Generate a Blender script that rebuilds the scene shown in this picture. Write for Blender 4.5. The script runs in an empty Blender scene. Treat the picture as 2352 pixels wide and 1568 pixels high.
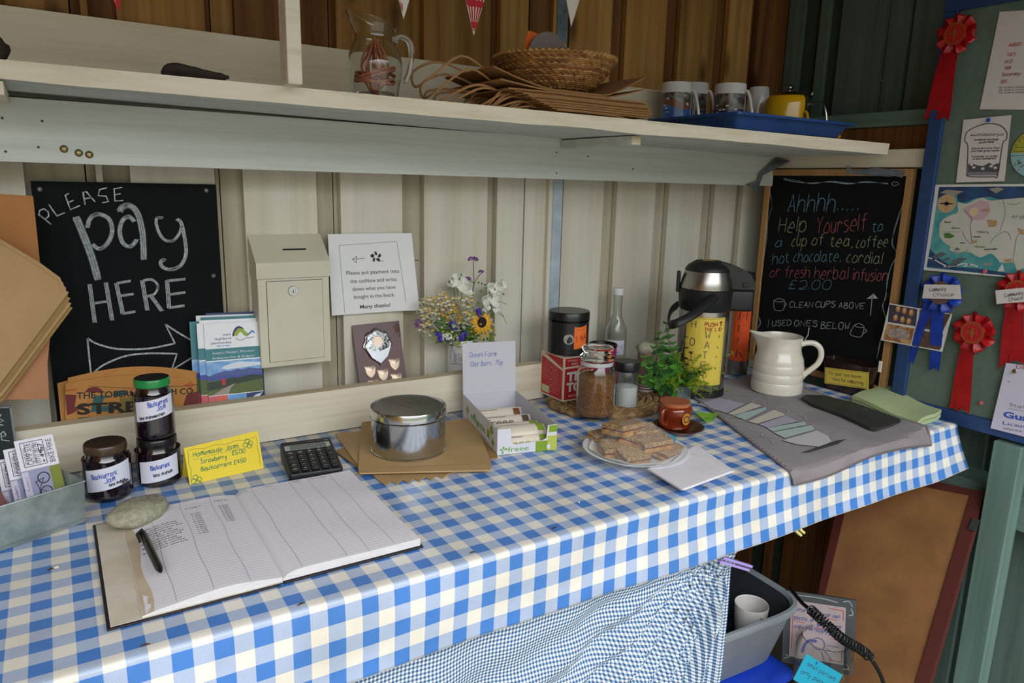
import bpy, math, random
import numpy as np
from mathutils import Vector as V, noise as mn
random.seed(7)
SC = bpy.context.scene
COL = SC.collection
# ---------------------------------------------------------------- camera
FPX = 1676.6
YAW, PITCH, ROLL = .56296415, .21215934, .02444767
CAM = V((0, 0, 1.34))
cy, sy, cp, sp = math.cos(YAW), math.sin(YAW), math.cos(PITCH), math.sin(PITCH)
_f = V((sy*cp, cy*cp, -sp)); _r = V((cy, -sy, 0)); _u = _r.cross(_f)
cr, sr = math.cos(ROLL), math.sin(ROLL)
RIGHT = cr*_r + sr*_u; UP = -sr*_r + cr*_u; FWD = _f
cd = bpy.data.cameras.new('camera'); cam = bpy.data.objects.new('camera', cd); COL.objects.link(cam)
from mathutils import Matrix
mx = Matrix((RIGHT, UP, -FWD)).transposed().to_4x4(); mx.translation = CAM
cam.matrix_world = mx
cd.sensor_width = 36; cd.lens = FPX/2352*36; cd.clip_start = .02
SC.camera = cam
# ---------------------------------------------------------------- light
w = bpy.data.worlds.new('world'); SC.world = w; w.use_nodes = True
# overcast sky, brighter overhead, dark ground; unseen dark hedges added to dim the upper wall
bg = w.node_tree.nodes['Background']; bg.inputs[1].default_value = 3.6
_tc = w.node_tree.nodes.new('ShaderNodeTexCoord'); _sp = w.node_tree.nodes.new('ShaderNodeSeparateXYZ'); _rp = w.node_tree.nodes.new('ShaderNodeValToRGB')
w.node_tree.links.new(_tc.outputs['Generated'], _sp.inputs[0]); w.node_tree.links.new(_sp.outputs[2], _rp.inputs[0]); w.node_tree.links.new(_rp.outputs[0], bg.inputs[0])
_e = _rp.color_ramp.elements; _e.new(.5); _e.new(.7)
for _i, (_p, _c) in enumerate(((0, (.10, .11, .08)), (.10, (.22, .25, .20)), (.28, (.90, .94, .98)), (.62, (2.1, 2.15, 2.2)))): _e[_i].position = _p; _e[_i].color = _c+(1,)
SC.view_settings.view_transform = 'Standard'; SC.view_settings.look = 'None'
SC.view_settings.exposure = -0.07; SC.view_settings.gamma = 1; SC.view_settings.use_curve_mapping = False
# ---------------------------------------------------------------- camera rays onto real planes (world metres)
def ray(px, py): return RIGHT*((px-1176)/FPX) - UP*((py-784)/FPX) + FWD
def hp(px, py, P, N):
    r = ray(px, py); return CAM + r*((V(P)-CAM).dot(N)/r.dot(N))
def hx(px, py, x): return hp(px, py, (x, 0, 0), V((1, 0, 0)))
def hy(px, py, y): return hp(px, py, (0, y, 0), V((0, 1, 0)))
def hz(px, py, z): return hp(px, py, (0, 0, z), V((0, 0, 1)))
TZ = .80
def fit(xl, xr, yb, ym, z=TZ):
    """a standing cylinder: silhouette columns xl, xr at row ym, nearest base row yb -> centre x, y, radius"""
    a, b = ray(xl, ym), ray(xr, ym)
    a1, a2 = math.atan2(a.x, a.y), math.atan2(b.x, b.y)
    h = (a2-a1)/2; az = (a1+a2)/2
    q = hz((xl+xr)/2, yb, z); d0 = math.hypot(q.x, q.y)
    d = d0/(1-math.sin(h)); r = d*math.sin(h)
    return d*math.sin(az), d*math.cos(az), r
def ztop(cx, cy, r, px, py):
    d = math.hypot(cx, cy); k = (d-r)/d
    return hp(px, py, (cx*k, cy*k, 0), V((cx, cy, 0)).normalized()).z
# ---------------------------------------------------------------- materials
def lin(h):
    c = [int(h[i:i+2], 16)/255 for i in (0, 2, 4)]
    return tuple(x/12.92 if x <= .04045 else ((x+.055)/1.055)**2.4 for x in c) + (1,)
MATS = {}
def nodes(name):
    m = bpy.data.materials.new(name); m.use_nodes = True
    nt = m.node_tree; return m, nt, nt.nodes['Principled BSDF']
def mapping(nt, st, coord='Object'):
    tc = nt.nodes.new('ShaderNodeTexCoord'); mp = nt.nodes.new('ShaderNodeMapping'); mp.inputs['Scale'].default_value = st
    nt.links.new(tc.outputs[coord], mp.inputs[0]); return mp.outputs[0]
def noisetex(nt, vec, sc, det=4, rough=.55, dist=0):
    n = nt.nodes.new('ShaderNodeTexNoise'); n.inputs['Scale'].default_value = sc; n.inputs['Detail'].default_value = det
    n.inputs['Roughness'].default_value = rough; n.inputs['Distortion'].default_value = dist
    nt.links.new(vec, n.inputs['Vector']); return n.outputs['Fac']
def ramp(nt, fac, stops, const=False):
    r = nt.nodes.new('ShaderNodeValToRGB'); e = r.color_ramp.elements
    if const: r.color_ramp.interpolation = 'CONSTANT'
    while len(e) < len(stops): e.new(.5)
    for i, (p, c) in enumerate(stops): e[i].position = p; e[i].color = lin(c) if isinstance(c, str) else c
    nt.links.new(fac, r.inputs[0]); return r.outputs[0]
def mixc(nt, fac, a, b, mode='MIX'):
    n = nt.nodes.new('ShaderNodeMix'); n.data_type = 'RGBA'; n.blend_type = mode
    for i, x in ((0, fac), (6, a), (7, b)):
        if hasattr(x, 'links'): nt.links.new(x, n.inputs[i])
        else: n.inputs[i].default_value = lin(x) if isinstance(x, str) else x
    return n.outputs[2]
def bumpn(nt, b, fac, strength, dist=.002):
    n = nt.nodes.new('ShaderNodeBump'); n.inputs['Strength'].default_value = strength; n.inputs['Distance'].default_value = dist
    nt.links.new(fac, n.inputs['Height']); nt.links.new(n.outputs[0], b.inputs['Normal'])
def mat(name, c, rough=.6, metal=0, c2=None, sc=12, st=(1, 1, 1), lo=.35, hi=.65, bump=0, bsc=60, trans=0, ior=1.45, coat=0, alpha=1, sheen=0, spec=.5, det=4):
    if name in MATS: return MATS[name]
    m, nt, b = nodes(name)
    b.inputs['Base Color'].default_value = lin(c); b.inputs['Roughness'].default_value = rough; b.inputs['Metallic'].default_value = metal
    b.inputs['Transmission Weight'].default_value = trans; b.inputs['IOR'].default_value = ior; b.inputs['Coat Weight'].default_value = coat
    b.inputs['Alpha'].default_value = alpha; b.inputs['Specular IOR Level'].default_value = spec
    if sheen: b.inputs['Sheen Weight'].default_value = sheen
    if c2:
        f = noisetex(nt, mapping(nt, st), sc, det)
        nt.links.new(ramp(nt, f, [(lo, c), (hi, c2)]), b.inputs['Base Color'])
    if bump: bumpn(nt, b, noisetex(nt, mapping(nt, st), bsc, 3), bump)
    MATS[name] = m; return m
def wood(name, c, c2, c3, ax='z', sc=1.0, rough=.75, bump=.25, stain=None, knots=None):
    """boards with streaks along ax, an optional stain and knots"""
    m, nt, b = nodes(name); b.inputs['Roughness'].default_value = rough; b.inputs['Specular IOR Level'].default_value = .3
    st = {'z': (40, 40, 1.3), 'x': (1.3, 40, 40), 'y': (40, 1.3, 40)}[ax]
    v = mapping(nt, tuple(s*sc for s in st))
    f = noisetex(nt, v, 1.0, 6, .6, .3)
    colr = ramp(nt, f, [(.3, c2), (.5, c), (.72, c3)])
    big = noisetex(nt, mapping(nt, {'z': (7, 7, .8), 'x': (.8, 7, 7), 'y': (7, .8, 7)}[ax]), 1.0, 3)
    colr = mixc(nt, ramp(nt, big, [(.45, (0, 0, 0, 1)), (.75, (.55, .55, .55, 1))]), colr, stain or c2)
    if knots:
        vo = nt.nodes.new('ShaderNodeTexVoronoi'); vo.inputs['Scale'].default_value = 1
        nt.links.new(mapping(nt, {'z': (9, 9, 3.2), 'x': (3.2, 9, 9), 'y': (9, 3.2, 9)}[ax]), vo.inputs['Vector'])
        colr = mixc(nt, ramp(nt, vo.outputs['Distance'], [(.07, (.85, .85, .85, 1)), (.2, (0, 0, 0, 1))]), colr, knots)
    nt.links.new(colr, b.inputs['Base Color']); bumpn(nt, b, f, bump, .003)
    MATS[name] = m; return m
def gingham(name, white, mid, blue, px, py, ox=0, oy=0, rough=.4, hatch=0, dirt=None, bump=0, coat=0):
    """checks from the cloth's own UVs in metres"""
    m, nt, b = nodes(name); b.inputs['Roughness'].default_value = rough; b.inputs['Coat Weight'].default_value = coat
    b.inputs['Coat Roughness'].default_value = .25
    uv = nt.nodes.new('ShaderNodeUVMap'); sep = nt.nodes.new('ShaderNodeSeparateXYZ'); nt.links.new(uv.outputs[0], sep.inputs[0])
    def math_(op, a, c=None):
        n = nt.nodes.new('ShaderNodeMath'); n.operation = op
        for i, x in enumerate((a, c)):
            if x is None: continue
            if hasattr(x, 'links'): nt.links.new(x, n.inputs[i])
            else: n.inputs[i].default_value = x
        return n.outputs[0]
    def stripe(s, p, o):
        return math_('LESS_THAN', math_('FRACT', math_('DIVIDE', math_('SUBTRACT', s, o), p)), .5)
    sx, sy_ = stripe(sep.outputs[0], px, ox), stripe(sep.outputs[1], py, oy)
    tot = math_('MULTIPLY', math_('ADD', sx, sy_), .5)
    c_ = ramp(nt, tot, [(0, white), (.25, mid), (.75, blue)], True)
    if hatch:
        h = math_('FRACT', math_('DIVIDE', math_('ADD', sep.outputs[0], sep.outputs[1]), hatch))
        isM = math_('COMPARE', tot, .5); isM.node.inputs[2].default_value = .1
        c_ = mixc(nt, math_('MULTIPLY', isM, math_('MULTIPLY', math_('LESS_THAN', h, .5), .35)), c_, blue)
    if dirt:
        f = noisetex(nt, mapping(nt, (1, 1, 1)), 9, 5)
        c_ = mixc(nt, ramp(nt, f, [(.42, (0, 0, 0, 1)), (.8, (.5, .5, .5, 1))]), c_, dirt, 'MULTIPLY')
    nt.links.new(c_, b.inputs['Base Color'])
    if bump: bumpn(nt, b, noisetex(nt, mapping(nt, (1, 1, 1)), 14, 3), bump, .01)
    MATS[name] = m; return m
# ---------------------------------------------------------------- mesh builder
OFF = {}
class MB:
    def __init__(s): s.v = []; s.f = []; s.m = []; s.s = []; s.uv = []; s.mats = []
    def mi(s, m):
        if m not in s.mats: s.mats.append(m)
        return s.mats.index(m)
    def add(s, vs, fs, m, smooth=False, uvs=None):
        o = len(s.v); s.v += [V(x) for x in vs]; k = s.mi(m)
        for i, f in enumerate(fs):
            s.f.append([o+j for j in f]); s.m.append(k); s.s.append(smooth); s.uv.append(uvs[i] if uvs else None)
        return s
    def box(s, c, d, m, rz=0, ax=None):
        """centre, size, turned by rz (or by an axis frame ax)"""
        if ax is None: ax = (V((math.cos(rz), math.sin(rz), 0)), V((-math.sin(rz), math.cos(rz), 0)), V((0, 0, 1)))
        vs = [V(c)+ax[0]*(i*d[0]/2)+ax[1]*(j*d[1]/2)+ax[2]*(k*d[2]/2) for k in (-1, 1) for j in (-1, 1) for i in (-1, 1)]
        return s.add(vs, [(0, 2, 3, 1), (4, 5, 7, 6), (0, 1, 5, 4), (2, 6, 7, 3), (0, 4, 6, 2), (1, 3, 7, 5)], m)
    def b2(s, a, b, m):
        a, b = V(a), V(b); return s.box((a+b)/2, [abs(b[i]-a[i]) for i in range(3)], m)
    def rbox(s, c, d, m, r=.004, rz=0, n=3, ax=None):
        """box with rounded vertical corners and softened top and bottom"""
        if ax is None: ax = (V((math.cos(rz), math.sin(rz), 0)), V((-math.sin(rz), math.cos(rz), 0)), V((0, 0, 1)))
        rings = []
        e = min(r, d[2]/2.01)
        for z, ins in [(-d[2]/2, e)] + [(-d[2]/2+e*(1-math.cos(t)), e*(1-math.sin(t))) for t in (.5, 1.1, 1.5708)] + \
                      [(d[2]/2-e*(1-math.cos(t)), e*(1-math.sin(t))) for t in (1.5708, 1.1, .5)] + [(d[2]/2, e)]:
            ring = []
            for sx, sy_, a0 in ((1, 1, 0), (-1, 1, 1), (-1, -1, 2), (1, -1, 3)):
                for i in range(n+1):
                    a = (a0+i/n)*math.pi/2
                    x = sx*(d[0]/2-r)+(r-ins*.999)*math.cos(a); y = sy_*(d[1]/2-r)+(r-ins*.999)*math.sin(a)
                    ring.append(V(c)+ax[0]*x+ax[1]*y+ax[2]*z)
            rings.append(ring)
        return s.loft(rings, m, cap=True)
    def loft(s, rings, m, cap=False, closed=True, smooth=True):
        n = len(rings[0]); vs = [p for r in rings for p in r]; fs = []
        for i in range(len(rings)-1):
            for j in range(n if closed else n-1):
                k = (j+1) % n; fs.append((i*n+j, i*n+k, (i+1)*n+k, (i+1)*n+j))
        if cap: fs += [tuple(range(n))[::-1], tuple(range((len(rings)-1)*n, len(rings)*n))]
        return s.add(vs, fs, m, smooth)
    def lathe(s, c, prof, m, n=40, smooth=True, cap=False, ax=None):
        X, Y, Z = ax or (V((1, 0, 0)), V((0, 1, 0)), V((0, 0, 1)))
        c = V(c); return s.loft([[c+X*(r*math.cos(2*math.pi*i/n))+Y*(r*math.sin(2*math.pi*i/n))+Z*z for i in range(n)] for r, z in prof], m, cap, True, smooth)
    def tube(s, pts, r, m, n=8, closed=False, flat=1.0):
        pts = [V(p) for p in pts]; N = len(pts); rings = []; up = None
        for i, p in enumerate(pts):
            t = ((pts[(i+1) % N] if (closed or i < N-1) else p)-(pts[i-1] if (closed or i > 0) else p))
            t = t.normalized() if t.length > 1e-9 else V((0, 0, 1))
            if up is None: up = t.orthogonal().normalized()
            up = (up-t*up.dot(t)); up = up.normalized() if up.length > 1e-6 else t.orthogonal().normalized()
            sd = t.cross(up); rr = r[i] if hasattr(r, '__len__') else r
            rings.append([p+up*(rr*math.cos(2*math.pi*k/n))+sd*(rr*flat*math.sin(2*math.pi*k/n)) for k in range(n)])
        if closed: rings.append(rings[0]); return s.loft(rings, m)
        return s.loft(rings, m, cap=True)
    def prism(s, poly, ext, m, side=None, smooth=False):
        """outline (3-D points) pushed along ext"""
        n = len(poly); vs = [V(p) for p in poly]+[V(p)+V(ext) for p in poly]
        s.add(vs, [tuple(range(n))[::-1], tuple(range(n, 2*n))], m)
        return s.add(vs, [(i, (i+1) % n, n+(i+1) % n, n+i) for i in range(n)], side or m, smooth)
    def poly(s, pts, m): return s.add(pts, [tuple(range(len(pts)))], m)
    def grid(s, fn, nu, nv, m, smooth=True, uv=None, th=None):
        """fn(a,b) on 0..1 squares -> point; uv(a,b) -> metres; th: thickness vector giving a closed sheet"""
        vs = [V(fn(i/nu, j/nv)) for j in range(nv+1) for i in range(nu+1)]; W = nu+1
        fs = [(j*W+i, j*W+i+1, (j+1)*W+i+1, (j+1)*W+i) for j in range(nv) for i in range(nu)]
        us = None
        if uv: us = [[uv(i/nu, j/nv), uv((i+1)/nu, j/nv), uv((i+1)/nu, (j+1)/nv), uv(i/nu, (j+1)/nv)] for j in range(nv) for i in range(nu)]
        s.add(vs, fs, m, smooth, us)
        if th is not None:
            t = V(th); s.add([p+t for p in vs], [f[::-1] for f in fs], m, smooth, [u[::-1] for u in us] if us else None)
            ed = [i for i in range(W)]+[j*W+nu for j in range(1, nv+1)]+[nv*W+i for i in range(nu-1, -1, -1)]+[j*W for j in range(nv-1, 0, -1)]
            n = len(ed); s.add([vs[i] for i in ed]+[vs[i]+t for i in ed], [(i, (i+1) % n, n+(i+1) % n, n+i)[::-1] for i in range(n)], m)
        return s
    def blob(s, c, r, m, nu=16, nv=10, wob=0, seed=0, ax=None):
        c = V(c); r = (r, r, r) if not hasattr(r, '__len__') else r
        X, Y, Z = ax or (V((1, 0, 0)), V((0, 1, 0)), V((0, 0, 1))); rings = []
        for j in range(nv+1):
            t = math.pi*j/nv; ring = []
            for i in range(nu):
                a = 2*math.pi*i/nu; d = V((math.sin(t)*math.cos(a), math.sin(t)*math.sin(a), -math.cos(t)))
                k = 1+wob*mn.noise(d*1.6+V((seed, seed*.7, 0)))
                ring.append(c+X*(d.x*r[0]*k)+Y*(d.y*r[1]*k)+Z*(d.z*r[2]*k))
            rings.append(ring)
        return s.loft(rings, m)
    def build(s, name, parent=None, bevel=0, label=None, cat=None, group=None, kind=None, sharp=38, org=None):
        po = OFF.get(parent.name, V((0, 0, 0))) if parent else None
        if po is None and org is None:
            xs = [[v[i] for v in s.v] for i in range(3)]; org = V(((min(xs[0])+max(xs[0]))/2, (min(xs[1])+max(xs[1]))/2, min(xs[2])))
        o_ = V(po) if po is not None else V(org)
        me = bpy.data.meshes.new(name); me.from_pydata([tuple(v-o_) for v in s.v], [], s.f); me.update()
        for m in s.mats: me.materials.append(m)
        me.polygons.foreach_set('material_index', s.m); me.polygons.foreach_set('use_smooth', s.s)
        if any(s.uv):
            l = me.uv_layers.new(name='UVMap'); k = 0
            for f, u in zip(s.f, s.uv):
                for j in range(len(f)):
                    if u: l.data[k].uv = u[j][:2]
                    k += 1
        if any(s.s): me.set_sharp_from_angle(angle=math.radians(sharp))
        ob = bpy.data.objects.new(name, me); COL.objects.link(ob)
        if parent: ob.parent = parent
        else: ob.location = o_
        OFF[ob.name] = o_
        if bevel:
            b = ob.modifiers.new('bevel', 'BEVEL'); b.width = bevel; b.segments = 2; b.limit_method = 'ANGLE'; b.angle_limit = .7
        tag(ob, label, cat, group, kind); return ob
def tag(o, label=None, cat=None, group=None, kind=None):
    if label: o['label'] = label
    if cat: o['category'] = cat
    if group: o['group'] = group
    if kind: o['kind'] = kind
    return o
def thing(name, label, cat, loc=(0, 0, 0), group=None):
    o = bpy.data.objects.new(name, None); COL.objects.link(o); o.location = V(loc); o.empty_display_size = .02
    OFF[o.name] = V(loc); return tag(o, label, cat, group)
def clone(o, parent=None):
    """a thing, its parts and their sub-parts, mesh data shared"""
    c = o.copy(); COL.objects.link(c)
    if parent: c.parent = parent
    for ch in list(o.children): clone(ch, c)
    return c
def struct(mb, name, bevel=0): return mb.build(name, kind='structure', bevel=bevel)
# ---------------------------------------------------------------- writing
GL = {}
for t in '''A 0329,2943,1535|B 0309,092938271606,163645443303|C 483919070513334 4|D 0309,092947452303|E 49090343,0636|F 490903,0636|G 48391907051333444626|H 0309,4943,0646|I 2923|J 4944331304|K 0309,4906,1743|L 090343|M 0309264943|N 03094349|O 2919070513334547392 9|P 0309,0939483606|Q 29190705133345473929,3552|R 0309,0939483606,2643|S 48391908173645331304|T 0949,2923|U 090413334449|V 092349|W 0913263349|X 0943,4903|Y 092649,2623|Z 09490343|a 46271604133345,474453|b 0903,05173745331304|c 372716041333|d 4943,45271604133344|e 05453727160413 33|f 49392823,0747|g 46271604133345,4742311001|h 0903,0517374643|i 0703,0908|j 171200,1918|k 0903,3705,1633|l 0903|m 0703,05172723,25374743|n 0703,0517374643|o 27160413334446 27|p 0700,05173745331304|q 46271604133345,4740|r 0703,05172736|s 3717063534231303|t 18142333,0737|u 0704132335,3733|v 071337|w 0713253347|x 0733,3703|y 07142434,372100|z 07370333|0 291907051333454739 29|1 071913|2 0819394745034 3|3 081939472645331304|4 3933,390545|5 4909063645331304|6 392805041333443606|7 094913|8 29180716361504133344361608183929|9 46270718394843|. 0304|, 1302|! 0905,0403|£ 483929181403 43,0636|& 4318192928050413 45|- 0636|' 0908|: 0405,0706|/ 0349|+ 0636,1817|= 0535,0737'''.replace('\n', '').split('|'):
    k, d = t[0], t[2:].replace(' ', ''); GL[k] = [[(int(p[i]), int(p[i+1])) for i in range(0, len(p)-1, 2)] for p in d.split(',')] if d[0] != ',' else [[(1, 3), (0, 2)]]
GL[','] = [[(1, 3), (0, 2)]]
def smooth2(p, k=4):
    if len(p) < 3: return p
    q = []
    for i in range(len(p)-1):
        a, b, c, d = p[max(i-1, 0)], p[i], p[i+1], p[min(i+2, len(p)-1)]
        for j in range(k):
            t = j/k; q.append(tuple(.5*((2*b[n])+(-a[n]+c[n])*t+(2*a[n]-5*b[n]+4*c[n]-d[n])*t*t+(-a[n]+3*b[n]-3*c[n]+d[n])*t**3) for n in (0, 1)))
    return q+[tuple(p[-1])]
def strokes(text, slant=.12, jit=.25, seed=1, caps=False):
    rnd = random.Random(seed+len(text)); x = 0; out = []
    for ch in text:
        if ch == ' ': x += 3.2; continue
        g = GL.get(ch) or GL.get(ch.upper()) or GL['-']; wd = max(p[0] for st in g for p in st); dy = rnd.uniform(-jit, jit)
        for st in g:
            pts = [(a+rnd.uniform(-jit, jit)*.5, b-3+dy+rnd.uniform(-jit, jit)*.5) for a, b in st]
            ang = not ch.isupper() or ch in 'BCDGJOPQRSU'
            pts = smooth2(pts, 3) if ang else pts
            out.append([((a+x+b*slant)/6, b/6) for a, b in pts])
        x += wd+1.5
    return out, max(x-1.5, 1)/6
def plane(O, U, W):
    U = V(U).normalized(); W = V(W); W = (W-U*W.dot(U)).normalized(); N = U.cross(W); O = V(O)
    return lambda u, v, h=0: O+U*u+W*v+N*h
def cylmap(cx, cy, r, z0, a0):
    """u runs round the can to the right as seen from outside, starting at angle a0"""
    return lambda u, v, h=0: V((cx+(r+h)*math.cos(a0+u/r), cy+(r+h)*math.sin(a0+u/r), z0+v))
def rib(mb, mp, pts, w, m, h=.0004):
    """a drawn line: a ribbon of width w lying on the surface mp"""
    n = len(pts); L = []; R = []
    if n < 2: return
    for i, p in enumerate(pts):
        a, b = pts[max(i-1, 0)], pts[min(i+1, n-1)]; dx, dy = b[0]-a[0], b[1]-a[1]; l = math.hypot(dx, dy) or 1
        e = w/2 if 0 < i < n-1 else w*.42
        L.append(mp(p[0]-dy/l*e, p[1]+dx/l*e, h)); R.append(mp(p[0]+dy/l*e, p[1]-dx/l*e, h))
    mb.add(L+R, [(i, n+i, n+i+1, i+1) for i in range(n-1)], m)
def hand(mb, mp, s, u, v, size, m, w=None, width=None, slant=.12, jit=.25, rot=0, h=.0004, align=0):
    """handwriting: u,v start of the baseline, size = capital height"""
    st, wd = strokes(s, slant, jit); k = (width/(wd*size)) if width else 1; w = w or size*.11; c_, s_ = math.cos(rot), math.sin(rot)
    u0 = -align*wd*size*k
    for p in st:
        q = [(a*size*k+u0, b*size) for a, b in p]; rib(mb, mp, [(u+a*c_-b*s_, v+a*s_+b*c_) for a, b in q], w, m, h)
_ft = {}
def printed(mb, mp, s, u, v, size, m, width=None, rot=0, align=0, h=.0004, bold=0):
    """set type: filled letters, size = capital height"""
    key = (s, bold)
    if key not in _ft:
        c = bpy.data.curves.new('t', 'FONT'); c.body = s; c.size = 1.37; c.offset = bold; c.resolution_u = 3
        o = bpy.data.objects.new('t', c); COL.objects.link(o); bpy.context.view_layer.update()
        me = bpy.data.meshes.new_from_object(o.evaluated_get(bpy.context.evaluated_depsgraph_get()))
        _ft[key] = ([tuple(x.co)[:2] for x in me.vertices], [tuple(p.vertices) for p in me.polygons]); bpy.data.objects.remove(o); bpy.data.curves.remove(c); bpy.data.meshes.remove(me)
    vs, fs = _ft[key]
    if not vs: return
    x0 = min(a for a, b in vs); x1 = max(a for a, b in vs); k = width/((x1-x0)*size) if width else 1; c_, s_ = math.cos(rot), math.sin(rot)
    q = [((a-x0-align*(x1-x0))*size*k, b*size) for a, b in vs]
    mb.add([mp(u+a*c_-b*s_, v+a*s_+b*c_, h) for a, b in q], fs, m)
def pat(mb, mp, pts, m, h=.0003): mb.add([mp(a, b, h) for a, b in pts], [tuple(range(len(pts)))], m)
def rect(mb, mp, u0, v0, u1, v1, m, h=.0003, nu=1):
    for i in range(nu):
        a, b = u0+(u1-u0)*i/nu, u0+(u1-u0)*(i+1)/nu; mb.add([mp(a, v0, h), mp(b, v0, h), mp(b, v1, h), mp(a, v1, h)], [(0, 1, 2, 3)], m, nu > 1)
def disc(mb, mp, u, v, r, m, h=.0004, n=20, r2=None): pat(mb, mp, [(u+r*math.cos(6.2832*i/n), v+(r2 or r)*math.sin(6.2832*i/n)) for i in range(n)], m, h)
def ring(mb, mp, u, v, r, w, m, h=.0005, n=28): rib(mb, mp, [(u+r*math.cos(6.2832*i/n), v+r*math.sin(6.2832*i/n)) for i in range(n+1)], w, m, h)
def frame_uv(tl, tr, bl):
    """plane from three corner points: origin bottom-left, also width and height"""
    U = (tr-tl); Wd = U.length; W_ = (tl-bl); return plane(bl, U, W_), Wd, W_.length
def toface(cx, cy): return math.atan2(-cy, -cx)   # compass angle of a round thing's side nearest the camera
def sm3(pts, k=5):
    pts = [V(p) for p in pts]; q = []
    for i in range(len(pts)-1):
        a, b, c, d = pts[max(i-1, 0)], pts[i], pts[i+1], pts[min(i+2, len(pts)-1)]
        for j in range(k):
            t = j/k; q.append(.5*((2*b)+(c-a)*t+(2*a-5*b+4*c-d)*t*t+(3*b-a-3*c+d)*t**3))
    return q+[pts[-1]]
# ================================================================ the shed
CZ = 1.34
WY = 1.60                                       # front face of the wall boards
paint = wood('painted_board', 'd7d3c4', 'ccc7b6', 'deDACC', 'z', .6, .7, .3, stain='bfb59d')
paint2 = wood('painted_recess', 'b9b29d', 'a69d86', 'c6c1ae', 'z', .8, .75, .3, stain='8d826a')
paintx = wood('painted_plank', 'c9cec8', 'b9bfb8', 'd5d9d4', 'x', 1, .65, .3, stain='bcc0b4')
cream = wood('cream_plank', 'dfd6c2', 'cfc3aa', 'e6dfd0', 'x', 1, .6, .35, stain='cbbd9f')
creamy = wood('cream_plank_deep', 'd9d3c2', 'c6bda6', 'e2dccd', 'y', 1, .6, .35, stain='c0b394')
sawn = wood('sawn_edge', 'cdbfa0', 'b5a380', 'd8ccb2', 'x', 1.5, .8, .3)
w1 = wood('natural_board_a', 'a1783f', '7d572b', 'b48c54', 'z', 1, .7, .3, stain='6a4523', knots='3b210e')
w2 = wood('natural_board_b', '744c28', '523419', '8e6236', 'z', 1, .75, .3, stain='4a2c14', knots='2c180b')
w3 = wood('natural_board_c', 'b58a4c', '966d38', 'c69f66', 'z', 1, .7, .3, stain='8a6030', knots='4a2c12')
green = wood('green_board', '5c7069', '4b5f58', '697f77', 'z', 1, .55, .2, stain='4d625a')
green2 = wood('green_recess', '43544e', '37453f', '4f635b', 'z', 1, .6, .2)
greeny = wood('green_rail', '647d75', '546a63', '718a82', 'y', 1, .5, .2, stain='55705f')
greenz = wood('green_post', '68827a', '5a7169', '758e86', 'z', 1, .45, .2, stain='5a7564')
darkb = mat('dark_gap', '2a2119', .9)
steel = mat('dull_steel', '8a93a0', .45, .7, '6d7780', 30)
paintsteel = mat('painted_steel', 'b9c8d6', .5, 0, 'a2b2bf', 20)
ghole = mat('hole', '4c4438', .8)

def px_x(px, py, y): return hy(px, py, y).x
ZS = CZ+.055                                    # paint stops behind the beam
fr = [(-700, -560), (-540, -380), (-360, -190), (-150, 60), (225, 240), (303, 495), (560, 727), (782, 924), (974, 1120), (1142, 1203), (1206, 1259), (1294, 1386), (1417, 1505), (1536, 1614), (1641, 1690), (1706, 1800), (1830, 1900)]
PZ = .74                                        # bare again below the counter
mb = MB(); mu = MB()
for i, (a, b) in enumerate(fr):
    x0, x1 = px_x(a, 450, WY), px_x(b, 450, WY)
    if i == len(fr)-1: x1 = min(x1, 1.998)
    if x0 > 1.99: continue
    mb.b2((x0, WY, PZ), (min(x1, 1.998), WY+.017, ZS), paint)
    mu.b2((x0, WY, 0), (x1, WY+.017, PZ), w2)
    mu.b2((x0, WY, ZS), (min(x1, 1.998), WY+.017, 2.22), [w1, w3, w1, w2, w1, w1, w2, w1, w1, w3, w2, w3, w3, w1, w3, w2, w3][i])
for i in range(31):
    x0 = -1.6+i*.119
    if x0 < 1.99:
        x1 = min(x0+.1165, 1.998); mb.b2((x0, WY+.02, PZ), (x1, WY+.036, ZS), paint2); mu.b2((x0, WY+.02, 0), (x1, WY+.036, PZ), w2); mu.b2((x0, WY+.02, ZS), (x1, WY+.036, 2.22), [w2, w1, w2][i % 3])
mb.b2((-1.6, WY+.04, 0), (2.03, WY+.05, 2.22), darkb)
mb2 = MB()
for src in (mb, mu):
    for i, f in enumerate(src.f): mb2.add([src.v[j] for j in f], [tuple(range(len(f)))], src.mats[src.m[i]])
struct(mb2, 'wall_back')
# right wall
mb = MB()
GX = 2.0
ge = [(1806, 1838), (1878, 1897), (1927, 2034), (2037, 2084), (2092, 2240), (2250, 2420), (2470, 2700)]
for i, (a, b) in enumerate(ge):
    y0, y1 = hx(a, 100, GX-.018).y, hx(b, 100, GX-.018).y
    mb.b2((GX-.018, y1, PZ), (GX, min(y0, WY-.001), 2.22), green); mb.b2((GX-.018, y1, 0), (GX, min(y0, WY-.001), PZ), w2 if y1 > 1.12 else green)
yy = 1.62
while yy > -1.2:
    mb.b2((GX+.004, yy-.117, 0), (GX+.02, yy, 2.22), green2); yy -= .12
yy = .58
while yy > -1.2:
    mb.b2((GX-.018, yy-.13, 0), (GX, yy, 2.22), green); yy -= .17
mb.b2((GX+.02, -1.3, 0), (GX+.04, 1.65, 2.22), darkb)
struct(mb, 'wall_right')
mb = MB(); mb.b2((-1.65, -1.2, 0), (-1.6, 1.65, 2.22), w1); struct(mb, 'wall_left')
mb = MB()
for i in range(19): mb.b2((-1.65+i*.2, -.40, 2.22), (-1.65+i*.2+.195, 1.65, 2.24), w2)
mb.b2((-1.65, -.45, 2.241), (2.1, 1.65, 2.27), darkb); struct(mb, 'ceiling')
flo = mat('floor_slab', '6f6a60', .85, 0, '5c574e', 6, bump=.3)
mb = MB(); mb.b2((-9, -12, -.05), (9, 3, 0), flo); struct(mb, 'floor')

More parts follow.
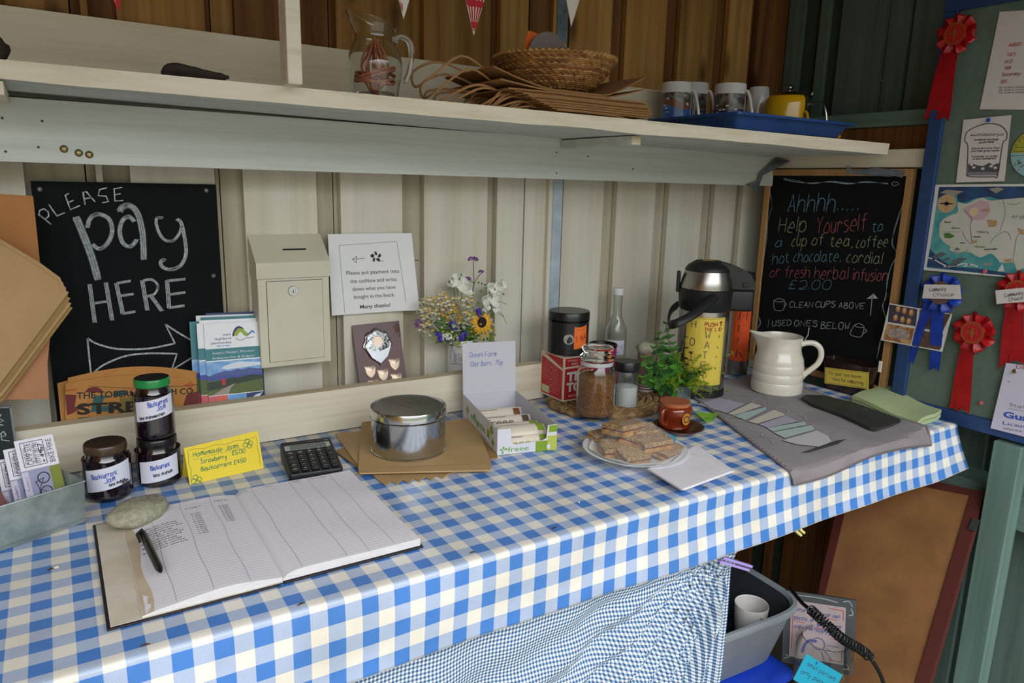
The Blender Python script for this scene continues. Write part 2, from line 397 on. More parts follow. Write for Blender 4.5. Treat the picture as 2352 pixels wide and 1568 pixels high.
# beam below the shelf
mb = MB()
bl = [hy(-300, 362, 1.496), hy(1800, 417, 1.496)]; tl = [hy(-300, 190, 1.496), hy(1800, 372, 1.496)]
z0, z1 = CZ+.018, CZ+.124
mb.prism([(-.9, 1.496, z0), (1.86, 1.496, CZ+.013), (1.86, 1.496, CZ+.106), (-.9, 1.496, CZ+.126)], (0, .036, 0), paintx)
for p in ((5, 271), (97, 278), (88, 338), (13, 348), (1000, 291), (1278, 350), (1350, 359), (1278, 398), (1454, 388)):
    q = hy(p[0], p[1], 1.496); mb.lathe((q.x, q.y-.0012, q.z), [(.0001, 0), (.0022, 0), (.0022, .001)], ghole, 8, ax=(V((1, 0, 0)), V((0, 0, 1)), V((0, 1, 0))))
mb.build('wall_beam', label='wide pale painted beam running along the wall under the shelf', cat='beam', bevel=.002)
# shelf
sh = thing('wall_shelf', 'long cream painted plank shelf with rough front edge above the counter', 'shelf', (.6, 1.4, CZ+.12))
mb = MB()
def shy(x): return 1.298-.107*(x-.19)
N = 40; X0, X1 = -.9, 1.83
def shz(x): return CZ+.1525-.0176*(x-.19)
def sheet(a, b):
    x = X0+(X1-X0)*a; y = shy(x)+(WY-.003-shy(x))*b; return (x, y, shz(x))
mb.grid(sheet, N, 3, cream, False)
def und(a, b):
    x = X0+(X1-X0)*a; wz = .0035*mn.noise(V((x*6, 0, 1))) if b == 0 else 0; y = shy(x)+(.003 if b == 0 else 0)+(WY-.003-shy(x))*b; return (x, y, shz(x)-.027+wz)
mb.grid(lambda a, b: und(1-a, b), N, 3, paintx, False)
for i in range(N):
    a, b = i/N, (i+1)/N; mb.add([und(a, 0), und(b, 0), sheet(b, 0), sheet(a, 0)], [(0, 1, 2, 3)], cream)
mb.add([und(1, 0), und(1, 1), sheet(1, 1), sheet(1, 0)], [(0, 1, 2, 3)], sawn)
mb.add([und(0, 1), und(0, 0), sheet(0, 0), sheet(0, 1)], [(0, 1, 2, 3)], sawn)
mb.build('shelf_plank', sh)
SHZ = shz(.6)
# upstand behind the shelf
mb = MB(); a = hy(-200, -15, 1.575); b = hy(1578, 216, 1.575)
mb.prism([(a.x, 1.575, shz(a.x)+.0005), (b.x, 1.575, shz(b.x)+.0005), (b.x, 1.575, b.z), (a.x, 1.575, a.z)], (0, .02, 0), cream)
mb.build('back_board', sh, bevel=.0015)
# post on the shelf front
mb = MB(); q0 = hz(646, 200, shz(.44)); q1 = hy(679, 203, q0.y); qb = hz(628, 190, shz(.4))
mb.b2((q0.x, q0.y, shz(q0.x)), (q1.x, qb.y, 2.215), cream)
mb.build('upright_post', sh, bevel=.0015)
# battens under the shelf
mb = MB()
c0 = hy(1457, 320, 1.23); zz = shz(c0.x)-.027
mb.b2((c0.x-.002, 1.235, zz-.022), (c0.x+.022, 1.494, zz-.003), paintx)
mb.b2((c0.x-.0015, 1.2335, zz-.0215), (c0.x+.0215, 1.2355, zz-.0035), sawn)
mb.build('shelf_batten', sh, bevel=.001)
mb = MB(); c0 = hy(-6, 222, 1.32); zz = shz(c0.x)-.027
mb.b2((c0.x-.02, 1.32, zz-.022), (c0.x+.009, 1.494, zz-.003), cream); mb.build('shelf_batten', sh, bevel=.001)
# galvanised strip on the stud: bare above, painted below
st = thing('fixing_strip', 'perforated metal strip nailed up the wall, bare above the shelf and painted pale blue below', 'strip', (1.1, 1.53, 1.0))
xs = [hy(1269, 500, WY-.015).x, hy(1290, 500, WY-.015).x]
mb = MB(); mb.b2((xs[0]-.012, WY-.013, .85), (xs[1]+.001, WY-.0005, ZS), paint); mb.b2((xs[0], WY-.0155, .85), (xs[1], WY-.0135, CZ+.014), paintsteel)
mp = plane((xs[0], WY-.0155, .85), (1, 0, 0), (0, 0, 1)); wd = xs[1]-xs[0]
for i in range(30): disc(mb, mp, wd*(.3 if i % 2 else .7), .02+i*.0165, .0016, sawn, .0006, 10)
mb.build('painted_strip', st, label='pale blue painted lower length')
xu = [hy(1279, 60, WY-.015).x, hy(1304, 60, WY-.015).x]
mb = MB(); mb.b2((xu[0]-.010, WY-.013, 1.5), (xu[1]+.001, WY-.0005, 2.21), w3); mb.b2((xu[0], WY-.0155, 1.5), (xu[1], WY-.0135, 2.21), steel)
mp = plane((xu[0], WY-.0155, 1.5), (1, 0, 0), (0, 0, 1))
for i in range(30): disc(mb, mp, wd*(.35 if i % 2 else .75), .045+i*.027, .0022, ghole, .0006, 10)
mb.build('bare_strip', st, label='bare galvanised upper length')

# right wall rails
mb = MB()
a, b = hx(1900, 266, 1.90), hx(2130, 252, 1.90); c = hx(1900, 298, 1.90)
mb.b2((1.895, -.9, c.z), (GX-.0185, WY-.002, a.z), greeny)
mb.build('green_wall_rail', label='green painted rail on the right wall just above the shelf end', cat='rail', bevel=.002)
mb = MB(); a, b = hx(1830, 347, 1.865), hx(1830, 386, 1.865)
mb.b2((1.865, 1.04, b.z), (GX-.0185, 1.494, hx(2000, 344, 1.865).z), creamy)
mb.build('shelf_bearer', label='cream bearer on the right wall under the end of the shelf', cat='rail', bevel=.002)
mb = MB(); mb.b2((1.905, 1.0, CZ+.105), (GX-.0185, WY-.002, c.z-.001), w2)
mb.build('bare_wood_strip', label='dark bare wood showing between the green rail and the cream bearer', cat='board')
# rails and post below the counter
mb = MB(); a = hx(2270, 1130, 1.88); 
mb.b2((1.88, -.9, CZ-.775), (GX-.0185, WY-.002, CZ-.69), greeny)
mb.build('lower_green_rail', label='green rail on the right wall below the counter end', cat='rail', bevel=.002)
mb = MB(); y0 = hx(2262, 1130, 1.83).y; y1 = hx(2328, 1130, 1.83).y
mb.b2((1.83, y1, 0), (1.879, y0, CZ-.56), greenz)
mb.build('green_upright', label='green painted upright timber at the right below the notice board', cat='post', bevel=.002)
# screws in the green boards
mb = MB(); q = hx(2026, 185, GX-.019); mb.blob(q, (.003, .004, .004), steel); mb.build('wall_screw', label='shiny screw sticking out of the green boards', cat='screw')
# ================================================================ counter, cloth, curtain
ply = wood('counter_top', '9a7a4e', '856540', 'ac8c60', 'x', 1, .7)
ct = thing('counter', 'long counter top and its timber legs under the checked cloth', 'counter', (.6, 1.2, 0))
mb = MB(); mb.b2((-1.3, .866, TZ-.03), (1.80, WY-.004, TZ-.0035), ply); mb.build('counter_top', ct)
for x in (-1.2, .25, 1.76):
    mb = MB(); mb.b2((x-.03, 1.50, 0), (x+.03, 1.56, TZ-.03), w2); mb.build('leg', ct)
for x in (-1.2, .9):
    mb = MB(); mb.b2((x-.03, .93, 0), (x+.03, .99, TZ-.03), w2); mb.build('leg', ct)
check = gingham('checked_oilcloth', 'e8e4da', 'bac6da', '4880cc', .0468, .0482, .7878-.0117-.0468*40, .9286-.012, .36, .0026, 'cfc1a6', .015)
PY = .0482
def cloth(a, b):
    x = -1.32+3.135*a; L = b*.87                         # distance from the back edge
    if L < .735: y, z = 1.592-L, TZ
    else:
        h = L-.735; r = .007
        ang = min(h/r, math.pi/2); y = .857-r*math.sin(ang); z = TZ-r*(1-math.cos(ang)); h2 = max(0, h-r*math.pi/2)
        k = max(0, min(1, (x-.75)/.7)); 
        out = .004*math.sin(x*7+1)*(h2/.12)+.03*k*(h2/.12)**1.5+.0015*math.sin(x*23)*(h2/.12)
        y -= out*.8+.002*math.sin(h2*40)*math.sin(x*5); z -= h2*(1-.1*k)
        if x > 1.70: z += (x-1.70)*.16*(h2/.12); y -= (x-1.7)*.12*(h2/.12)
    if L < .735: z = TZ+.0006*mn.noise(V((x*5, y*5, 0)))
    return V((x, y, z))
rows = [0, .2, .4, .6, .7, .728]+[.735+.0018*i for i in range(1, 7)]+[.75+.0048*i for i in range(1, 26)]
rows = [r/.87 for r in rows]; rows[-1] = 1
mb = MB(); NX = 200
for j in range(len(rows)-1):
    def fn(a, b, j=j): return cloth(a, rows[j]+(rows[j+1]-rows[j])*b)
    mb.grid(fn, NX, 1, check, True, uv=lambda a, b, j=j: (-1.32+3.135*a, 1.592-.87*(rows[j]+(rows[j+1]-rows[j])*b)))
# weld rows
def weld(mb):
    key = {}; mp_ = []; nv = []
    for v in mb.v:
        k = (round(v.x, 5), round(v.y, 5), round(v.z, 5))
        if k not in key: key[k] = len(nv); nv.append(v)
        mp_.append(key[k])
    mb.v = nv; mb.f = [[mp_[i] for i in f] for f in mb.f]
weld(mb)
ob = mb.build('tablecloth', label='blue and white checked oilcloth covering the counter and hanging over its front', cat='tablecloth', sharp=80)
sol = ob.modifiers.new('sol', 'SOLIDIFY'); sol.thickness = .0009; sol.offset = 1
# curtain
cur = gingham('small_gingham', 'e6e8e6', '8ca3b8', '2d4f7d', .0067, .0067, 0, 0, .85, 0, None)
ctop = [hy(780, 1572, .885), hy(1703, 1238, .895)]
CXR = hy(1703, 1240, .9).x; CXB = hy(1638, 1568, .9)
def curtain(a, b):
    # hangs from behind the cloth hem, gathered to the peg on its right edge
    x = -.9+(CXR+.9)*a; z = (CZ-.60)-b*.74
    gx, gz = CXR-.03, CZ-.70                                # gather point
    fold = .012*math.sin(x*26)+.008*math.sin(x*47+2)
    y = .90+fold*min(1, b*2)
    # diagonal pull towards the peg
    k = max(0, (x-.2)/.86)**1.2
    d = b-.13
    x2 = x+min(1, k)*float(np.interp(b, [0, .12, .19, .32, .55, 1], [.012, 0, -.028, -.030, -.045, -.06]))
    pl = (gx-x)*1.0+d*.74*.62
    y += .020*min(1.1, k)*math.sin(34*(math.atan2(max(.001, gx+.02-x), max(.02, d*.74+.03))))*min(1, max(0, d*5)+.1)
    return V((x2, y, z))
mb = MB(); mb.grid(curtain, 240, 60, cur, True, uv=lambda a, b: ((-.9+(CXR+.9)*a)*1.04, -b*.74), th=None)
ob = mb.build('gingham_curtain', label='small navy and white gingham curtain hung under the counter front', cat='curtain')
sol = ob.modifiers.new('sol', 'SOLIDIFY'); sol.thickness = .0008
# plank standing at the back of the counter
mb = MB()
xr = 1.045
n = 24
def kz(x): return CZ-.447+.002*mn.noise(V((x*8, 3, 0)))
for i in range(n):
    x0 = -.9+(xr+.9)*i/n; x1 = -.9+(xr+.9)*(i+1)/n
    mb.add([(x0, 1.496, TZ+.001), (x1, 1.496, TZ+.001), (x1, 1.496, kz(x1)), (x0, 1.496, kz(x0))], [(0, 1, 2, 3)], cream)
    mb.add([(x0, 1.496, kz(x0)), (x1, 1.496, kz(x1)), (x1, 1.526, kz(x1)), (x0, 1.526, kz(x0))], [(0, 1, 2, 3)], sawn)
    mb.add([(x1, 1.526, TZ+.001), (x0, 1.526, TZ+.001), (x0, 1.526, kz(x0)), (x1, 1.526, kz(x1))], [(0, 1, 2, 3)], cream)
mb.add([(xr, 1.496, TZ+.001), (xr, 1.526, TZ+.001), (xr, 1.526, kz(xr)), (xr, 1.496, kz(xr))], [(0, 1, 2, 3)], cream)
mb.add([(-.9, 1.496, TZ+.001), (-.9, 1.526, TZ+.001), (xr, 1.526, TZ+.001), (xr, 1.496, TZ+.001)], [(0, 1, 2, 3)], cream)
weld(mb)
mb.build('back_plank', label='cream painted rough sawn plank standing on edge along the back of the counter', cat='plank')
# narrow ledge behind the plank carrying leaflets and vase
LZ = TZ+.035
# ================================================================ things on and against the back wall
black = mat('blackboard', '121315', .8, 0, '17191b', 14, lo=.3, hi=.8, spec=.15)
chalk = mat('chalk', 'cfd3d4', .9, 0, '8f9698', 220, lo=.3, hi=.62)
chalkg = mat('chalk_fill', '8e9699', .9, 0, '5a6164', 160, lo=.35, hi=.65)
brass = mat('brass', '9c8c68', .3, 1)
# --- pay here board
p0, p1 = hy(70, 415, 1.592), hy(496, 424, 1.592); bx0, bx1, bz1 = p0.x, p1.x, (p0.z+p1.z)/2
mb = MB(); mb.b2((bx0, 1.592, TZ+.03), (bx1, 1.598, bz1), black)
mp = plane((0, 1.592, 0), (1, 0, 0), (0, 0, 1))
def cq(x, y): q = hy(x/2.94, 380+y/2.94, 1.592); return (q.x, q.z)
PX = .00097
def ch(s, w, m=chalk, sm=True, h=.0004):
    pts = [cq(*p) for p in s]; rib(mb, mp, smooth2(pts, 5) if sm else pts, w*PX/2.94, m, h)
for s in ([(345, 397), (300, 360), (262, 332), (268, 303), (298, 292), (326, 312), (329, 342), (306, 362)], [(330, 262), (355, 300), (385, 340), (438, 318)], [(440, 200), (458, 250), (475, 298), (540, 270)], [(440, 200), (466, 188)], [(462, 248), (497, 235)],
          [(575, 265), (560, 180), (582, 176), (642, 245)], [(570, 225), (620, 215)], [(722, 150), (672, 163), (663, 203), (716, 207), (732, 243), (690, 252)], [(826, 147), (770, 158), (776, 240), (832, 236)], [(776, 197), (816, 190)]): ch(s, 8, chalk, False)
for s, wd in (([(512, 345), (560, 460), (620, 620), (662, 772)], 40), ([(590, 420), (610, 355), (665, 328), (735, 360), (757, 440), (730, 520), (672, 562), (622, 530)], 24),
              ([(808, 312), (826, 283), (872, 270), (925, 315), (958, 430), (968, 540), (970, 636)], 34), ([(908, 378), (870, 345), (828, 370), (808, 440), (828, 520), (880, 546), (926, 500)], 24),
              ([(1098, 352), (1055, 360), (1068, 440), (1110, 500), (1165, 508), (1210, 460), (1226, 405)], 18), ([(1192, 362), (1222, 385), (1245, 480), (1256, 590), (1222, 672), (1150, 702), (1095, 682), (1086, 648), (1115, 634)], 22)):
    ch(s, wd, chalkg)
    for o in (-.42, 0, .42):
        q = [(x+o*wd*.9, y-o*wd*.25) for x, y in s]; ch(q, 4, chalk, h=.0006)
for s in ([(605, 800), (640, 1060)], [(715, 790), (757, 1045)], [(785, 795), (830, 1002)], [(960, 775), (995, 978)], [(1020, 880), (1093, 982)], [(1127, 775), (1142, 962)]):
    ch(s, 26, chalkg, False)
    for o in (-12, 0, 12): ch([(x+o, y) for x, y in s], 4, chalk, False, .0006)
for s in ([(630, 930), (737, 915)], [(785, 795), (882, 778)], [(812, 880), (902, 866)], [(828, 1000), (914, 985)], [(965, 778), (1025, 770), (1066, 812), (1042, 868), (982, 884)], [(1127, 778), (1252, 766)], [(1132, 872), (1252, 856)], [(1140, 960), (1246, 945)]):
    ch(s, 15, chalkg); ch(s, 4, chalk, h=.0006); ch([(x, y+7) for x, y in s], 3, chalk, h=.0006); ch([(x, y-7) for x, y in s], 3, chalk, h=.0006)
ch([(590, 1165), (660, 1205), (800, 1238), (1000, 1235), (1182, 1200)], 11); ch([(1182, 1200), (1115, 1070)], 10, sm=False); ch([(1115, 1070), (1215, 1135), (1400, 1240)], 10)
ch([(1400, 1240), (1290, 1300), (1158, 1382)], 10); ch([(1158, 1382), (1195, 1270)], 10, sm=False); ch([(1195, 1270), (1000, 1268), (850, 1285), (700, 1345), (615, 1415)], 11); ch([(615, 1415), (602, 1290), (590, 1165)], 10)
for x, y in ((268, 160), (1393, 168), (1442, 744)): 
    a, b = cq(x, y); ring(mb, mp, a, b, .0035, .0018, mat('rust', '5b4638', .7)); disc(mb, mp, a, b, .0022, steel, .0008)
mb.build('pay_board', label='blackboard chalked PLEASE pay HERE with a big right-pointing arrow', cat='chalkboard')
# --- cash box
cb = thing('cash_box', 'cream metal wall cash box with sloping slotted lid and keyed door', 'cash box', ((hy(570, 537, 1.6).x+hy(735, 537, 1.6).x)/2, 1.57, hy(670, 838, 1.54).z))
met = mat('cream_metal', 'd3cfbd', .4, 0, 'c9c4b0', 5, bump=.02); slot = mat('slot_black', '17181c', .5)
x0, x1 = hy(570, 537, 1.6).x, hy(735, 537, 1.6).x-.002; zt = hy(650, 537, 1.6).z; yf = 1.54
zl, zb = hy(670, 602, yf).z, hy(680, 838, yf).z; zm = hy(670, 638, yf).z
mb = MB(); prof = [(1.6, zt), (yf-.004, zl), (yf-.004, zm), (1.6, zm)]
mb.prism([(x0-.002, y, z) for y, z in prof][::-1], (x1-x0+.004, 0, 0), met); 
sl = V((0, yf-.004-1.6, zl-zt)).normalized(); mpl = plane((x0, 1.6, zt), (1, 0, 0), -sl)
L = V((0, yf-.004-1.6, zl-zt)).length; xm = (x0+x1)/2
def slotp(u0, u1, v, r, m, h):
    pts = [(u1+r*math.cos(a), v+r*math.sin(a)) for a in [-1.57+i*.4 for i in range(9)]]+[(u0-r*math.cos(a), v-r*math.sin(a)) for a in [-1.57+i*.4 for i in range(9)]]; pat(mb, mpl, pts, m, h)
slotp(.062, .108, -L*.56, .0022, slot, .0006)
mb.build('lid', cb, bevel=.0015)
mb = MB(); mb.b2((x0, yf, zb), (x1, 1.6, zm+.0005), met); mb.build('body', cb, bevel=.002)
mb = MB(); dx0, dx1, dz0, dz1 = x0+.018, x1-.016, zb+.012, zm-.006
mb.b2((dx0-.001, yf-.0004, dz0-.001), (dx1+.001, yf+.002, dz1+.001), slot); mb.b2((dx0, yf-.0022, dz0), (dx1, yf+.001, dz1), met); dr = mb.build('door', cb, bevel=.0006)
lk = hy(672, 667, yf); mb = MB(); X_ = (V((1, 0, 0)), V((0, 0, 1)), V((0, -1, 0)))
mb.lathe((lk.x, yf-.002, lk.z), [(.0001, .004), (.0055, .004), (.006, .0045), (.0095, .0045), (.0105, .003), (.0105, 0)], mat('chrome', 'b9bcbf', .15, 1), 28, ax=X_); mb.box((lk.x, yf-.0062, lk.z-.001), (.0015, .001, .006), slot)
mb.build('lock', cb, label='round chrome key lock'); 
# --- pinned notice
white = mat('white_paper', 'e8e8ea', .75); ink = mat('black_ink', '3a3a3c', .8); pencil = mat('pencil', '6c6c72', .85)
c = [hy(755, 538, 1.588), hy(943, 535, 1.588), hy(957, 710, 1.588), hy(763, 725, 1.588)]
def curl(a, b):
    p = (c[3]*(1-a)+c[2]*a)*(1-b)+(c[0]*(1-a)+c[1]*a)*b; p.y = 1.594-.012*max(0, a-.7)/.3-.006*(1-b)*a-.004*(1-b)
    return p
mb = MB(); mb.grid(curl, 16, 10, white, True, th=(0, .0006, 0))
W_, H_ = .196, .181
def npm(u, v, h=0): p = curl(min(1, max(0, u/W_)), min(1, max(0, v/H_))); return p+V((0, -h-.0001, 0))
for q in ([(.028, .004), (.024, .156)], [(.024, .156), (.16, .162)], [(.16, .162), (.168, .02)]): rib(mb, npm, [(q[0][0]+(q[1][0]-q[0][0])*i/12, q[0][1]+(q[1][1]-q[0][1])*i/12) for i in range(13)], .0006, ink)
for i, (t, wd) in enumerate((('Please put payment into', .122), ('the cashbox and write', .107), ('down what you have', .099), ('bought in the book.', .094), ('Many thanks!', .07))):
    printed(mb, npm, t, .098, (.090, .071, .053, .035, .0115)[i], .0088, ink, width=wd, align=.5, bold=.012 if i == 4 else 0)
for q in ([(.052, .124), (.082, .126)], [(.052, .124), (.063, .131)], [(.052, .124), (.062, .116)], [(.063, .131), (.061, .116)]): rib(mb, npm, q, .0011, ink)
for a in range(5):
    t = a*1.25+.3; cx_, cz_ = .108+.009*math.cos(t), .128+.008*math.sin(t); pat(mb, npm, [(cx_+.005*math.cos(t+k)*(1 if k % 3.14 < 1 else .55), cz_+.0045*math.sin(t+k)) for k in (0, .8, 1.6, 2.4, 3.2, 4, 4.8, 5.5)], ink, .0005)
rib(mb, npm, smooth2([(.106, .126), (.118, .118), (.126, .119)]), .0008, ink)
mb.build('payment_notice', label='white paper notice asking for payment into the cashbox, right edge curling off the wall', cat='notice')
# --- trophy plaque
mah = mat('mahogany', '5a2524', .35, 0, '45191b', 20, (1, 1, .2), coat=.3); silver = mat('silver', 'a9aaac', .22, 1, bump=.8, bsc=180); silver2 = mat('plain_silver', '909194', .2, 1, bump=.1, bsc=60); cop = mat('engraved_silver', 'cfb9a5', .35, .6)
N = V((0, -1, .28)).normalized(); P = V((0, 1.556, .87))
def tp(x, y): return hp(x, y, P, N)
tl, tr, bl_ = tp(803, 748), tp(911, 737), tp(826, 880)
mpq, Wq, Hq = frame_uv(tl, tr, bl_); Hq2 = Hq+.022
tro = thing('trophy_plaque', 'maroon wooden trophy plaque with a silver shield leaning against the wall', 'trophy', mpq(Wq/2, -.022))
mb = MB(); mb.prism([mpq(0, -.022, 0), mpq(Wq, -.022, 0), mpq(Wq, Hq, 0), mpq(0, Hq, 0)], mpq(0, 0, -.012)-mpq(0, 0, 0), mah); mb.build('backing_board', tro, bevel=.0025)
def shield(mb, u, v, w_, h_, m, h, dome=.002, n=18):
    out = []
    for i in range(n+1):
        t = i/n; y = h_*(.5-t); 
        x = w_/2*(1 if t < .35 else math.cos((t-.35)/.65*math.pi/2)**.75)*(1+.05*math.cos(t*7))
        out.append((x, y))
    pts = [(u+a, v+b) for a, b in out]+[(u-a, v+b) for a, b in out[::-1]][1:]
    c_ = mpq(u, v, h+dome); vs = [mpq(a, b, h) for a, b in pts]+[mpq(u+(a-u)*.86, v+(b-v)*.86, h+dome*.8) for a, b in pts]+[c_]; k = len(pts)
    mb.add(vs, [(i, (i+1) % k, k+(i+1) % k, k+i) for i in range(k)]+[(k+i, k+(i+1) % k, 2*k) for i in range(k)], m, True)
mb = MB(); s_ = Wq/108
u_, v_ = 51*s_, Hq-50*s_
prof_n = 40; pts = []
for i in range(prof_n):
    a = 2*math.pi*i/prof_n; r = 33*s_*(1+.05*math.cos(8*a)); x = r*math.cos(a); y = r*1.15*math.sin(a)
    if y < 0: x *= max(.02, 1+y/(45*s_)); y *= 1.1
    pts.append((u_+x, v_+y))
k = len(pts); mb.loft([[mpq(u_+(a-u_)*q_, v_+(b-v_)*q_, h_) for a, b in pts] for q_, h_ in ((1, .0004), (.97, .003), (.9, .0042), (.86, .0034), (.8, .0032), (.6, .0052), (.35, .0066), (.02, .007))], silver)
ring(mb, mpq, u_, v_+10*s_, 13*s_, .0018, silver2, .0080); disc(mb, mpq, u_, v_+10*s_, 11*s_, cop, .0076)
pat(mb, mpq, [(u_-28*s_, v_-4*s_), (u_, v_-12*s_), (u_+28*s_, v_-4*s_), (u_+18*s_, v_-24*s_), (u_, v_-38*s_), (u_-18*s_, v_-24*s_)][::-1], silver2, .0072)
for i in range(22):
    a = .2+i*.28; mb.blob(mpq(u_+26*s_*math.cos(a), v_+6*s_+28*s_*abs(math.sin(a))**.9*(1 if math.sin(a) > 0 else .4), .0045), .0022, silver, 8, 5)
mb.build('large_shield', tro, label='ornate polished silver shield')
for cx_, cy_ in ((30, 104), (92, 95), (60, 115), (34, 135), (92, 128)):
    mb = MB(); shield(mb, cx_*s_*.92, Hq-cy_*s_, 26*s_, 28*s_, cop, .0006); mb.blob(mpq(cx_*s_*.92, Hq-(cy_-12)*s_, .003), .0016, silver2, 8, 5); mb.build('small_shield', tro)
# --- brown bags hanging at the left
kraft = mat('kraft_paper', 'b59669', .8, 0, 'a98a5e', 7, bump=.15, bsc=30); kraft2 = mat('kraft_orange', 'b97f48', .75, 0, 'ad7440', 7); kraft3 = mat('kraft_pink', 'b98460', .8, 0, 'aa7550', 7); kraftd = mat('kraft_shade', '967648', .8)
def bag(name, pts, y, m, label, th=.002, sm=False):
    q = [hy(a, b, y) for a, b in pts]; mb = MB(); mb.prism(q, (0, th, 0), m); return mb
mb = bag('', [(-160, 440), (0, 445), (76, 450), (92, 604), (60, 700), (-160, 700)], 1.50, kraft2, ''); rib(mb, plane((0, 1.50, 0), (1, 0, 0), (0, 0, 1)), [(hy(-100, 447, 1.5).x, hy(-100, 447, 1.5).z), (hy(74, 453, 1.5).x, hy(74, 453, 1.5).z)], .0008, kraftd)
mb.build('paper_bag', label='orange brown paper bag with a straight folded top, behind the others at the left edge', cat='paper bag', group='paper bags hanging at the left')
mb = bag('', [(-160, 690), (60, 690), (118, 745), (109, 835), (113, 916), (0, 918), (-160, 922)], 1.47, kraft3, ''); mb.build('paper_bag', label='pinkish brown paper bag hanging lowest at the left edge', cat='paper bag', group='paper bags hanging at the left')
zig = [(138, 637), (141, 645), (145, 650), (147, 657), (152, 661), (151, 667), (158, 671)]
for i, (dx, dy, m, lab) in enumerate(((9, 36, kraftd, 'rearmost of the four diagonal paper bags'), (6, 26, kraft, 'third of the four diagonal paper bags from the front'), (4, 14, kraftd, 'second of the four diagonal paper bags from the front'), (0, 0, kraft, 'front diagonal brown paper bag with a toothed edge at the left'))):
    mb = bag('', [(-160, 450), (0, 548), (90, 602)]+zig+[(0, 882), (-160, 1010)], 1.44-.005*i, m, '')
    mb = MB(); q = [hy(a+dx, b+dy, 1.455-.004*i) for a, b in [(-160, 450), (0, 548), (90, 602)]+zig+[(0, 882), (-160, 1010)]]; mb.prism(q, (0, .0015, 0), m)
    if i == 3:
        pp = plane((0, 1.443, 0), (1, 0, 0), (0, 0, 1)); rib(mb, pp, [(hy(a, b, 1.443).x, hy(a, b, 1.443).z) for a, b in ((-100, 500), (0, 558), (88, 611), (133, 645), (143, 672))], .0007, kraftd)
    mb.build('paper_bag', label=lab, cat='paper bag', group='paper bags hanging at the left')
# --- three brass pins and bits on the beam
for i, (a, b, l) in enumerate(((147, 342, 'leftmost brass drawing pin on the pale beam'), (181, 351, 'middle of three brass drawing pins on the beam'), (205, 355, 'rightmost of three brass drawing pins on the beam'))):
    q = hy(a, b, 1.4955); mb = MB(); mb.lathe(q, [(.0001, .0035), (.0035, .003), (.0058, .0015), (.0065, 0), (.006, -.0003)], brass, 18, ax=X_); mb.build('drawing_pin', label=l, cat='pin', group='brass pins on the beam')
q = hy(950, 597, 1.598); mb = MB(); mb.tube([q+V((-.004, 0, 0)), q+V((.012, -.003, -.0005))], .0008, slot, 6); mb.build('nail', label='thin black nail in the wall right of the payment notice', cat='nail')
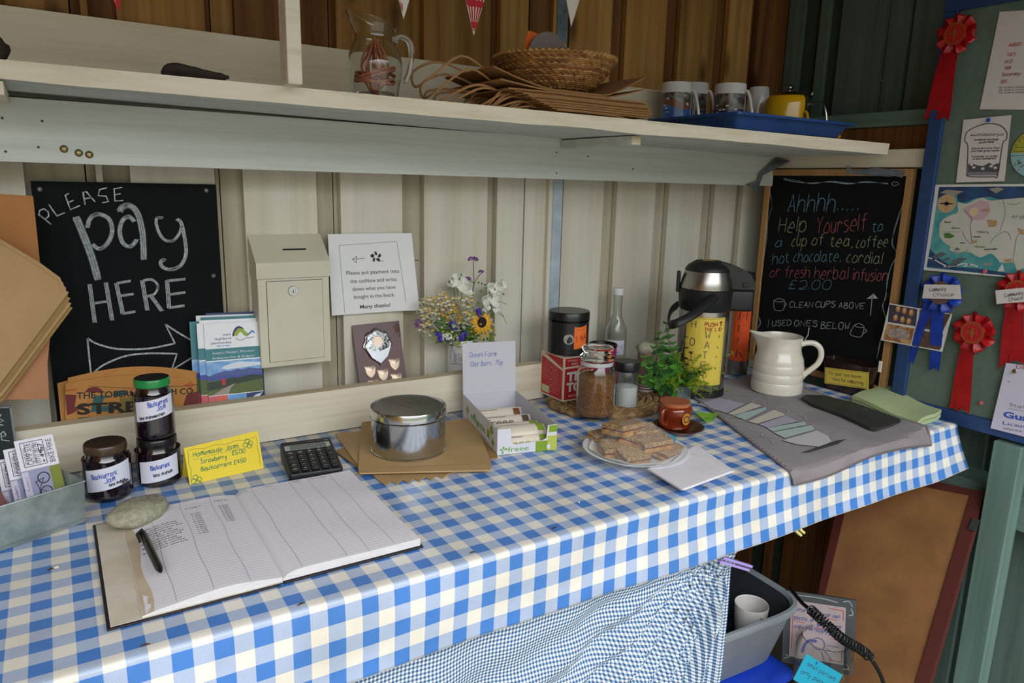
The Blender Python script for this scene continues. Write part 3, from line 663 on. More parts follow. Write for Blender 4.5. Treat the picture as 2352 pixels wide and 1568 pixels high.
# --- brochures
teal = mat('brochure_teal', '3f7f88', .45); sky = mat('brochure_sky', '6c9fd8', .45, 0, 'a9c6e6', 30, lo=.45, hi=.75); hill = mat('brochure_hill', '4d5b96', .45); sea = mat('brochure_sea', '3f4f9e', .45); grass = mat('brochure_grass', '4c5a36', .5, 0, '5c6a35', 40); hedge = mat('brochure_hedge', '2f3b2e', .5); road = mat('brochure_road', '9c9088', .5); redp = mat('brochure_red', 'b3313a', .45); pink = mat('brochure_sunset', 'b05a9a', .45, 0, 'e0683c', 30); navy = mat('navy_print', '2e3a66', .5); lime = mat('lime_print', '9aae34', .5); blu = mat('blue_print', '3f74c0', .5); cloud = mat('cloud_print', 'd6dfea', .5); gloss = mat('gloss_white', 'ecedf2', .3)
NB = V((0, -1, .16)).normalized(); PB = V((0, 1.536, .9))
for i in range(7):
    Pb = PB+V((0, .0042*i, 0)); off = [(0, 0), (-17, -2), (-12, -9), (-8, -16), (-34, -6), (-20, -20), (2, -26)][i]
    f_ = lambda x, y: hp(x, y, Pb, NB)
    tl, tr, bb = f_(468+off[0], 745+off[1]), f_(595+off[0]*(.4 if i < 4 else .7), 738+off[1]*(.9)), f_(481+off[0], 936+off[1])
    m_, Wb, Hb = frame_uv(tl, tr, bb); lo_ = -.028
    mb = MB(); mb.prism([m_(0, lo_), m_(Wb, lo_), m_(Wb, Hb), m_(0, Hb)], m_(0, 0, -.0028)-m_(0, 0, 0), [gloss, gloss, gloss, teal, teal, gloss, navy][i])
    R_ = lambda a, b, c_, d, mm, h=.0003: rect(mb, m_, a*Wb, Hb-b*Hb, c_*Wb, Hb-d*Hb, mm, h)
    if i in (0, 1, 4):
        R_(0, .44, 1, .30, teal); R_(0, .86, 1, .455, sky); R_(0, .86, 1, .62, sea, .0004); R_(0, 1.0, .34, .868, pink); R_(.34, 1.0, .68, .868, sky); R_(.68, 1, 1, .868, navy); R_(0, .86, 1, .68, grass, .0005)
    if i == 4: R_(0, .30, 1, 0, teal)
    if i == 0:
        U_ = lambda L_: [(a*Wb, Hb-b*Hb) for a, b in L_]
        pat(mb, m_, U_([(0, .635), (.15, .60), (.3, .575), (.42, .585), (.55, .56), (.63, .575), (.76, .558), (.9, .575), (1, .58), (1, .63)][::-1]), hill, .0005)
        pat(mb, m_, U_([(.25, .54), (.33, .51), (.45, .49), (.6, .475), (.75, .485), (.98, .5), (.98, .535), (.6, .55), (.35, .56)][::-1]), cloud, .0005)
        pat(mb, m_, U_([(0, .70), (.2, .69), (.45, .66), (.55, .67), (.8, .645), (1, .665), (1, .70), (.5, .745), (.3, .77), (0, .80)][::-1]), hedge, .0006)
        pat(mb, m_, U_([(.5, .73), (.3, .78), (.05, .86), (.36, .86), (.40, .79)][::-1]), road, .0007)
        R_(.25, .745, .32, .665, redp, .0008); pat(mb, m_, U_([(.38, .98), (.5, .93), (.6, .92), (.66, .96), (.66, .98)]), mat('brochure_isle', 'a8763a', .5), .0006); pat(mb, m_, U_([(.7, .97), (.85, .90), (.98, .88), (.9, .94), (.74, .99)]), cloud, .0006)
        for t, v, wd in (('west', .148, .15), ('highland', .195, .29), ('peninsulas', .243, .36)): printed(mb, m_, t, .47*Wb, Hb-v*Hb, .030*Hb, navy, width=wd*Wb, align=1, h=.0006)
        hand(mb, m_, 'time to relax ...', .2*Wb, Hb-.275*Hb, .016*Hb, blu, width=.27*Wb, w=.0006)
        printed(mb, m_, 'Sunart, Moidart, Morvern', .12*Wb, Hb-.365*Hb, .03*Hb, cloud, width=.75*Wb, h=.0006); printed(mb, m_, 'Ardnamurchan & Ardgour', .11*Wb, Hb-.425*Hb, .03*Hb, cloud, width=.77*Wb, h=.0006)
        S2 = lambda L_: [(a*Wb, Hb-b*Hb) for a, b in smooth2(L_, 6)]
        rib(mb, m_, S2([(.51, .16), (.55, .09), (.62, .055), (.70, .085)]), .0045, navy, .0006); rib(mb, m_, S2([(.55, .155), (.61, .10), (.68, .10), (.73, .14), (.78, .155)]), .0075, lime, .0007); rib(mb, m_, S2([(.77, .155), (.82, .135), (.86, .11), (.90, .135)]), .003, blu, .0008); rib(mb, m_, S2([(.55, .185), (.63, .215), (.75, .195), (.9, .185)]), .0018, mat('grey_print', 'a9a3ae', .5), .0006)
    if i == 1:
        for t, v, wd in (('I', .2, .02),): printed(mb, m_, t, .14*Wb, Hb-v*Hb, .030*Hb, navy)
    mb.build('brochure', label=['front glossy brochure with a mountain view and teal title band beside the cash box', 'second brochure, its white left edge showing behind the front one', 'white topped brochure third from the front of the rack', 'teal topped brochure in the middle of the rack', 'brochure sticking out furthest left of the rack with a teal spine', 'white brochure near the back of the rack', 'navy topped brochure tallest at the back of the rack'][i], cat='brochure', group='brochures standing behind the plank')
# --- kraft street food leaflets
kor = mat('leaflet_orange', 'bd8543', .7, 0, 'b37a3a', 8); mar = mat('leaflet_maroon', '6d1f22', .6); tl_ = mat('leaflet_teal', '2a5b57', .6); olv = mat('leaflet_olive', '7a6a26', .6); blk = mat('leaflet_black', '26211c', .7); orr = mat('leaflet_bright', 'b5582a', .6)
for i, (x0_, x1_, yt0, yt1) in enumerate(((141, 428, 881, 871), (150, 446, 868, 853), (132, 436, 880, 850))):
    y_ = 1.536+.006*i; Pk = V((0, y_, .9)); Nk = V((0, -1, .12)).normalized(); f_ = lambda x, y: hp(x, y, Pk, Nk)
    m_, Wk, Hk = frame_uv(f_(x0_, yt0), f_(x1_, yt1), f_(x0_+10, 985))
    mb = MB(); top = [(Wk*k/10, Hk+.012*math.sin(k/10*math.pi)*(1 if i == 0 else 1.3)) for k in range(11)]
    o_ = [(0, -.03), (Wk, -.03)]+top[::-1]; mb.prism([m_(a, b) for a, b in o_], m_(0, 0, -.0025)-m_(0, 0), kor)
    if i == 0:
        s_ = Hk/104; G = lambda L_: [(a*s_*.98, Hk-b*s_) for a, b in L_]
        pat(mb, m_, G([(0, 25), (22, 27), (18, 55), (36, 50), (48, 52), (25, 62), (12, 70), (3, 72)]), mar); pat(mb, m_, G([(38, 22), (46, 12), (62, 10), (72, 16), (78, 24)])[::-1], mar); pat(mb, m_, G([(58, 30), (100, 33), (78, 38), (72, 55), (105, 55), (100, 70), (50, 68)])[::-1], tl_, .00035); pat(mb, m_, G([(98, 22), (122, 20), (130, 32), (100, 34)])[::-1], tl_); pat(mb, m_, G([(112, 38), (158, 38), (160, 75), (106, 75)])[::-1], olv, .0003); pat(mb, m_, G([(258, 38), (287, 30), (287, 66), (250, 66)])[::-1], mar); pat(mb, m_, G([(0, 14), (22, 12), (22, 17), (0, 18)])[::-1], orr); pat(mb, m_, G([(252, 14), (268, 6), (276, 14), (262, 22)])[::-1], orr)
        printed(mb, m_, 'THE TOBERMORY FISH CO', 22*s_, Hk-36*s_, 15*s_, blk, width=246*s_, h=.0006, bold=.02); printed(mb, m_, 'STREET', 22*s_, Hk-72*s_, 25*s_, blk, width=190*s_, h=.0006, bold=.05); printed(mb, m_, 'FOOD', 25*s_, Hk-97*s_, 18*s_, blk, width=140*s_, h=.0006, bold=.04)
        rib(mb, m_, G([(46, 8), (150, 18), (250, 16), (287, 14)]), .0008, blk, .0005)
    mb.build('street_food_leaflet', label=['front kraft leaflet printed STREET FOOD behind the jam jars', 'middle kraft leaflet with only its curved top edge showing', 'rear kraft leaflet against the blackboard'][i], cat='leaflet', group='kraft leaflets behind the plank')
for i, (a, b, c_, d) in enumerate(((196, 968, 300, 952), (160, 975, 230, 966), (300, 957, 440, 935))):
    y_ = 1.5285+.0016*i; q = [hy(a, b, y_), hy(c_, d, y_), hy(c_+1, d+30, y_), hy(a+1, b+30, y_)]; mb = MB(); mb.prism(q, (0, .0006, 0), gloss)
    pp = plane(q[3], q[2]-q[3], q[0]-q[3]); printed(mb, pp, 'The Times - 20 Best Places', .03, (q[0]-q[3]).length-.0085, .0035, navy, width=(q[1]-q[0]).length*.6)
    mb.build('white_leaflet', label=['white leaflet edge showing above the plank below STREET', 'stubby white leaflet edge leftmost above the plank', 'long white leaflet edge right of the green-lidded jar'][i], cat='leaflet', group='white leaflets behind the plank')
# --- small chalk sign, lower left
slate = mat('slate_board', '2b3336', .7); ggrey = mat('grey_frame', '7f8a86', .6)
q = [hy(-120, 940, 1.478), hy(24, 934, 1.478), hy(37, 1016, 1.478), hy(-107, 1120, 1.478)]
mb = MB(); bq = [q[0], q[1], V((hy(40, 1040, 1.478).x, 1.478, TZ+.001)), V((hy(-107, 1120, 1.478).x, 1.478, TZ+.001))]
mb.prism(bq, (0, .008, 0), slate); pp = plane((0, 1.478, 0), (1, 0, 0), (0, 0, 1))
rib(mb, pp, [(p.x, p.z) for p in bq[1:3]], .004, ggrey, .0008); rib(mb, pp, [(p.x, p.z) for p in bq[0:2]], .004, ggrey, .0008)
for s in ([(-4, 950), (2, 952), (-3, 960), (8, 966), (-2, 970)], [(-2, 975), (8, 976)], [(14, 998), (8, 990), (2, 995), (4, 1010), (22, 1012)], [(3, 1002), (14, 1000)]): rib(mb, pp, [(hy(a, b, 1.478).x, hy(a, b, 1.478).z) for a, b in s], .0022, chalk, .0006)
mb.build('chalk_sign', label='small framed chalk sign cut off by the left edge behind the metal tray', cat='chalkboard')
# --- vase mug of flowers
vx, vy, vr = hy(1061, 800, 1.562).x, 1.562, .0365; vz1 = hy(1063, 784, 1.53).z; vz0 = TZ+.003
gl = mat('white_glaze', 'dfe0e2', .2, coat=.5); inkp = mat('purple_ink', '45406e', .5)
fm = thing('flower_mug', 'white mug printed with a building in purple ink holding the bunch of flowers', 'mug', (vx, vy, vz0))
mb = MB(); mb.lathe((vx, vy, 0), [(.0001, vz0), (vr*.96, vz0), (vr, vz0+.004), (vr, vz1-.002), (vr-.001, vz1), (vr-.003, vz1-.002), (vr-.0035, vz0+.006), (.0001, vz0+.006)], gl, 40)
a0 = toface(vx, vy); cm = cylmap(vx, vy, vr, vz1, a0-.9)
for pts in ([(.0, -.032), (.004, -.02), (.006, -.014), (.008, -.02), (.012, -.03), (.064, -.034)], [(0, -.06), (.02, -.056), (.06, -.06)], [(.002, -.05), (.002, -.034)], [(.014, -.055), (.014, -.033), (.018, -.033), (.018, -.055)], [(.0, -.010), (.03, -.013), (.06, -.008)]): rib(mb, cm, [(pts[k][0]+(pts[k+1][0]-pts[k][0])*t/4, pts[k][1]+(pts[k+1][1]-pts[k][1])*t/4) for k in range(len(pts)-1) for t in range(5)], .0011, inkp)
for k in range(5): rib(mb, cm, [(.024+k*.008, -.04), (.029+k*.008, -.04), (.029+k*.008, -.047), (.024+k*.008, -.047), (.024+k*.008, -.04)], .0007, inkp)
mb.build('mug_body', fm)
mb = MB(); h0 = V((vx+vr-.001, vy-.004, vz1-.012)); mb.tube([h0+V((.022*math.sin(t)*1.0, 0, -.028+.028*math.cos(t))) for t in [i*math.pi/10 for i in range(11)]], .0038, gl, 8); mb.build('handle', fm)
stemg = mat('stem_green', '5d6b3a', .6); stemd = mat('stem_dark', '4a4a3c', .6); silv = mat('silver_leaf', 'aab09a', .7); leafg = mat('leaf_green', '4f7a2a', .6); limeg = mat('lime_green', '8a9a34', .6); yel = mat('petal_yellow', 'e0a81c', .6); yel2 = mat('daisy_yellow', 'd9a627', .6); wht = mat('petal_white', 'e3e3d8', .6, trans=0); pur = mat('petal_purple', '7d4f95', .6); vio = mat('petal_violet', '4a3fa5', .6); dkc = mat('sunflower_centre', '2c1820', .9, bump=.6, bsc=300)
def fp(x, y, d=0): return hy(950+x/7.127, 580+y/7.127, 1.555+d)
rnd = random.Random(5)
def rv(s): return V((rnd.uniform(-s, s), rnd.uniform(-s, s), rnd.uniform(-s, s)))
root = V((vx, vy, vz1-.03))
def stem(mb, p, m=stemg, r=.0011, bend=.01):
    mid = (p+root)/2+V((0, 0, bend)); mid.x = p.x*.45+root.x*.55
    k = min(1, vr*.75/max(.001, abs(mid.x-root.x))) if mid.z < vz1 else 1
    q0 = root+V(((p.x-root.x)*.15, (p.y-root.y)*.1, 0)); mb.tube([q0*(1-t)**2+mid*(2*t*(1-t))+p*t*t for t in [i/8 for i in range(9)]], r, m, 5)
def petals(mb, c, ax, n, r0, r1, wd, m, droop=.2):
    X = ax.orthogonal().normalized(); Y = ax.cross(X)
    for i in range(n):
        a = 2*math.pi*i/n+rnd.uniform(-.1, .1); d = X*math.cos(a)+Y*math.sin(a); t = ax.cross(d); L_ = r1*rnd.uniform(.85, 1.1)
        mb.add([c+d*r0-t*wd*.3, c+d*(L_*.6)-t*wd/2+ax*.002, c+d*L_-ax*droop*L_, c+d*(L_*.6)+t*wd/2+ax*.002, c+d*r0+t*wd*.3], [(0, 1, 2, 3, 4)], m, True)
def tuft(mb, c, r, m, n=26, s=.0022):
    for i in range(n): mb.blob(c+rv(r)*1.0, s*rnd.uniform(.7, 1.2), m, 6, 4)
G_ = 'cut flowers in the printed mug'
mb = MB(); tops = [(975, 110, .012), (1110, 305, .007), (885, 425, .008)]; fork = fp(990, 505, -.01); stem(mb, fork, stemd, .0012)
for x, y, r in tops:
    p = fp(x, y+20, -.012); mb.tube([fork, (fork+p)/2+V((0, 0, .002)), p], .0009, stemd, 5)
    for k in range(int(60*r/.012)): v_ = rv(1).normalized(); mb.blob(p+V((v_.x*r, v_.y*r, abs(v_.z)*r*.8)), .0018, pur, 6, 4)
mb.build('purple_verbena', label='tall verbena stem with three purple heads standing highest in the mug', cat='flower', group=G_)
mb = MB(); p = fp(70, 1150, -.02); stem(mb, p, stemd)
for k in range(50): mb.blob(p+rv(.009), .0017, pur, 6, 4)
mb.build('purple_verbena', label='small purple flower head poking out at the left of the bunch', cat='flower', group=G_)
mb = MB(); p = fp(1115, 1140, -.035); stem(mb, p, stemg, .002); ax = V((-.25, -1, .15)).normalized()
petals(mb, p, ax, 26, .007, .034, .0045, yel, .35); petals(mb, p+ax*.002, ax, 22, .007, .027, .004, yel, .1); petals(mb, p+ax*.004-V((-.004, 0, .014)), ax, 9, .004, .032, .005, yel, .5); mb.blob(p+ax*.004, (.012, .006, .0135), dkc, 16, 10)
mb.build('yellow_sunflower', label='yellow sunflower with a near black centre hanging over the mug rim', cat='flower', group=G_)
for n_, cs in enumerate((((200, 800), (330, 760), (420, 690), (150, 880), (300, 860), (480, 760)), ((250, 960), (310, 1000), (200, 1000), (360, 940), (440, 1010), (500, 960)), ((600, 940), (590, 1040), (520, 1050), (640, 850), (720, 1060), (700, 980)), ((800, 810), (930, 770), (890, 800), (850, 950), (980, 900), (910, 990)), ((230, 1170), (190, 1260), (360, 1080), (240, 1300)), ((590, 1170), (700, 1215), (770, 1200), (830, 1120), (720, 1280), (820, 1220)), ((560, 790), (620, 820), (480, 880), (560, 900), (380, 860), (660, 760)))):
    mb = MB()
    for x, y in cs:
        c0 = fp(x+rnd.uniform(-15, 15), y+rnd.uniform(-15, 15), rnd.uniform(-.035, -.005)); stem(mb, c0, silv, .0008, .0)
        for k in range(5):
            c_ = c0+rv(.011); ax = (V((0, -.8, .5))+rv(.5)).normalized(); mb.blob(c_-ax*.001, (.0050, .0050, .003), wht if n_ != 2 else yel2, 8, 5); mb.blob(c_+ax*.0026, .0026, yel2, 7, 5)
        for k in range(5):
            a = c0+rv(.012)-V((0, 0, .006)); mb.tube([a, a+rv(.009), a+rv(.014)], .0012, silv, 4)
    mb.build('white_daisy_spray', label=['grey leaved spray of tiny white and yellow daisies at the upper left', 'yellow topped daisy spray at the left middle of the bunch', 'bright yellow daisy spray in the centre of the bunch', 'daisy spray right of centre below the white sweet peas', 'small daisy spray drooping at the lower left', 'little daisy buds in front of the violet flowers', 'pale daisy spray behind the others at top centre'][n_], cat='flower', group=G_)
for n_, cs in enumerate((((1070, 1000, .017),), ((630, 1200, .015), (800, 1270, .012)), ((440, 1400, .012), (400, 1330, .008)), ((780, 1390, .010), (850, 1360, .009)))):
    mb = MB()
    for x, y, r in cs:
        p = fp(x, y, -.03); stem(mb, p, stemg, .001, 0); ax = (V((0, -1, .3))+rv(.4)).normalized(); petals(mb, p, ax, 14, .002, r, .005, vio, -.2); petals(mb, p+ax*.003, ax, 10, .001, r*.7, .004, vio, -.5)
    mb.build('violet_cornflower', label=['violet cornflower just above the sunflower centre', 'pair of violet cornflowers in the middle of the bunch', 'violet cornflower drooping at the mug rim, left', 'pale violet cornflower at the mug rim, centre'][n_], cat='flower', group=G_)
for n_, cs in enumerate((((790, 520, .017), (700, 440, .013), (640, 500, .010), (900, 650, .012)), ((1290, 600, .016), (1380, 560, .014), (1450, 500, .010), (1330, 700, .012)), ((1200, 780, .016), (1340, 850, .010), (1280, 760, .013), (1190, 900, .009), (1350, 930, .01)))):
    mb = MB()
    for x, y, r in cs:
        p = fp(x, y, -.012); stem(mb, p, leafg, .0009); 
        for k in range(4):
            ax = (V((0, -1, .1))+rv(.7)).normalized(); X = ax.orthogonal().normalized(); Y = ax.cross(X); cc = p+rv(r*.35)
            mb.loft([[cc+X*(r*q_*math.cos(a))+Y*(r*q_*1.15*math.sin(a))+ax*(.004*math.sin(a*3+k)*q_) for a in [i*math.pi/5 for i in range(10)]] for q_ in (.02, .5, .85)], wht)
        for k in range(2): pp_ = p+rv(r); mb.blob(pp_, (.002, .0015, .004), leafg, 6, 4)
    mb.build('white_sweet_pea', label=['white sweet pea blooms left of the verbena stem', 'white sweet pea blooms highest at the right', 'white sweet pea blooms low at the right of the bunch'][n_], cat='flower', group=G_)
mb = MB()
for k in range(190):
    x, y = rnd.gauss(780, 290), rnd.gauss(1300, 110); x = min(1250, max(420, x)); p = fp(x, min(1480, y), rnd.uniform(-.04, 0)); a = rv(.012)
    mb.tube([p, p+a*.5, p+a], .0007, leafg, 4); mb.blob(p+a, (.0042, .003, .0034), [leafg, limeg, silv][k % 3], 6, 4)
for k in range(14):
    p = fp(rnd.uniform(660, 900), rnd.uniform(1470, 1580), -.045); mb.blob(p, (.003, .001, .003), limeg, 6, 4)
for k in range(16):
    x, y = rnd.uniform(1050, 1500), rnd.uniform(450, 950); mb.blob(fp(x, y, -.01), (.0032, .001, .0028), leafg, 6, 4)
for pts in ([(1280, 960), (1420, 980), (1480, 1050)], [(1300, 980), (1450, 1020), (1520, 1160)], [(1230, 700), (1240, 560), (1290, 460), (1350, 470)], [(1300, 850), (1420, 800), (1520, 845)]): mb.tube([fp(a, b, -.01) for a, b in pts], .0006, leafg, 5)
mb.build('filler_foliage', label='fine green foliage filling out the bunch in the mug', cat='foliage', kind='stuff')
q = [(560, 1330), (520, 1380), (600, 1370), (560, 1420)]
mb = MB(); p = fp(550, 1370, -.035); stem(mb, p, silv, .001, 0)
for k in range(40): mb.blob(p+V((rnd.uniform(-.012, .012), rnd.uniform(-.004, .004), rnd.uniform(-.008, .008))), .0022, wht, 6, 4)
mb.build('white_yarrow', label='flat cluster of tiny white flowers at the lower left of the bunch', cat='flower', group=G_)
# ================================================================ things on the counter, left half
def fity(xl, xr, ym, yc):
    """a round thing whose centre is known to stand at depth yc"""
    a, b = ray(xl, ym), ray(xr, ym); a1, a2 = math.atan2(a.x, a.y), math.atan2(b.x, b.y); az = (a1+a2)/2
    d = yc/math.cos(az); return d*math.sin(az), yc, d*math.sin((a2-a1)/2)
galv = mat('galvanised', 'a7b1ae', .45, .55, '8a9795', 28, lo=.4, hi=.6, bump=.05)
# --- metal tray of cards
tc = hz(196, 1200, TZ); te = hz(0, 1268, TZ); ud = (te-tc).normalized(); vd = V((-ud.y*-1, ud.x*-1, 0)); vd = V((ud.y, -ud.x, 0)); vd = vd if vd.y > 0 else -vd
tray = thing('metal_tray', 'galvanised metal tray holding postcards at the left end of the counter', 'tray', tc+ud*.17+vd*.055)
mb = MB(); TL_, TD, TH = .34, .105, .068
def tr(u, v, z): return tc+ud*u+vd*v+V((0, 0, z))
def trr(e, z): return [tr(-e, -e*.6, z), tr(TL_+e, -e*.6, z), tr(TL_+e, TD+e, z), tr(-e, TD+e, z)]
mb.loft([trr(0, .001), trr(.004, TH), trr(.0055, TH+.001), trr(.004, TH+.002), trr(.0025, TH), trr(-.001, .003)], galv, smooth=False)
mb.add(trr(0, .001), [(3, 2, 1, 0)], galv); mb.add(trr(-.001, .003), [(0, 1, 2, 3)], galv)
mb.tube(trr(.0042, TH+.001)+[trr(.0042, TH+.001)[0]], .0018, galv, 8); mb.tube([tr(-.002, -.003, .006), tr(TL_, -.003, .006)], .0013, galv, 6)
mb.build('tray_body', tray)
crd = mat('card_white', 'e3e0ea', .5); crdink = mat('stamp_ink', '3c3550', .7); lav = mat('card_lavender', '8b8fb0', .45, 0, 'a3a0bf', 20); lav2 = mat('card_strip', 'c9c3d8', .5); cgr = mat('card_green', '7c8430', .5); dbk = mat('card_dark', '23242c', .5)
Nc = (-vd+V((0, 0, .42))).normalized()
def card(dep, dx, full, name, lab):
    P = tr(.05, dep, .02); f_ = lambda x, y: hp(x, y, P, Nc)
    tl, tr_, bl_ = f_(15+dx[0], 1018+dx[1]), f_(105+dx[0], 1000+dx[1]), f_(66+dx[0], 1160+dx[1])
    m_, Wc, Hc = frame_uv(tl, tr_, bl_); mb = MB(); mb.prism([m_(0, 0), m_(Wc, 0), m_(Wc, Hc), m_(0, Hc)], m_(0, 0, -.0006)-m_(0, 0), lav)
    rect(mb, m_, 0, Hc*.52, Wc, Hc, crd); rect(mb, m_, 0, 0, Wc*.17, Hc*.5, lav2, .0004); rect(mb, m_, Wc*.72, 0, Wc, Hc*.51, cgr, .0004)
    hand(mb, m_, 'Camping at home', Wc*.08, Hc*.42, .004, crdink, rot=-1.57, w=.0007)
    for q in (((.12, .57), (.12, .95)), ((.12, .95), (.70, .95)), ((.70, .95), (.70, .57)), ((.70, .57), (.12, .57))): rib(mb, m_, [(Wc*a, Hc*b) for a, b in q], .0011, crdink)
    for t, u, sz, wd in (('ARDNAMURCHAN', .24, .0036, .27), ('CAMP SITE', .37, .0062, .33), ('ARDNAMURCHAN 2020', .46, .003, .3), ('07711 181740', .55, .005, .33)): printed(mb, m_, t, Wc*u, Hc*.595, sz*1.5, crdink, width=wd*Hc, rot=1.57, h=.0006)
    printed(mb, m_, 'NOW WITH', Wc*.79, Hc*.66, .004, crdink, width=.15*Hc, rot=1.57); printed(mb, m_, 'BIKE HIRE', Wc*.92, Hc*.57, .0085, crdink, width=.37*Hc, rot=1.57)
    hand(mb, m_, '4957', Wc*.67, Hc*.68, .006, crdink, rot=1.57, w=.0014); pat(mb, m_, [(Wc*.60, Hc*.6), (Wc*.66, Hc*.6), (Wc*.63, Hc*.65)], crdink, .0006)
    for k in (.14, .36): ring(mb, m_, Wc*(.52), Hc*k, Wc*.15, .0016, dbk, .0006); 
    for q in ([(.52, .14), (.36, .2), (.52, .36)], [(.36, .2), (.3, .32), (.52, .36)], [(.28, .33), (.33, .3)], [(.34, .12), (.36, .2)]): rib(mb, m_, [(Wc*a, Hc*b) for a, b in q], .0012, dbk, .0007)
    mb.build('postcard', label=lab, cat='postcard', group='postcards standing in the metal tray')
card(.038, (0, 0), 1, '', 'front camp site and bike hire postcard with a bicycle picture in the metal tray')
card(.05, (-26, 20), 1, '', 'camp site postcard half hidden to the left of the front one')
card(.062, (-46, 45), 1, '', 'postcard showing lowest and leftmost in the metal tray')
mb = MB(); P = tr(.12, .02, .02); q = [hp(a, b, P, Nc) for a, b in ((-60, 1090), (-8, 1110), (24, 1165), (10, 1200), (-60, 1200))]; mb.prism(q, -Nc*.0008, mat('card_maroon', '6a3a3a', .5)); mb.build('postcard', label='maroon card poking up at the very left of the metal tray', cat='postcard', group='postcards standing in the metal tray')
# --- jam jars
jam = mat('blackcurrant_jam', '160a12', .08, 0, coat=1, spec=.6); jglass = mat('jar_glass_rim', '2a2226', .05, 0, coat=1)
lidb = mat('lid_brown', '4a3828', .35, coat=.3); lidg = mat('lid_green', '1d8a45', .3, coat=.3); lidk = mat('lid_black', '17161a', .3, coat=.2); lidt = mat('lid_top_dark', '231f1d', .45)
bpen = mat('blue_pen', '3b55b0', .7); kpen = mat('black_pen', '3a3a48', .7); lab_ = mat('jar_label', 'dcdcea', .6)
def jar(cx, cy, r, z0, z1, lm, label, texts, lv=(.28, .66), la=1.05, tilt=0, short=False):
    H = z1-z0; t = thing('jam_jar', label, 'jar', (cx, cy, z0), 'jars of blackcurrant jam')
    lh = .014; s = r; body = [(.0001, .002), (r*.86, 0), (r*.97, .004), (r, .010), (r*.985, .014), (r*.985, H*.70), (r*.99, H*.74), (r*.93, H-lh-.014), (r*.80, H-lh-.006), (r*.80, H-lh+.004)]
    mb = MB(); mb.lathe((cx, cy, z0), body, jam, 48); mb.lathe((cx, cy, z0), [(r*.985, H*.715), (r*1.0, H*.722), (r*.985, H*.73)], jglass, 48); mb.build('jar_body', t)
    mb = MB(); mb.lathe((cx, cy, z0), [(r*.84, H-lh+.001), (r*.865, H-lh), (r*.875, H-lh+.002), (r*.875, H-.004), (r*.86, H-.0015), (r*.83, H)], lm, 48); mb.lathe((cx, cy, z0), [(r*.83, H), (r*.80, H-.0007), (.0001, H-.0005)], lidt, 48); mb.build('lid', t)
    a0 = toface(cx, cy); cm = cylmap(cx, cy, r*.986, z0, a0-la); w_ = 2*la*r
    mb = MB(); v0, v1 = H*lv[0], H*lv[1]
    for i in range(20):
        a, b = w_*i/20, w_*(i+1)/20; k0, k1 = tilt*(i/20-.5), tilt*((i+1)/20-.5); mb.add([cm(a, v0+k0, .0006), cm(b, v0+k1, .0006), cm(b, v1+k1, .0006), cm(a, v1+k0, .0006)], [(0, 1, 2, 3)], lab_, True)
    for s_, u, v, sz, m, wd in texts: hand(mb, cm, s_, u*w_, v0+v*(v1-v0)+tilt*(u-.5), sz, m, width=wd*w_, rot=math.atan2(tilt, w_), h=.0011, w=.0011, slant=.2)
    mb.build('paper_label', t); return t
x, y, r = fit(189, 306, 1158, 1095); zt = ztop(x, y, r, 243, 1030)
jar(x, y, r, TZ+.0005, zt, lidb, 'squat jar of blackcurrant jam with a brown lid, left of the stacked jars', [('Blackcurrant', .16, .58, .0085, bpen, .52), ('Jam', .42, .33, .009, bpen, .2), ('West Ardnam', .5, .13, .005, kpen, .34), ('Garden', .76, .04, .0045, kpen, .16)], (.26, .66), 1.0, .012)
rib_ = None
x, y, r = fit(309, 418, 1123, 1060); x2, y2, r2 = fit(309, 402, 1120, 960); z3 = ztop(x, y, r*.9, 358, 1014)
jar(x, y, r, TZ+.0005, z3, lidk, 'squat jar of blackcurrant jam with a black lid carrying another jar', [('Blackcurrant', .3, .58, .0085, bpen, .45), ('West Ardnam', .35, .25, .006, kpen, .45)], (.16, .62), .9, .01)
r3 = fity(305, 402, 930, y)[2]; x3 = fity(305, 402, 940, y)[0]; zt3 = ztop(x3, y, r3, 350, 876)
jar(x3, y, r3, z3+.0003, zt3, lidg, 'tall jar of blackcurrant jam with a green lid on top of another jar', [('Blackcurrant', .36, .66, .009, bpen, .5), ('Jam', .55, .4, .009, bpen, .22), ('West Ardnamurchan', .12, .1, .0055, kpen, .62)], (.37, .70), 1.0, .012)
# --- yellow tent card
ycard = mat('yellow_card', 'ecd23c', .7, sheen=0); gpen = mat('green_pen', '1c7a58', .7); ypen = mat('thin_pen', '7a7436', .7)
A, B = hz(436, 1113, TZ+.0006), hz(606, 1075, TZ+.0006); U = (B-A).normalized(); nb = V((-U.y, U.x, 0)); nb = nb if nb.y > 0 else -nb
up = (V((0, 0, 1))+nb*.30).normalized(); Np = U.cross(up); P = A
C_ = hp(422, 1029, P, Np); D_ = hp(592, 989, P, Np); m_ = plane(A, U, up); Hc = (C_-A).dot(up); Wc = (B-A).length
mb = MB(); off = (C_-A).dot(U)
mb.prism([A, B, m_((D_-A).dot(U), (D_-A).dot(up)), m_(off, Hc)], Np*-.0006, ycard)
bk0 = A+nb*.045+U*.0; bk1 = B+nb*.045; mb.prism([m_(off, Hc), m_((D_-A).dot(U), (D_-A).dot(up)), bk1, bk0], Np*-.0006, ycard)
sk = off/Hc
m2 = lambda u, v, h=0: m_(u+sk*v, v, h)
hand(mb, m2, 'Homemade Jams', Wc*.10, Hc*.72, .0085, gpen, width=Wc*.60, w=.0011); hand(mb, m2, 'Strawberry', Wc*.18, Hc*.5, .0075, gpen, width=Wc*.34, w=.0011); hand(mb, m2, '£5.00', Wc*.60, Hc*.55, .0075, gpen, width=Wc*.18, w=.0011); hand(mb, m2, 'Blackcurrant £4.50', Wc*.17, Hc*.29, .0075, gpen, width=Wc*.60, w=.0011)
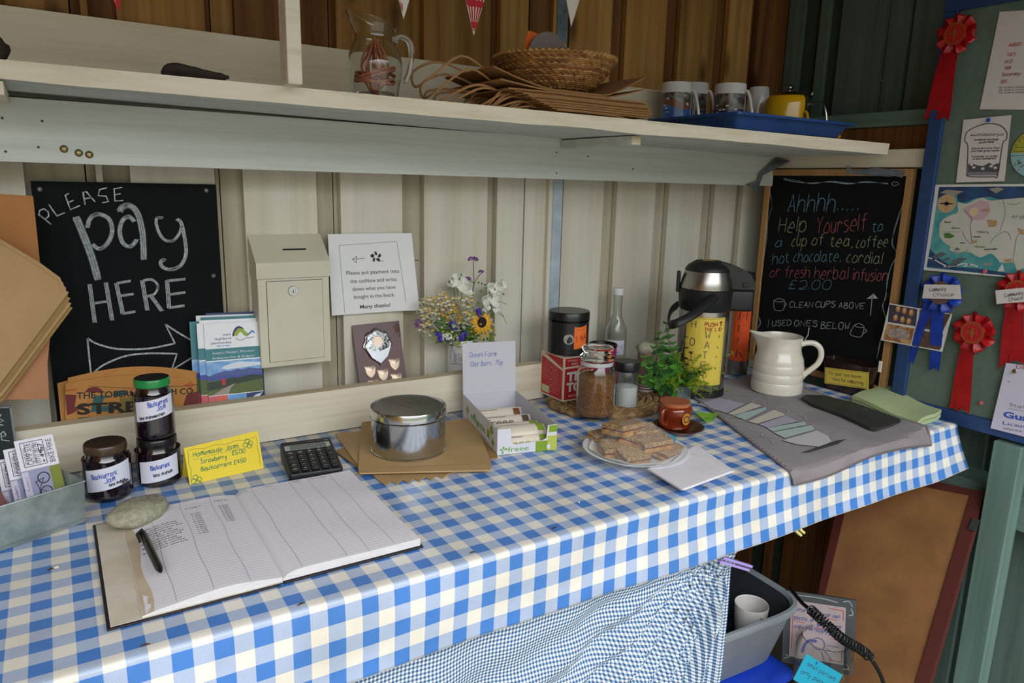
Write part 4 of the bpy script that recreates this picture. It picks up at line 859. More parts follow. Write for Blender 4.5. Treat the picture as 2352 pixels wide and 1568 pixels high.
for k in range(14): rib(mb, m2, [(Wc*(.09+k*.046), Hc*.645+.0002*k), (Wc*(.12+k*.046), Hc*.645+.0002*k)], .0008, gpen)
for u, v in ((Wc-.022, Hc*.78), (.012, Hc*.09)):
    for k in range(4): ring(mb, m2, u+.005*math.cos(k*1.7), v+.005*math.sin(k*1.7), .0042, .001, gpen, n=12)
rib(mb, m2, [(.006+(Wc-.012)*t/20, Hc-.006+.0012*math.sin(t)) for t in range(21)], .0007, ypen); rib(mb, m2, [(Wc-.005+.001*math.sin(t), Hc-.006-(Hc-.012)*t/12) for t in range(13)], .0007, ypen); rib(mb, m2, [(.005+.001*math.sin(t), Hc-.006-(Hc-.012)*t/12) for t in range(13)], .0007, ypen)
mb.build('price_card', label='folded yellow card listing homemade jam prices in green handwriting', cat='card')
# --- calculator
cbk = mat('calculator_black', '1d1f22', .4, bump=.02); keyk = mat('key_black', '121316', .35, coat=.2); keyw = mat('key_print', 'dfe3e3', .5); lcd = mat('lcd', '66706a', .2); lcf = mat('lcd_frame', 'a2aaa6', .35); solar = mat('solar', '3f3036', .2)
a, b, c, d = hz(664, 1092, TZ+.014), hz(781, 1072, TZ+.014), hz(751, 1004, TZ+.034), hz(634, 1018, TZ+.034)
m_, Wc, Hc = frame_uv(d, c, a); calc = thing('calculator', 'black desk calculator with a grey display in front of the back plank', 'calculator', V((m_(Wc/2, Hc/2).x, m_(Wc/2, Hc/2).y, TZ)))
U_ = (m_(1, 0)-m_(0, 0)); W2 = (m_(0, 1)-m_(0, 0)); N2 = U_.cross(W2); mb = MB()
q = [m_(0, 0), m_(Wc, 0), m_(Wc, Hc), m_(0, Hc)]; low = [V((p.x, p.y, TZ+.001)) for p in q]
def rc(z_, ins, r=.006):
    out = []
    for sx, sy_, a0 in ((1, 1, 0), (-1, 1, 1), (-1, -1, 2), (1, -1, 3)):
        for i in range(5):
            t = (a0+i/4)*math.pi/2; out.append((Wc/2+sx*(Wc/2-r)+(r-ins)*math.cos(t), Hc/2+sy_*(Hc/2-r)+(r-ins)*math.sin(t)))
    return out
top_ = rc(0, .0015); mid_ = rc(0, 0); bot_ = rc(0, .001)
mb.loft([[V((m_(u, v).x, m_(u, v).y, TZ+.001)) for u, v in bot_], [m_(u, v, -.002) for u, v in mid_], [m_(u, v, 0) for u, v in top_]], cbk, cap=True); mb.build('case', calc)
mb = MB(); rect(mb, m_, .006, Hc*.70, Wc-.006, Hc*.86, lcf, .0008); rect(mb, m_, .016, Hc*.715, Wc-.014, Hc*.845, lcd, .0012); mb.build('display', calc)
mb = MB(); rect(mb, m_, Wc*.55, Hc*.895, Wc*.80, Hc*.945, solar, .0008); printed(mb, m_, 'TWO WAY', Wc*.85, Hc*.90, .003, keyw, width=.008, h=.0009); mb.build('solar_panel', calc)
keys = [['MC', 'C', '-', 'GT', 'AC'], ['MR', '7', '4', '1', '0'], ['M-', '8', '5', '2', '.'], ['M+', '9', '6', '3', '='], ['/', 'x', '-', '+']]
for ci, col in enumerate(keys):
    for ri, t in enumerate(col):
        kw, kh = Wc*.135, Hc*.085; u = Wc*(.13+.185*ci); v = Hc*(.60+(.02 if ci > 1 else -.03)-.118*ri)-(0 if ci < 2 else 0); v = Hc*(.575-.118*ri+(.05 if ci > 1 and 0 else 0)); 
        if ci == 4 and ri == 3: kh *= 2.2; v -= Hc*.055
        mb = MB(); mb.rbox(m_(u, v, .002), (kw, kh, .005), keyk, r=.0018, ax=(U_, W2, N2)); printed(mb, m_, t, u, v-.0018, .0036, keyw, align=.5, h=.0048, bold=.02); mb.build('key', calc)
for ci in (2, 3, 4):
    u = Wc*(.13+.185*ci); v = Hc*.655; mb = MB(); mb.rbox(m_(u, v, .002), (Wc*.12, Hc*.04, .0045), keyk, r=.0014, ax=(U_, W2, N2)); rect(mb, m_, u-.003, v-.0008, u+.003, v+.0008, keyw, .0046); mb.build('key', calc)
# --- ledger
cov = mat('book_cover', '1f1b22', .5, bump=.05); page = mat('page', 'e3e0e6', .8); pagee = mat('page_edges', 'dcdadc', .85, 0, 'c9c5c6', 300, (.2, .2, 6)); stain = mat('stained_page', 'cbbba2', .85, 0, 'bda98c', 30); endp = mat('endpaper', 'd2cabb', .85, 0, 'c4b9a6', 14); rule = mat('page_rule', '9a97a8', .85)
BX, BM, BR, BY0, BY1 = .013, .224, .433, .919, 1.236
bk = thing('account_book', 'open black account book with ruled pages and handwritten entries', 'book', ((BX+BR)/2, (BY0+BY1)/2, TZ))
mb = MB(); mb.b2((BX, BY0, TZ+.001), (BM-.004, BY1, TZ+.0035), cov); mb.b2((BM+.001, BY0+.002, TZ+.001), (BR, BY1, TZ+.0035), cov); mb.build('cover', bk, bevel=.0008)
mb = MB(); mb.b2((BX+.004, BY0+.004, TZ+.0035), (BM, BY1-.004, TZ+.0042), endp); mb.build('endpaper', bk)
def zl_(x, y):   # left stack of pages
    t = (x-.05)/(BM-.05); return TZ+.0045+.012*math.sin(max(0, min(1, t))*math.pi*.86)**.8+.0008*math.sin(x*60+y*12)
def zr_(x, y):
    t = (x-BM)/(BR-BM); return TZ+.007+.011*(1-math.exp(-t*22))-.003*t+.0009*math.sin(y*40+x*18)*t
def lx(a): return .052+(BM-.052)*a
mb = MB()
n = 30
def blk_(xa, xb, zf, ya, yb, top_m, side):
    mb.grid(lambda a, b: (xa+(xb-xa)*a, ya+(yb-ya)*b, zf(xa+(xb-xa)*a, ya+(yb-ya)*b)), n, 24, top_m)
    for yy, sgn in ((ya, 1), (yb, -1)):
        for i in range(n):
            x0, x1 = xa+(xb-xa)*i/n, xa+(xb-xa)*(i+1)/n; f = [(x0, yy, TZ+.0042), (x1, yy, TZ+.0042), (x1, yy, zf(x1, yy)), (x0, yy, zf(x0, yy))]; mb.add(f if sgn > 0 else f[::-1], [(0, 1, 2, 3)], side)
    for xx in (xa, xb):
        for j in range(12):
            y0, y1 = ya+(yb-ya)*j/12, ya+(yb-ya)*(j+1)/12; mb.add([(xx, y0, TZ+.0042), (xx, y1, TZ+.0042), (xx, y1, zf(xx, y1)), (xx, y0, zf(xx, y0))], [(0, 1, 2, 3)], side)
blk_(.052, BM, zl_, BY0+.006, BY1-.006, page, pagee)
def ml(u, v, h=0): return V((u, v, zl_(u, v)+h))
def mr(u, v, h=0): return V((u, v, zr_(u, v)+h))
def crv(m_, x0, y0, x1, y1, w_, m, wob=0, h=.0003, n=14): rib(mb, m_, [(x0+(x1-x0)*t/n+wob*math.sin(t*.9), y0+(y1-y0)*t/n) for t in range(n+1)], w_, m, h)
for i in range(12): mb.add([ml(.0525, BY0+.006+.305*i/12+.0, .0002), ml(.066+.003*math.sin(i), BY0+.006+.305*i/12, .0002), ml(.066+.003*math.sin(i+1), BY0+.006+.305*(i+1)/12, .0002), ml(.0525, BY0+.006+.305*(i+1)/12, .0002)], [(0, 1, 2, 3)], stain)
for i in range(38):
    yy = BY0+.016+i*.0075; crv(ml, .054, yy, BM-.001, yy, .00035, rule)
for xx in (.092, .137, .183): crv(ml, xx, BY0+.008, xx, BY1-.008, .0006, rule, .0012)
rnd = random.Random(3)
hand(mb, ml, 'COST', .142, BY1-.040, .0055, kpen, width=.024, w=.0006); hand(mb, ml, 'TOTAL', .187, BY1-.030, .005, kpen, width=.024, w=.0006)
for i in range(13):
    yy = BY0+.306-.085-.0075*i+.02
    if i < 11:
        hand(mb, ml, rnd.choice(['Blackcurrant jam', 'Oat bar and tea', 'Strawberry jam', 'Flapjack coffee', 'Veg bag']), .080, yy, .0042, kpen, width=rnd.uniform(.03, .052), w=.00055)
        hand(mb, ml, rnd.choice(['4.50', '5.00', '2.00', '1.75']), .146, yy+.012, .0042, kpen, width=.014, w=.00055)
        if i % 2 == 0: hand(mb, ml, rnd.choice(['26/7', '27/7', '28/7']), .069, yy, .004, kpen, width=.009, w=.00055)
        if i < 9: hand(mb, ml, rnd.choice(['9.50', '7.00', '4.50']), .190, yy+.024, .0042, kpen, width=.014, w=.00055)
mb.build('left_pages', bk, label='used left page filled with written entries')
mb = MB(); blk_(BM+.0005, BR-.004, zr_, BY0+.006, BY1-.004, page, pagee)
for i in range(39):
    yy = BY0+.014+i*.0075; crv(mr, BM+.003, yy, BR-.005, yy, .00035, rule)
for xx in (BM+.028, BM+.092, BM+.125, BM+.165): crv(mr, xx, BY0+.008, xx, BY1-.006, .0006, rule, .0010)
for t, u, wd in (('DATE', .004, .016), ('ITEM', .045, .016), ('COST', .097, .014), ('TOTAL COST', .128, .03)): hand(mb, mr, t, BM+u, BY1-.014, .0042, kpen, width=wd, w=.0006)
mb.build('right_pages', bk, label='blank ruled right page')
# --- pebble and pen
peb = mat('pebble', 'a3a08c', .85, 0, '868370', 160, bump=.35, bsc=150)
q = hz(322, 1196, TZ+.014); mb = MB(); U = V((math.cos(.45), math.sin(.45), 0)); W2 = V((-U.y, U.x, 0)); cpt = V((q.x, q.y+.012, TZ+.0245))
mb.blob(cpt, (.049, .034, .0195), peb, 32, 18, .18, 4, ax=(U, W2, V((0, 0, 1))))
pm = lambda u, v, h=0: cpt+U*u+W2*v+V((0, 0, .0195*math.sqrt(max(0, 1-(u/.052)**2-(v/.036)**2))+.0006+h))
for s in ([(.012, -.008), (.016, .006)], [(.016, .006), (.028, -.010)], [(.028, -.010), (.030, .006)], [(.012, -.008), (.018, -.006)]): rib(mb, pm, [(s[0][0]+(s[1][0]-s[0][0])*t/4, s[0][1]+(s[1][1]-s[0][1])*t/4) for t in range(5)], .0011, mat('pebble_mark', '4e4b42', .9), .0012)
mb.build('pebble', label='flat grey pebble weighing down the top left of the account book', cat='stone')
a, b = hz(326, 1222, TZ+.025), hz(370, 1314, TZ+.023); d = (b-a); L = d.length; dn = d.normalized(); sd = V((dn.y, -dn.x, 0)).normalized()
pen = thing('pen', 'black retractable pen lying on the left page of the account book', 'pen', (a+b)/2-V((0, 0, .006)))
pk = mat('pen_black', '141518', .35, coat=.3); mb = MB(); mb.tube([a, a+dn*.004, a+dn*.03, a+dn*(L*.5), a+dn*(L-.014), a+dn*(L-.004), b], [.0038, .0052, .0056, .0054, .005, .003, .0012], pk, 16); mb.build('barrel', pen)
mb = MB(); mb.tube([a+dn*.004-sd*.0+V((0, 0, .006)), a+dn*.012+sd*.008+V((0, 0, .004)), a+dn*.036+sd*.0085+V((0, 0, .003))], [.0022, .0026, .0018], pk, 8); mb.build('clip', pen)
# --- paper bags under the tin
def flat(name, pts, z, m, label, th=.0018, group='brown paper bags under the biscuit tin', extra=None):
    q = [hz(x, y, z) for x, y in pts]; mb = MB(); mb.prism(q if area(q) > 0 else q[::-1], (0, 0, th), m)
    if extra: extra(mb, z+th)
    mb.build(name, label=label, cat='paper bag', group=group)
def area(q): return sum(q[i].x*q[(i+1) % len(q)].y-q[(i+1) % len(q)].x*q[i].y for i in range(len(q)))
def zg(a, b, n, amp):
    return [(a[0]+(b[0]-a[0])*i/n, a[1]+(b[1]-a[1])*i/n+(amp if i % 2 else -amp)) for i in range(n+1)]
hzm = lambda z: (lambda u, v, h=0: V((u, v, z+h)))
flat('paper_bag', [(840, 985), (1035, 985), (1050, 1085)]+zg((1030, 1094), (885, 1112), 11, 4)+[(862, 1098), (820, 1050)], TZ+.001, kraft, 'lowest paper bag under the tin with its toothed edge towards the front')
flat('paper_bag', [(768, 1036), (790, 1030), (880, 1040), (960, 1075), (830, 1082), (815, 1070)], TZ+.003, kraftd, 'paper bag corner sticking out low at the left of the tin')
flat('paper_bag', [(770, 997), (850, 990), (960, 1000), (940, 1070), (826, 1075), (800, 1040)], TZ+.0052, kraft, 'paper bag reaching furthest left towards the calculator')
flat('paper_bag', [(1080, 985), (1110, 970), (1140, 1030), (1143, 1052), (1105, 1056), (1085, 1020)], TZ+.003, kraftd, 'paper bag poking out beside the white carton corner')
def ex(mb, z):
    m_ = hzm(z); rib(mb, m_, [(hz(x, y, z).x, hz(x, y, z).y) for x, y in ((860, 1075), (940, 1072), (1020, 1068), (1126, 1064))], .0008, kraftd); 
flat('paper_bag', [(838, 948), (860, 938), (1000, 972), (1084, 962), (1092, 968), (1129, 1068), (1126, 1082), (825, 1089), (823, 1080), (828, 990)], TZ+.0075, kraft, 'top paper bag lying flat directly under the tin', .003, extra=ex)
# --- tin
tin = mat('tin_side', 'c3c5c6', .16, 1, bump=.03, bsc=30); tinl = mat('tin_lid', '8f8d82', .32, 1, bump=.05, bsc=200)
x, y, r = fit(853, 1023, 1060, 1010, TZ+.011); z0 = TZ+.0108; zt = ztop(x, y, r, 935, 956)
tt = thing('biscuit_tin', 'round silver tin with a scratched lid standing on brown paper bags', 'tin', (x, y, z0))
mb = MB(); mb.lathe((x, y, 0), [(.0001, z0+.003), (r-.004, z0+.003), (r-.001, z0), (r+.0015, z0+.001), (r+.0015, z0+.003), (r, z0+.004), (r, zt-.012)], tin, 72); mb.build('tin_body', tt)
mb = MB(); mb.lathe((x, y, 0), [(r+.0005, zt-.020), (r+.003, zt-.0205), (r+.0035, zt-.0185), (r+.002, zt-.017), (r+.002, zt-.002), (r+.001, zt), (r-.002, zt-.0005), (r-.004, zt-.0025), (r-.006, zt-.002), (.0001, zt-.0018)], tin, 72)
mb.lathe((x, y, 0), [(r-.0045, zt-.0019), (.0001, zt-.0014)], tinl, 72)
d = V((x, y, 0)).normalized(); U = V((-.15, -1, 0)).normalized(); W2 = V((1, -.15, 0)).normalized()
m_ = lambda u, v, h=0: V((x, y, zt-.0012+h))+V((u*.25+v*.97, -u*.97+v*.25, 0))
mk = mat('lid_scratch', '4c4b42', .6)
for i, (t, wd) in enumerate((('PLEASE TAKE', .062), ('CHANGE IF', .055), ('YOU NEED IT', .05))): hand(mb, m_, t, -.035, .028-.019*i, .007, mk, width=wd, w=.0007)
mb.build('tin_lid', tt)
# --- carton of oat bars
ctn = mat('carton_white', 'd4d3da', .55); cin = mat('carton_inside', 'c9c9d1', .7); fg = mat('freee_green', '7f9b2c', .5); fg2 = mat('freee_bright', '5f9e34', .5); fy = mat('freee_lime', 'b3bd52', .5); fbr = mat('wrapper_brown', '7a4a34', .5); wrp = mat('wrapper', 'd8cdbd', .4, bump=.25, bsc=70); fdk = mat('freee_dark', '5a463c', .5)
A, B = hz(1141, 1046, TZ+.0005), hz(1278, 1032, TZ+.0005); U = (B-A).normalized(); W2 = V((-U.y, U.x, 0)); hh = hp(1141, 987, A, W2).z-TZ; bw = (B-A).length
bkp = hz(1073, 905, TZ+hh); dep = (bkp-A).dot(W2)
bo = thing('oat_bar_carton', 'open white and green carton of oat bars with a price written inside the raised lid', 'carton', A+U*bw/2+W2*dep/2)
c3 = lambda u, v, z: A+U*u+W2*v+V((0, 0, z)); T_ = .001
mb = MB()
def slab(p, q_, r_, s_, th): mb.prism([p, q_, r_, s_], th, cin, ctn); 
mb.prism([c3(0, 0, 0), c3(bw, 0, 0), c3(bw, dep, 0), c3(0, dep, 0)], (0, 0, T_), cin)
for u0, s_ in ((0, 1), (bw, -1)):
    mb.prism([c3(u0, 0, 0), c3(u0, dep, 0), c3(u0, dep, hh), c3(u0, 0, hh)], U*T_*s_, cin); mb.add([c3(u0-.0002*s_, 0, 0), c3(u0-.0002*s_, dep, 0), c3(u0-.0002*s_, dep, hh), c3(u0-.0002*s_, 0, hh)], [(0, 1, 2, 3)], ctn)
mb.prism([c3(0, dep, 0), c3(bw, dep, 0), c3(bw, dep, hh), c3(0, dep, hh)], -W2*T_, cin)
# front with a dipped window
fz = [(0, 0), (bw, 0), (bw, hh), (bw*.84, hh), (bw*.82, hh*.5), (bw*.76, hh*.42), (bw*.30, hh*.36), (bw*.24, hh*.44), (bw*.22, hh)]
fz += [(0, hh)]; 
mb.prism([c3(u, 0, z) for u, z in fz], W2*T_, ctn)
mf = plane(A, U, V((0, 0, 1)))
rect(mb, mf, bw*.64, 0, bw, hh*.40, fg, .0004); rect(mb, mf, bw*.84, 0, bw, hh*.58, fy, .0006); rect(mb, mf, bw*.86, hh*.72, bw, hh*.98, fg, .0005); disc(mb, mf, bw*.86, hh*.16, .004, ctn, .0008, r2=.006)
printed(mb, mf, 'freee', bw*.18, hh*.10, .011, fg2, width=.045, h=.0005); 
for a in (.4, 1.6, 2.9, 4.3): pat(mb, mf, [(bw*.11+.001*math.cos(a), hh*.18+.001*math.sin(a)), (bw*.11+.006*math.cos(a-.4), hh*.18+.006*math.sin(a-.4)), (bw*.11+.009*math.cos(a), hh*.18+.009*math.sin(a)), (bw*.11+.006*math.cos(a+.4), hh*.18+.006*math.sin(a+.4))], fg2, .0005)
ms = plane(c3(-.0004, dep, 0), -W2, V((0, 0, 1)))
for u, v, s_ in ((.16, .55, .012), (.3, .45, .008), (.38, .6, .008), (.47, .4, .01), (.78, .5, .014), (.86, .75, .014), (.9, .35, .012)):
    a = u*9; pat(mb, ms, [(dep*u+s_*math.cos(a+t)*(1 if k % 2 == 0 else .5), hh*v+s_*math.sin(a+t)*(1 if k % 2 == 0 else .5)) for k, t in enumerate((0, .8, 1.57, 2.4, 3.14, 3.9, 4.71, 5.5))], fg if s_ > .009 else fg2, .0004)
printed(mb, ms, 'freee', dep*.35, hh*.35, .018, fg2, width=.09, h=.0006)
mb.build('carton_body', bo)
mb = MB(); l0, l1 = c3(0, dep, hh), c3(bw, dep, hh); tpz = hp(1078, 790, l0, W2).z; lean = W2*.012
mb.prism([l0, l1, l1+lean+V((0, 0, tpz-l1.z)), l0+lean+V((0, 0, tpz-l1.z))], W2*T_, cin); ml_ = plane(l0, U, lean+V((0, 0, tpz-l1.z))); Hl = (lean+V((0, 0, tpz-l1.z))).length
hand(mb, ml_, 'Doves Farm', bw*.13, Hl*.72, .011, bpen, width=bw*.50, w=.001); hand(mb, ml_, 'Oat Bars  75p', bw*.15, Hl*.54, .011, bpen, width=bw*.60, w=.001); mb.build('lid', bo, label='raised white lid reading Doves Farm Oat Bars 75p')
def oatbar(v, z, lab, col, tilt, txt, u0=.006):
    mb = MB(); Lb = bw-.014; ax_ = W2*math.cos(tilt)+V((0, 0, math.sin(tilt))); nn = U.cross(ax_); o = c3(u0, v, z); hw = .018
    def f(a, b):
        e = min(a, 1-a); t = min(1, e/.10); ww = hw*(.9+.1*t); hgt = .009*t**.6*math.sin(math.pi*min(1, max(0, b)))**.5
        return o+U*(Lb*a)+ax_*(ww*(b*2-1))+nn*(hgt+.0006*math.sin(a*160)*(1 if e < .06 else 0))
    mb.grid(f, 30, 10, wrp); mb.grid(lambda a, b: f(1-a, b)-nn*.0*1-nn*(2*(f(1-a, b)-(o+U*(Lb*(1-a))+ax_*(hw*(b*2-1)))).dot(nn))*.6, 30, 10, wrp)
    fm_ = lambda u, w_, h=0: f(u/Lb, min(1, max(0, .5+w_/(2*hw))))+nn*(h+.0003)
    if txt: printed(mb, fm_, 'freee', Lb*.10, -.007, .014, col, width=Lb*.52, h=.0004, bold=.005)
    mb.grid(lambda a, b: fm_(Lb*(.80+.13*a), -.013+.026*b, .0006), 8, 8, col); mb.grid(lambda a, b: fm_(Lb*(.08+.40*a), .0115+.0012*b, .0006), 12, 1, fdk); mb.grid(lambda a, b: fm_(Lb*(.02+.05*a), -.006+.012*b, .0006), 4, 4, col)
    mb.build('oat_bar', label=lab, cat='snack bar', group='wrapped oat bars in the open carton')
oatbar(dep*.73, .020, 'rearmost oat bar in the carton, on its edge', fbr, .95, False)
oatbar(dep*.50, .022, 'oat bar with a brown cocoa pod and large brown lettering', fdk, .85, True)
oatbar(dep*.30, .026, 'oat bar with a green leaf end, third from the back of the carton', fg, .5, False)
oatbar(dep*.16, .034, 'green ended oat bar resting high at the front of the carton', fg, .35, False)
oatbar(dep*.09, .014, 'lowest front oat bar seen through the carton window', fg, 1.2, True)
# ================================================================ things on the counter, right half
glass = mat('clear_glass', 'f4f8f6', .02, trans=1, ior=1.42); tglass = mat('thin_glass', 'ffffff', .03, alpha=.22, spec=1, coat=.6)
# --- straw mat
straw = mat('straw', 'a4855a', .85, 0, '5e4526', 60, lo=.3, hi=.7, bump=.8, bsc=120); straw2 = mat('straw_light', 'b89a6c', .85, 0, '806138', 80)
mc = hz(1400, 925, TZ); mb = MB(); rnd = random.Random(9)
for k in range(9):
    rr = .16-.0175*k
    if rr < .01: break
    n = max(12, int(rr*330)); pts = [(mc.x+rr*1.02*math.cos(6.2832*i/n+k)*(1+.012*math.sin(i*2.1)), mc.y+rr*.8*math.sin(6.2832*i/n+k), TZ+.008+.002*math.sin(i*1.9)) for i in range(n)]
    mb.tube(pts, [.0078*(1+.25*math.sin(i*2.4)) for i in range(n+1)], straw, 7, closed=True)
for k in range(230):
    a = rnd.uniform(0, 6.28); rr = rnd.choice([.155, .15, .13, .11, .16]); p = V((mc.x+rr*math.cos(a), mc.y+rr*.8*math.sin(a), TZ+.0145)); t = V((-math.sin(a), math.cos(a), 0)); n_ = V((math.cos(a), math.sin(a), 0))
    d_ = (t+n_*rnd.uniform(-.9, .9)).normalized()*.011; mb.tube([p-d_-V((0, 0, .003)), p+V((0, 0, .0008)), p+d_-V((0, 0, .003))], .0019, straw2 if k % 2 else straw, 5, flat=.6)
for k in range(24):
    a = rnd.uniform(3.4, 5.4); p = V((mc.x+.165*math.cos(a), mc.y+.135*math.sin(a), TZ+.006)); mb.tube([p, p+V((rnd.uniform(-.02, .02), rnd.uniform(-.02, .004), .002))], .0006, straw2, 4)
mb.build('straw_mat', label='plaited straw mat under the tea box, coffee jar and sugar jar', cat='mat')
MZ = TZ+.0165
# --- red tea box
red = mat('tea_red', 'b8262c', .45); ivory = mat('tea_ivory', 'e0cdb0', .5); trw = mat('tea_white', 'e6e2dc', .5); tnv = mat('tea_navy', '23264a', .5)
tx, ty = 1.034, 1.398; tb = .115; th_ = .112; z0 = MZ
mb = MB(); mb.b2((tx, ty, z0), (tx+tb, ty+.098, z0+th_), ivory)
mL = plane((tx, ty+.098, z0), (0, -1, 0), (0, 0, 1)); mF = plane((tx, ty, z0), (1, 0, 0), (0, 0, 1))
pat(mb, mL, [(.004, .004), (.094, .004), (.094, .078), (.004, .100)], red, .0003); pat(mb, mL, [(.016, .109), (.094, .084), (.094, .109)][::-1], red, .0003)
for i in range(9): rib(mb, mL, [(.008, .09-i*.0055), (.008+.03+.004*math.sin(i*2), .09-i*.0055-.0015)], .0011, mat('tea_small_print', 'd98f86', .6), .0005)
for i in range(12): rib(mb, mL, [(.050, .082-i*.006), (.050+.026+.005*math.sin(i*3), .082-i*.006-.001)], .001, MATS['tea_small_print'], .0005)
for i in range(5): disc(mb, mL, .046, .078-i*.016, .0016, trw, .0006, 8)
rect(mb, mL, .007, .008, .04, .026, mat('tea_panel', 'c8c79a', .6), .0006)
rect(mb, mF, .004, .004, tb-.004, .083, red, .0003); rect(mb, mF, .004, .088, tb-.004, th_-.003, red, .0003)
printed(mb, mF, 'NATURALLY', .012, .101, .004, trw, width=.03); printed(mb, mF, 'RED', .024, .091, .006, trw, width=.018)
for dx_, m in ((.0012, tnv), (0, trw)):
    printed(mb, mF, 'TICK', .010+dx_, .052-dx_, .022, m, width=.085, h=.0004+(.0003 if m is trw else 0), bold=.08); printed(mb, mF, 'TOCK', .010+dx_, .025-dx_, .022, m, width=.095, h=.0004+(.0003 if m is trw else 0), bold=.08)
printed(mb, mF, 'ROOIBOS', .018, .010, .006, trw, width=.05)
mb.build('tea_box', label='red and cream tea box carrying the black canister', cat='box')
# --- black canister
cblk = mat('canister_black', '17181a', .35, coat=.15); cz = z0+th_
x, y, r = fity(1258, 1351, 790, 1.447); zt = ztop(x, y, r, 1308, 720)
cn = thing('tea_canister', 'black round canister with a clear window and orange paper tag on the tea box', 'canister', (x, y, cz))
mb = MB(); mb.lathe((x, y, cz), [(.0001, .0005), (r-.002, .0005), (r, .003), (r, (zt-cz)*.76), (r-.002, (zt-cz)*.78)], cblk, 56)
cm = cylmap(x, y, r, cz, toface(x, y)); disc(mb, cm, .002, (zt-cz)*.40, .013, mat('canister_window', 'a9a59e', .15, 0, '7d7871', 90), .0005, 24); mb.build('canister_body', cn)
mb = MB(); mb.lathe((x, y, cz), [(r-.002, (zt-cz)*.775), (r+.001, (zt-cz)*.785), (r+.001, (zt-cz)*.80), (r-.002, (zt-cz)*.805)], glass, 56); mb.build('glass_collar', cn)
mb = MB(); mb.lathe((x, y, cz), [(r-.001, (zt-cz)*.81), (r+.001, (zt-cz)*.815), (r+.001, (zt-cz)-.003), (r-.001, zt-cz), (.0001, zt-cz)], cblk, 56); mb.build('lid', cn)
ora = mat('orange_paper', 'e8702a', .65); orr2 = mat('orange_deep', 'd8501a', .65); rpen = mat('red_pen', 'a02a22', .7)
mb = MB(); a1 = toface(x, y)+.28; cm2 = cylmap(x, y, r+.0015, cz, a1)
out_ = [(.004, .104), (.012, .100), (.034, .110), (.037, .085), (.033, .060), (.037, .034), (.034, .030), (.008, .024), (.0, .060), (.003, .085)]
s_ = (zt-cz)/.15
for i in range(8):
    def col(t): 
        u = .038*t; top = .104+.006*t-.004*math.sin(t*3.14); bot = .026+.004*t; l = .003*math.sin(t*3); return u, bot*s_, top*s_
    (u0, b0, t0), (u1, b1, t1) = col(i/8), col((i+1)/8); mb.add([cm2(u0, b0), cm2(u1, b1), cm2(u1, t1), cm2(u0, t0)], [(0, 1, 2, 3)], ora, True)
hand(mb, cm2, 'T-BAGS', .005, .050*s_, .017*s_, rpen, width=.046, w=.0016, h=.0006, rot=.25)
rib(mb, cm2, smooth2([(.003, .100*s_), (.016, .092*s_), (.03, .098*s_), (.037, .105*s_)]), .0006, rpen, .0006); mb.build('orange_tag', cn, label='orange tag with T-BAGS in red pen')
# --- cocoa tin
x, y, r = fity(1353, 1417, 790, 1.49); zt = ztop(x, y, r, 1385, 795); mb_ = thing('cocoa_tin', 'magenta tin with a sunken black lid behind the coffee jar', 'tin', (x, y, MZ))
mb = MB(); mb.lathe((x, y, 0), [(.0001, MZ), (r, MZ), (r, zt-.006)], mat('magenta', 'a8266a', .4), 40); cm = cylmap(x, y, r, zt-.03, toface(x, y)-.7); rect(mb, cm, 0, .012, .05, .018, trw, .0004, 10); mb.build('tin_body', mb_)
mb = MB(); mb.lathe((x, y, 0), [(r, zt-.008), (r+.0015, zt-.007), (r+.0015, zt-.001), (r, zt), (r-.003, zt-.001), (r-.004, zt-.007), (.0001, zt-.007)], cblk, 40); mb.build('lid', mb_)
# --- coffee jar
cof = mat('coffee_granules', '7a4a26', .9, 0, 'a8703a', 300, lo=.35, hi=.6, bump=1, bsc=420, det=2)
x, y, r = fit(1323, 1413, 966, 900, MZ-.006); z0 = MZ-.004; zt = ztop(x, y, r*.78, 1372, 802)
cj = thing('coffee_jar', 'glass jar of brown coffee granules with a clear glass stopper', 'jar', (x, y, z0)); H = zt-z0
P_ = [(r*.90, 0), (r*.98, .004), (r, .010), (r, H*.60), (r*.97, H*.65), (r*.84, H*.725), (r*.80, H*.75), (r*.80, H*.80)]
mb = MB(); mb.lathe((x, y, z0), [(.0001, 0)]+P_+[(a-.003, b) for a, b in P_[::-1]][:-1]+[(r*.88, .004), (.0001, .004)], glass, 56); mb.build('jar_body', cj)
mb = MB(); mb.lathe((x, y, z0), [(.0001, .0045), (r*.87, .0045), (r*.955, .009), (r-.0034, .014), (r-.0034, H*.56), (r*.80, H*.585), (.0001, H*.60)], cof, 48); mb.build('coffee', cj, label='brown coffee granules')
mb = MB(); mb.lathe((x, y, z0), [(r*.815, H*.735), (r*.83, H*.74), (r*.83, H*.785), (r*.81, H*.79)], mat('seal_band', 'c9cfcf', .2, alpha=.8), 48); mb.build('seal_ring', cj)
mb = MB(); mb.lathe((x, y, z0), [(.0001, H*.80), (r*.74, H*.80), (r*.90, H*.82), (r*.90, H*.86), (r*.78, H*.885), (r*.72, H*.90), (r*.72, H*.93), (r*.80, H*.955), (r*.82, H*.975), (r*.78, H*.995), (r*.6, H), (.0001, H*.985)], glass, 56); mb.build('glass_stopper', cj)
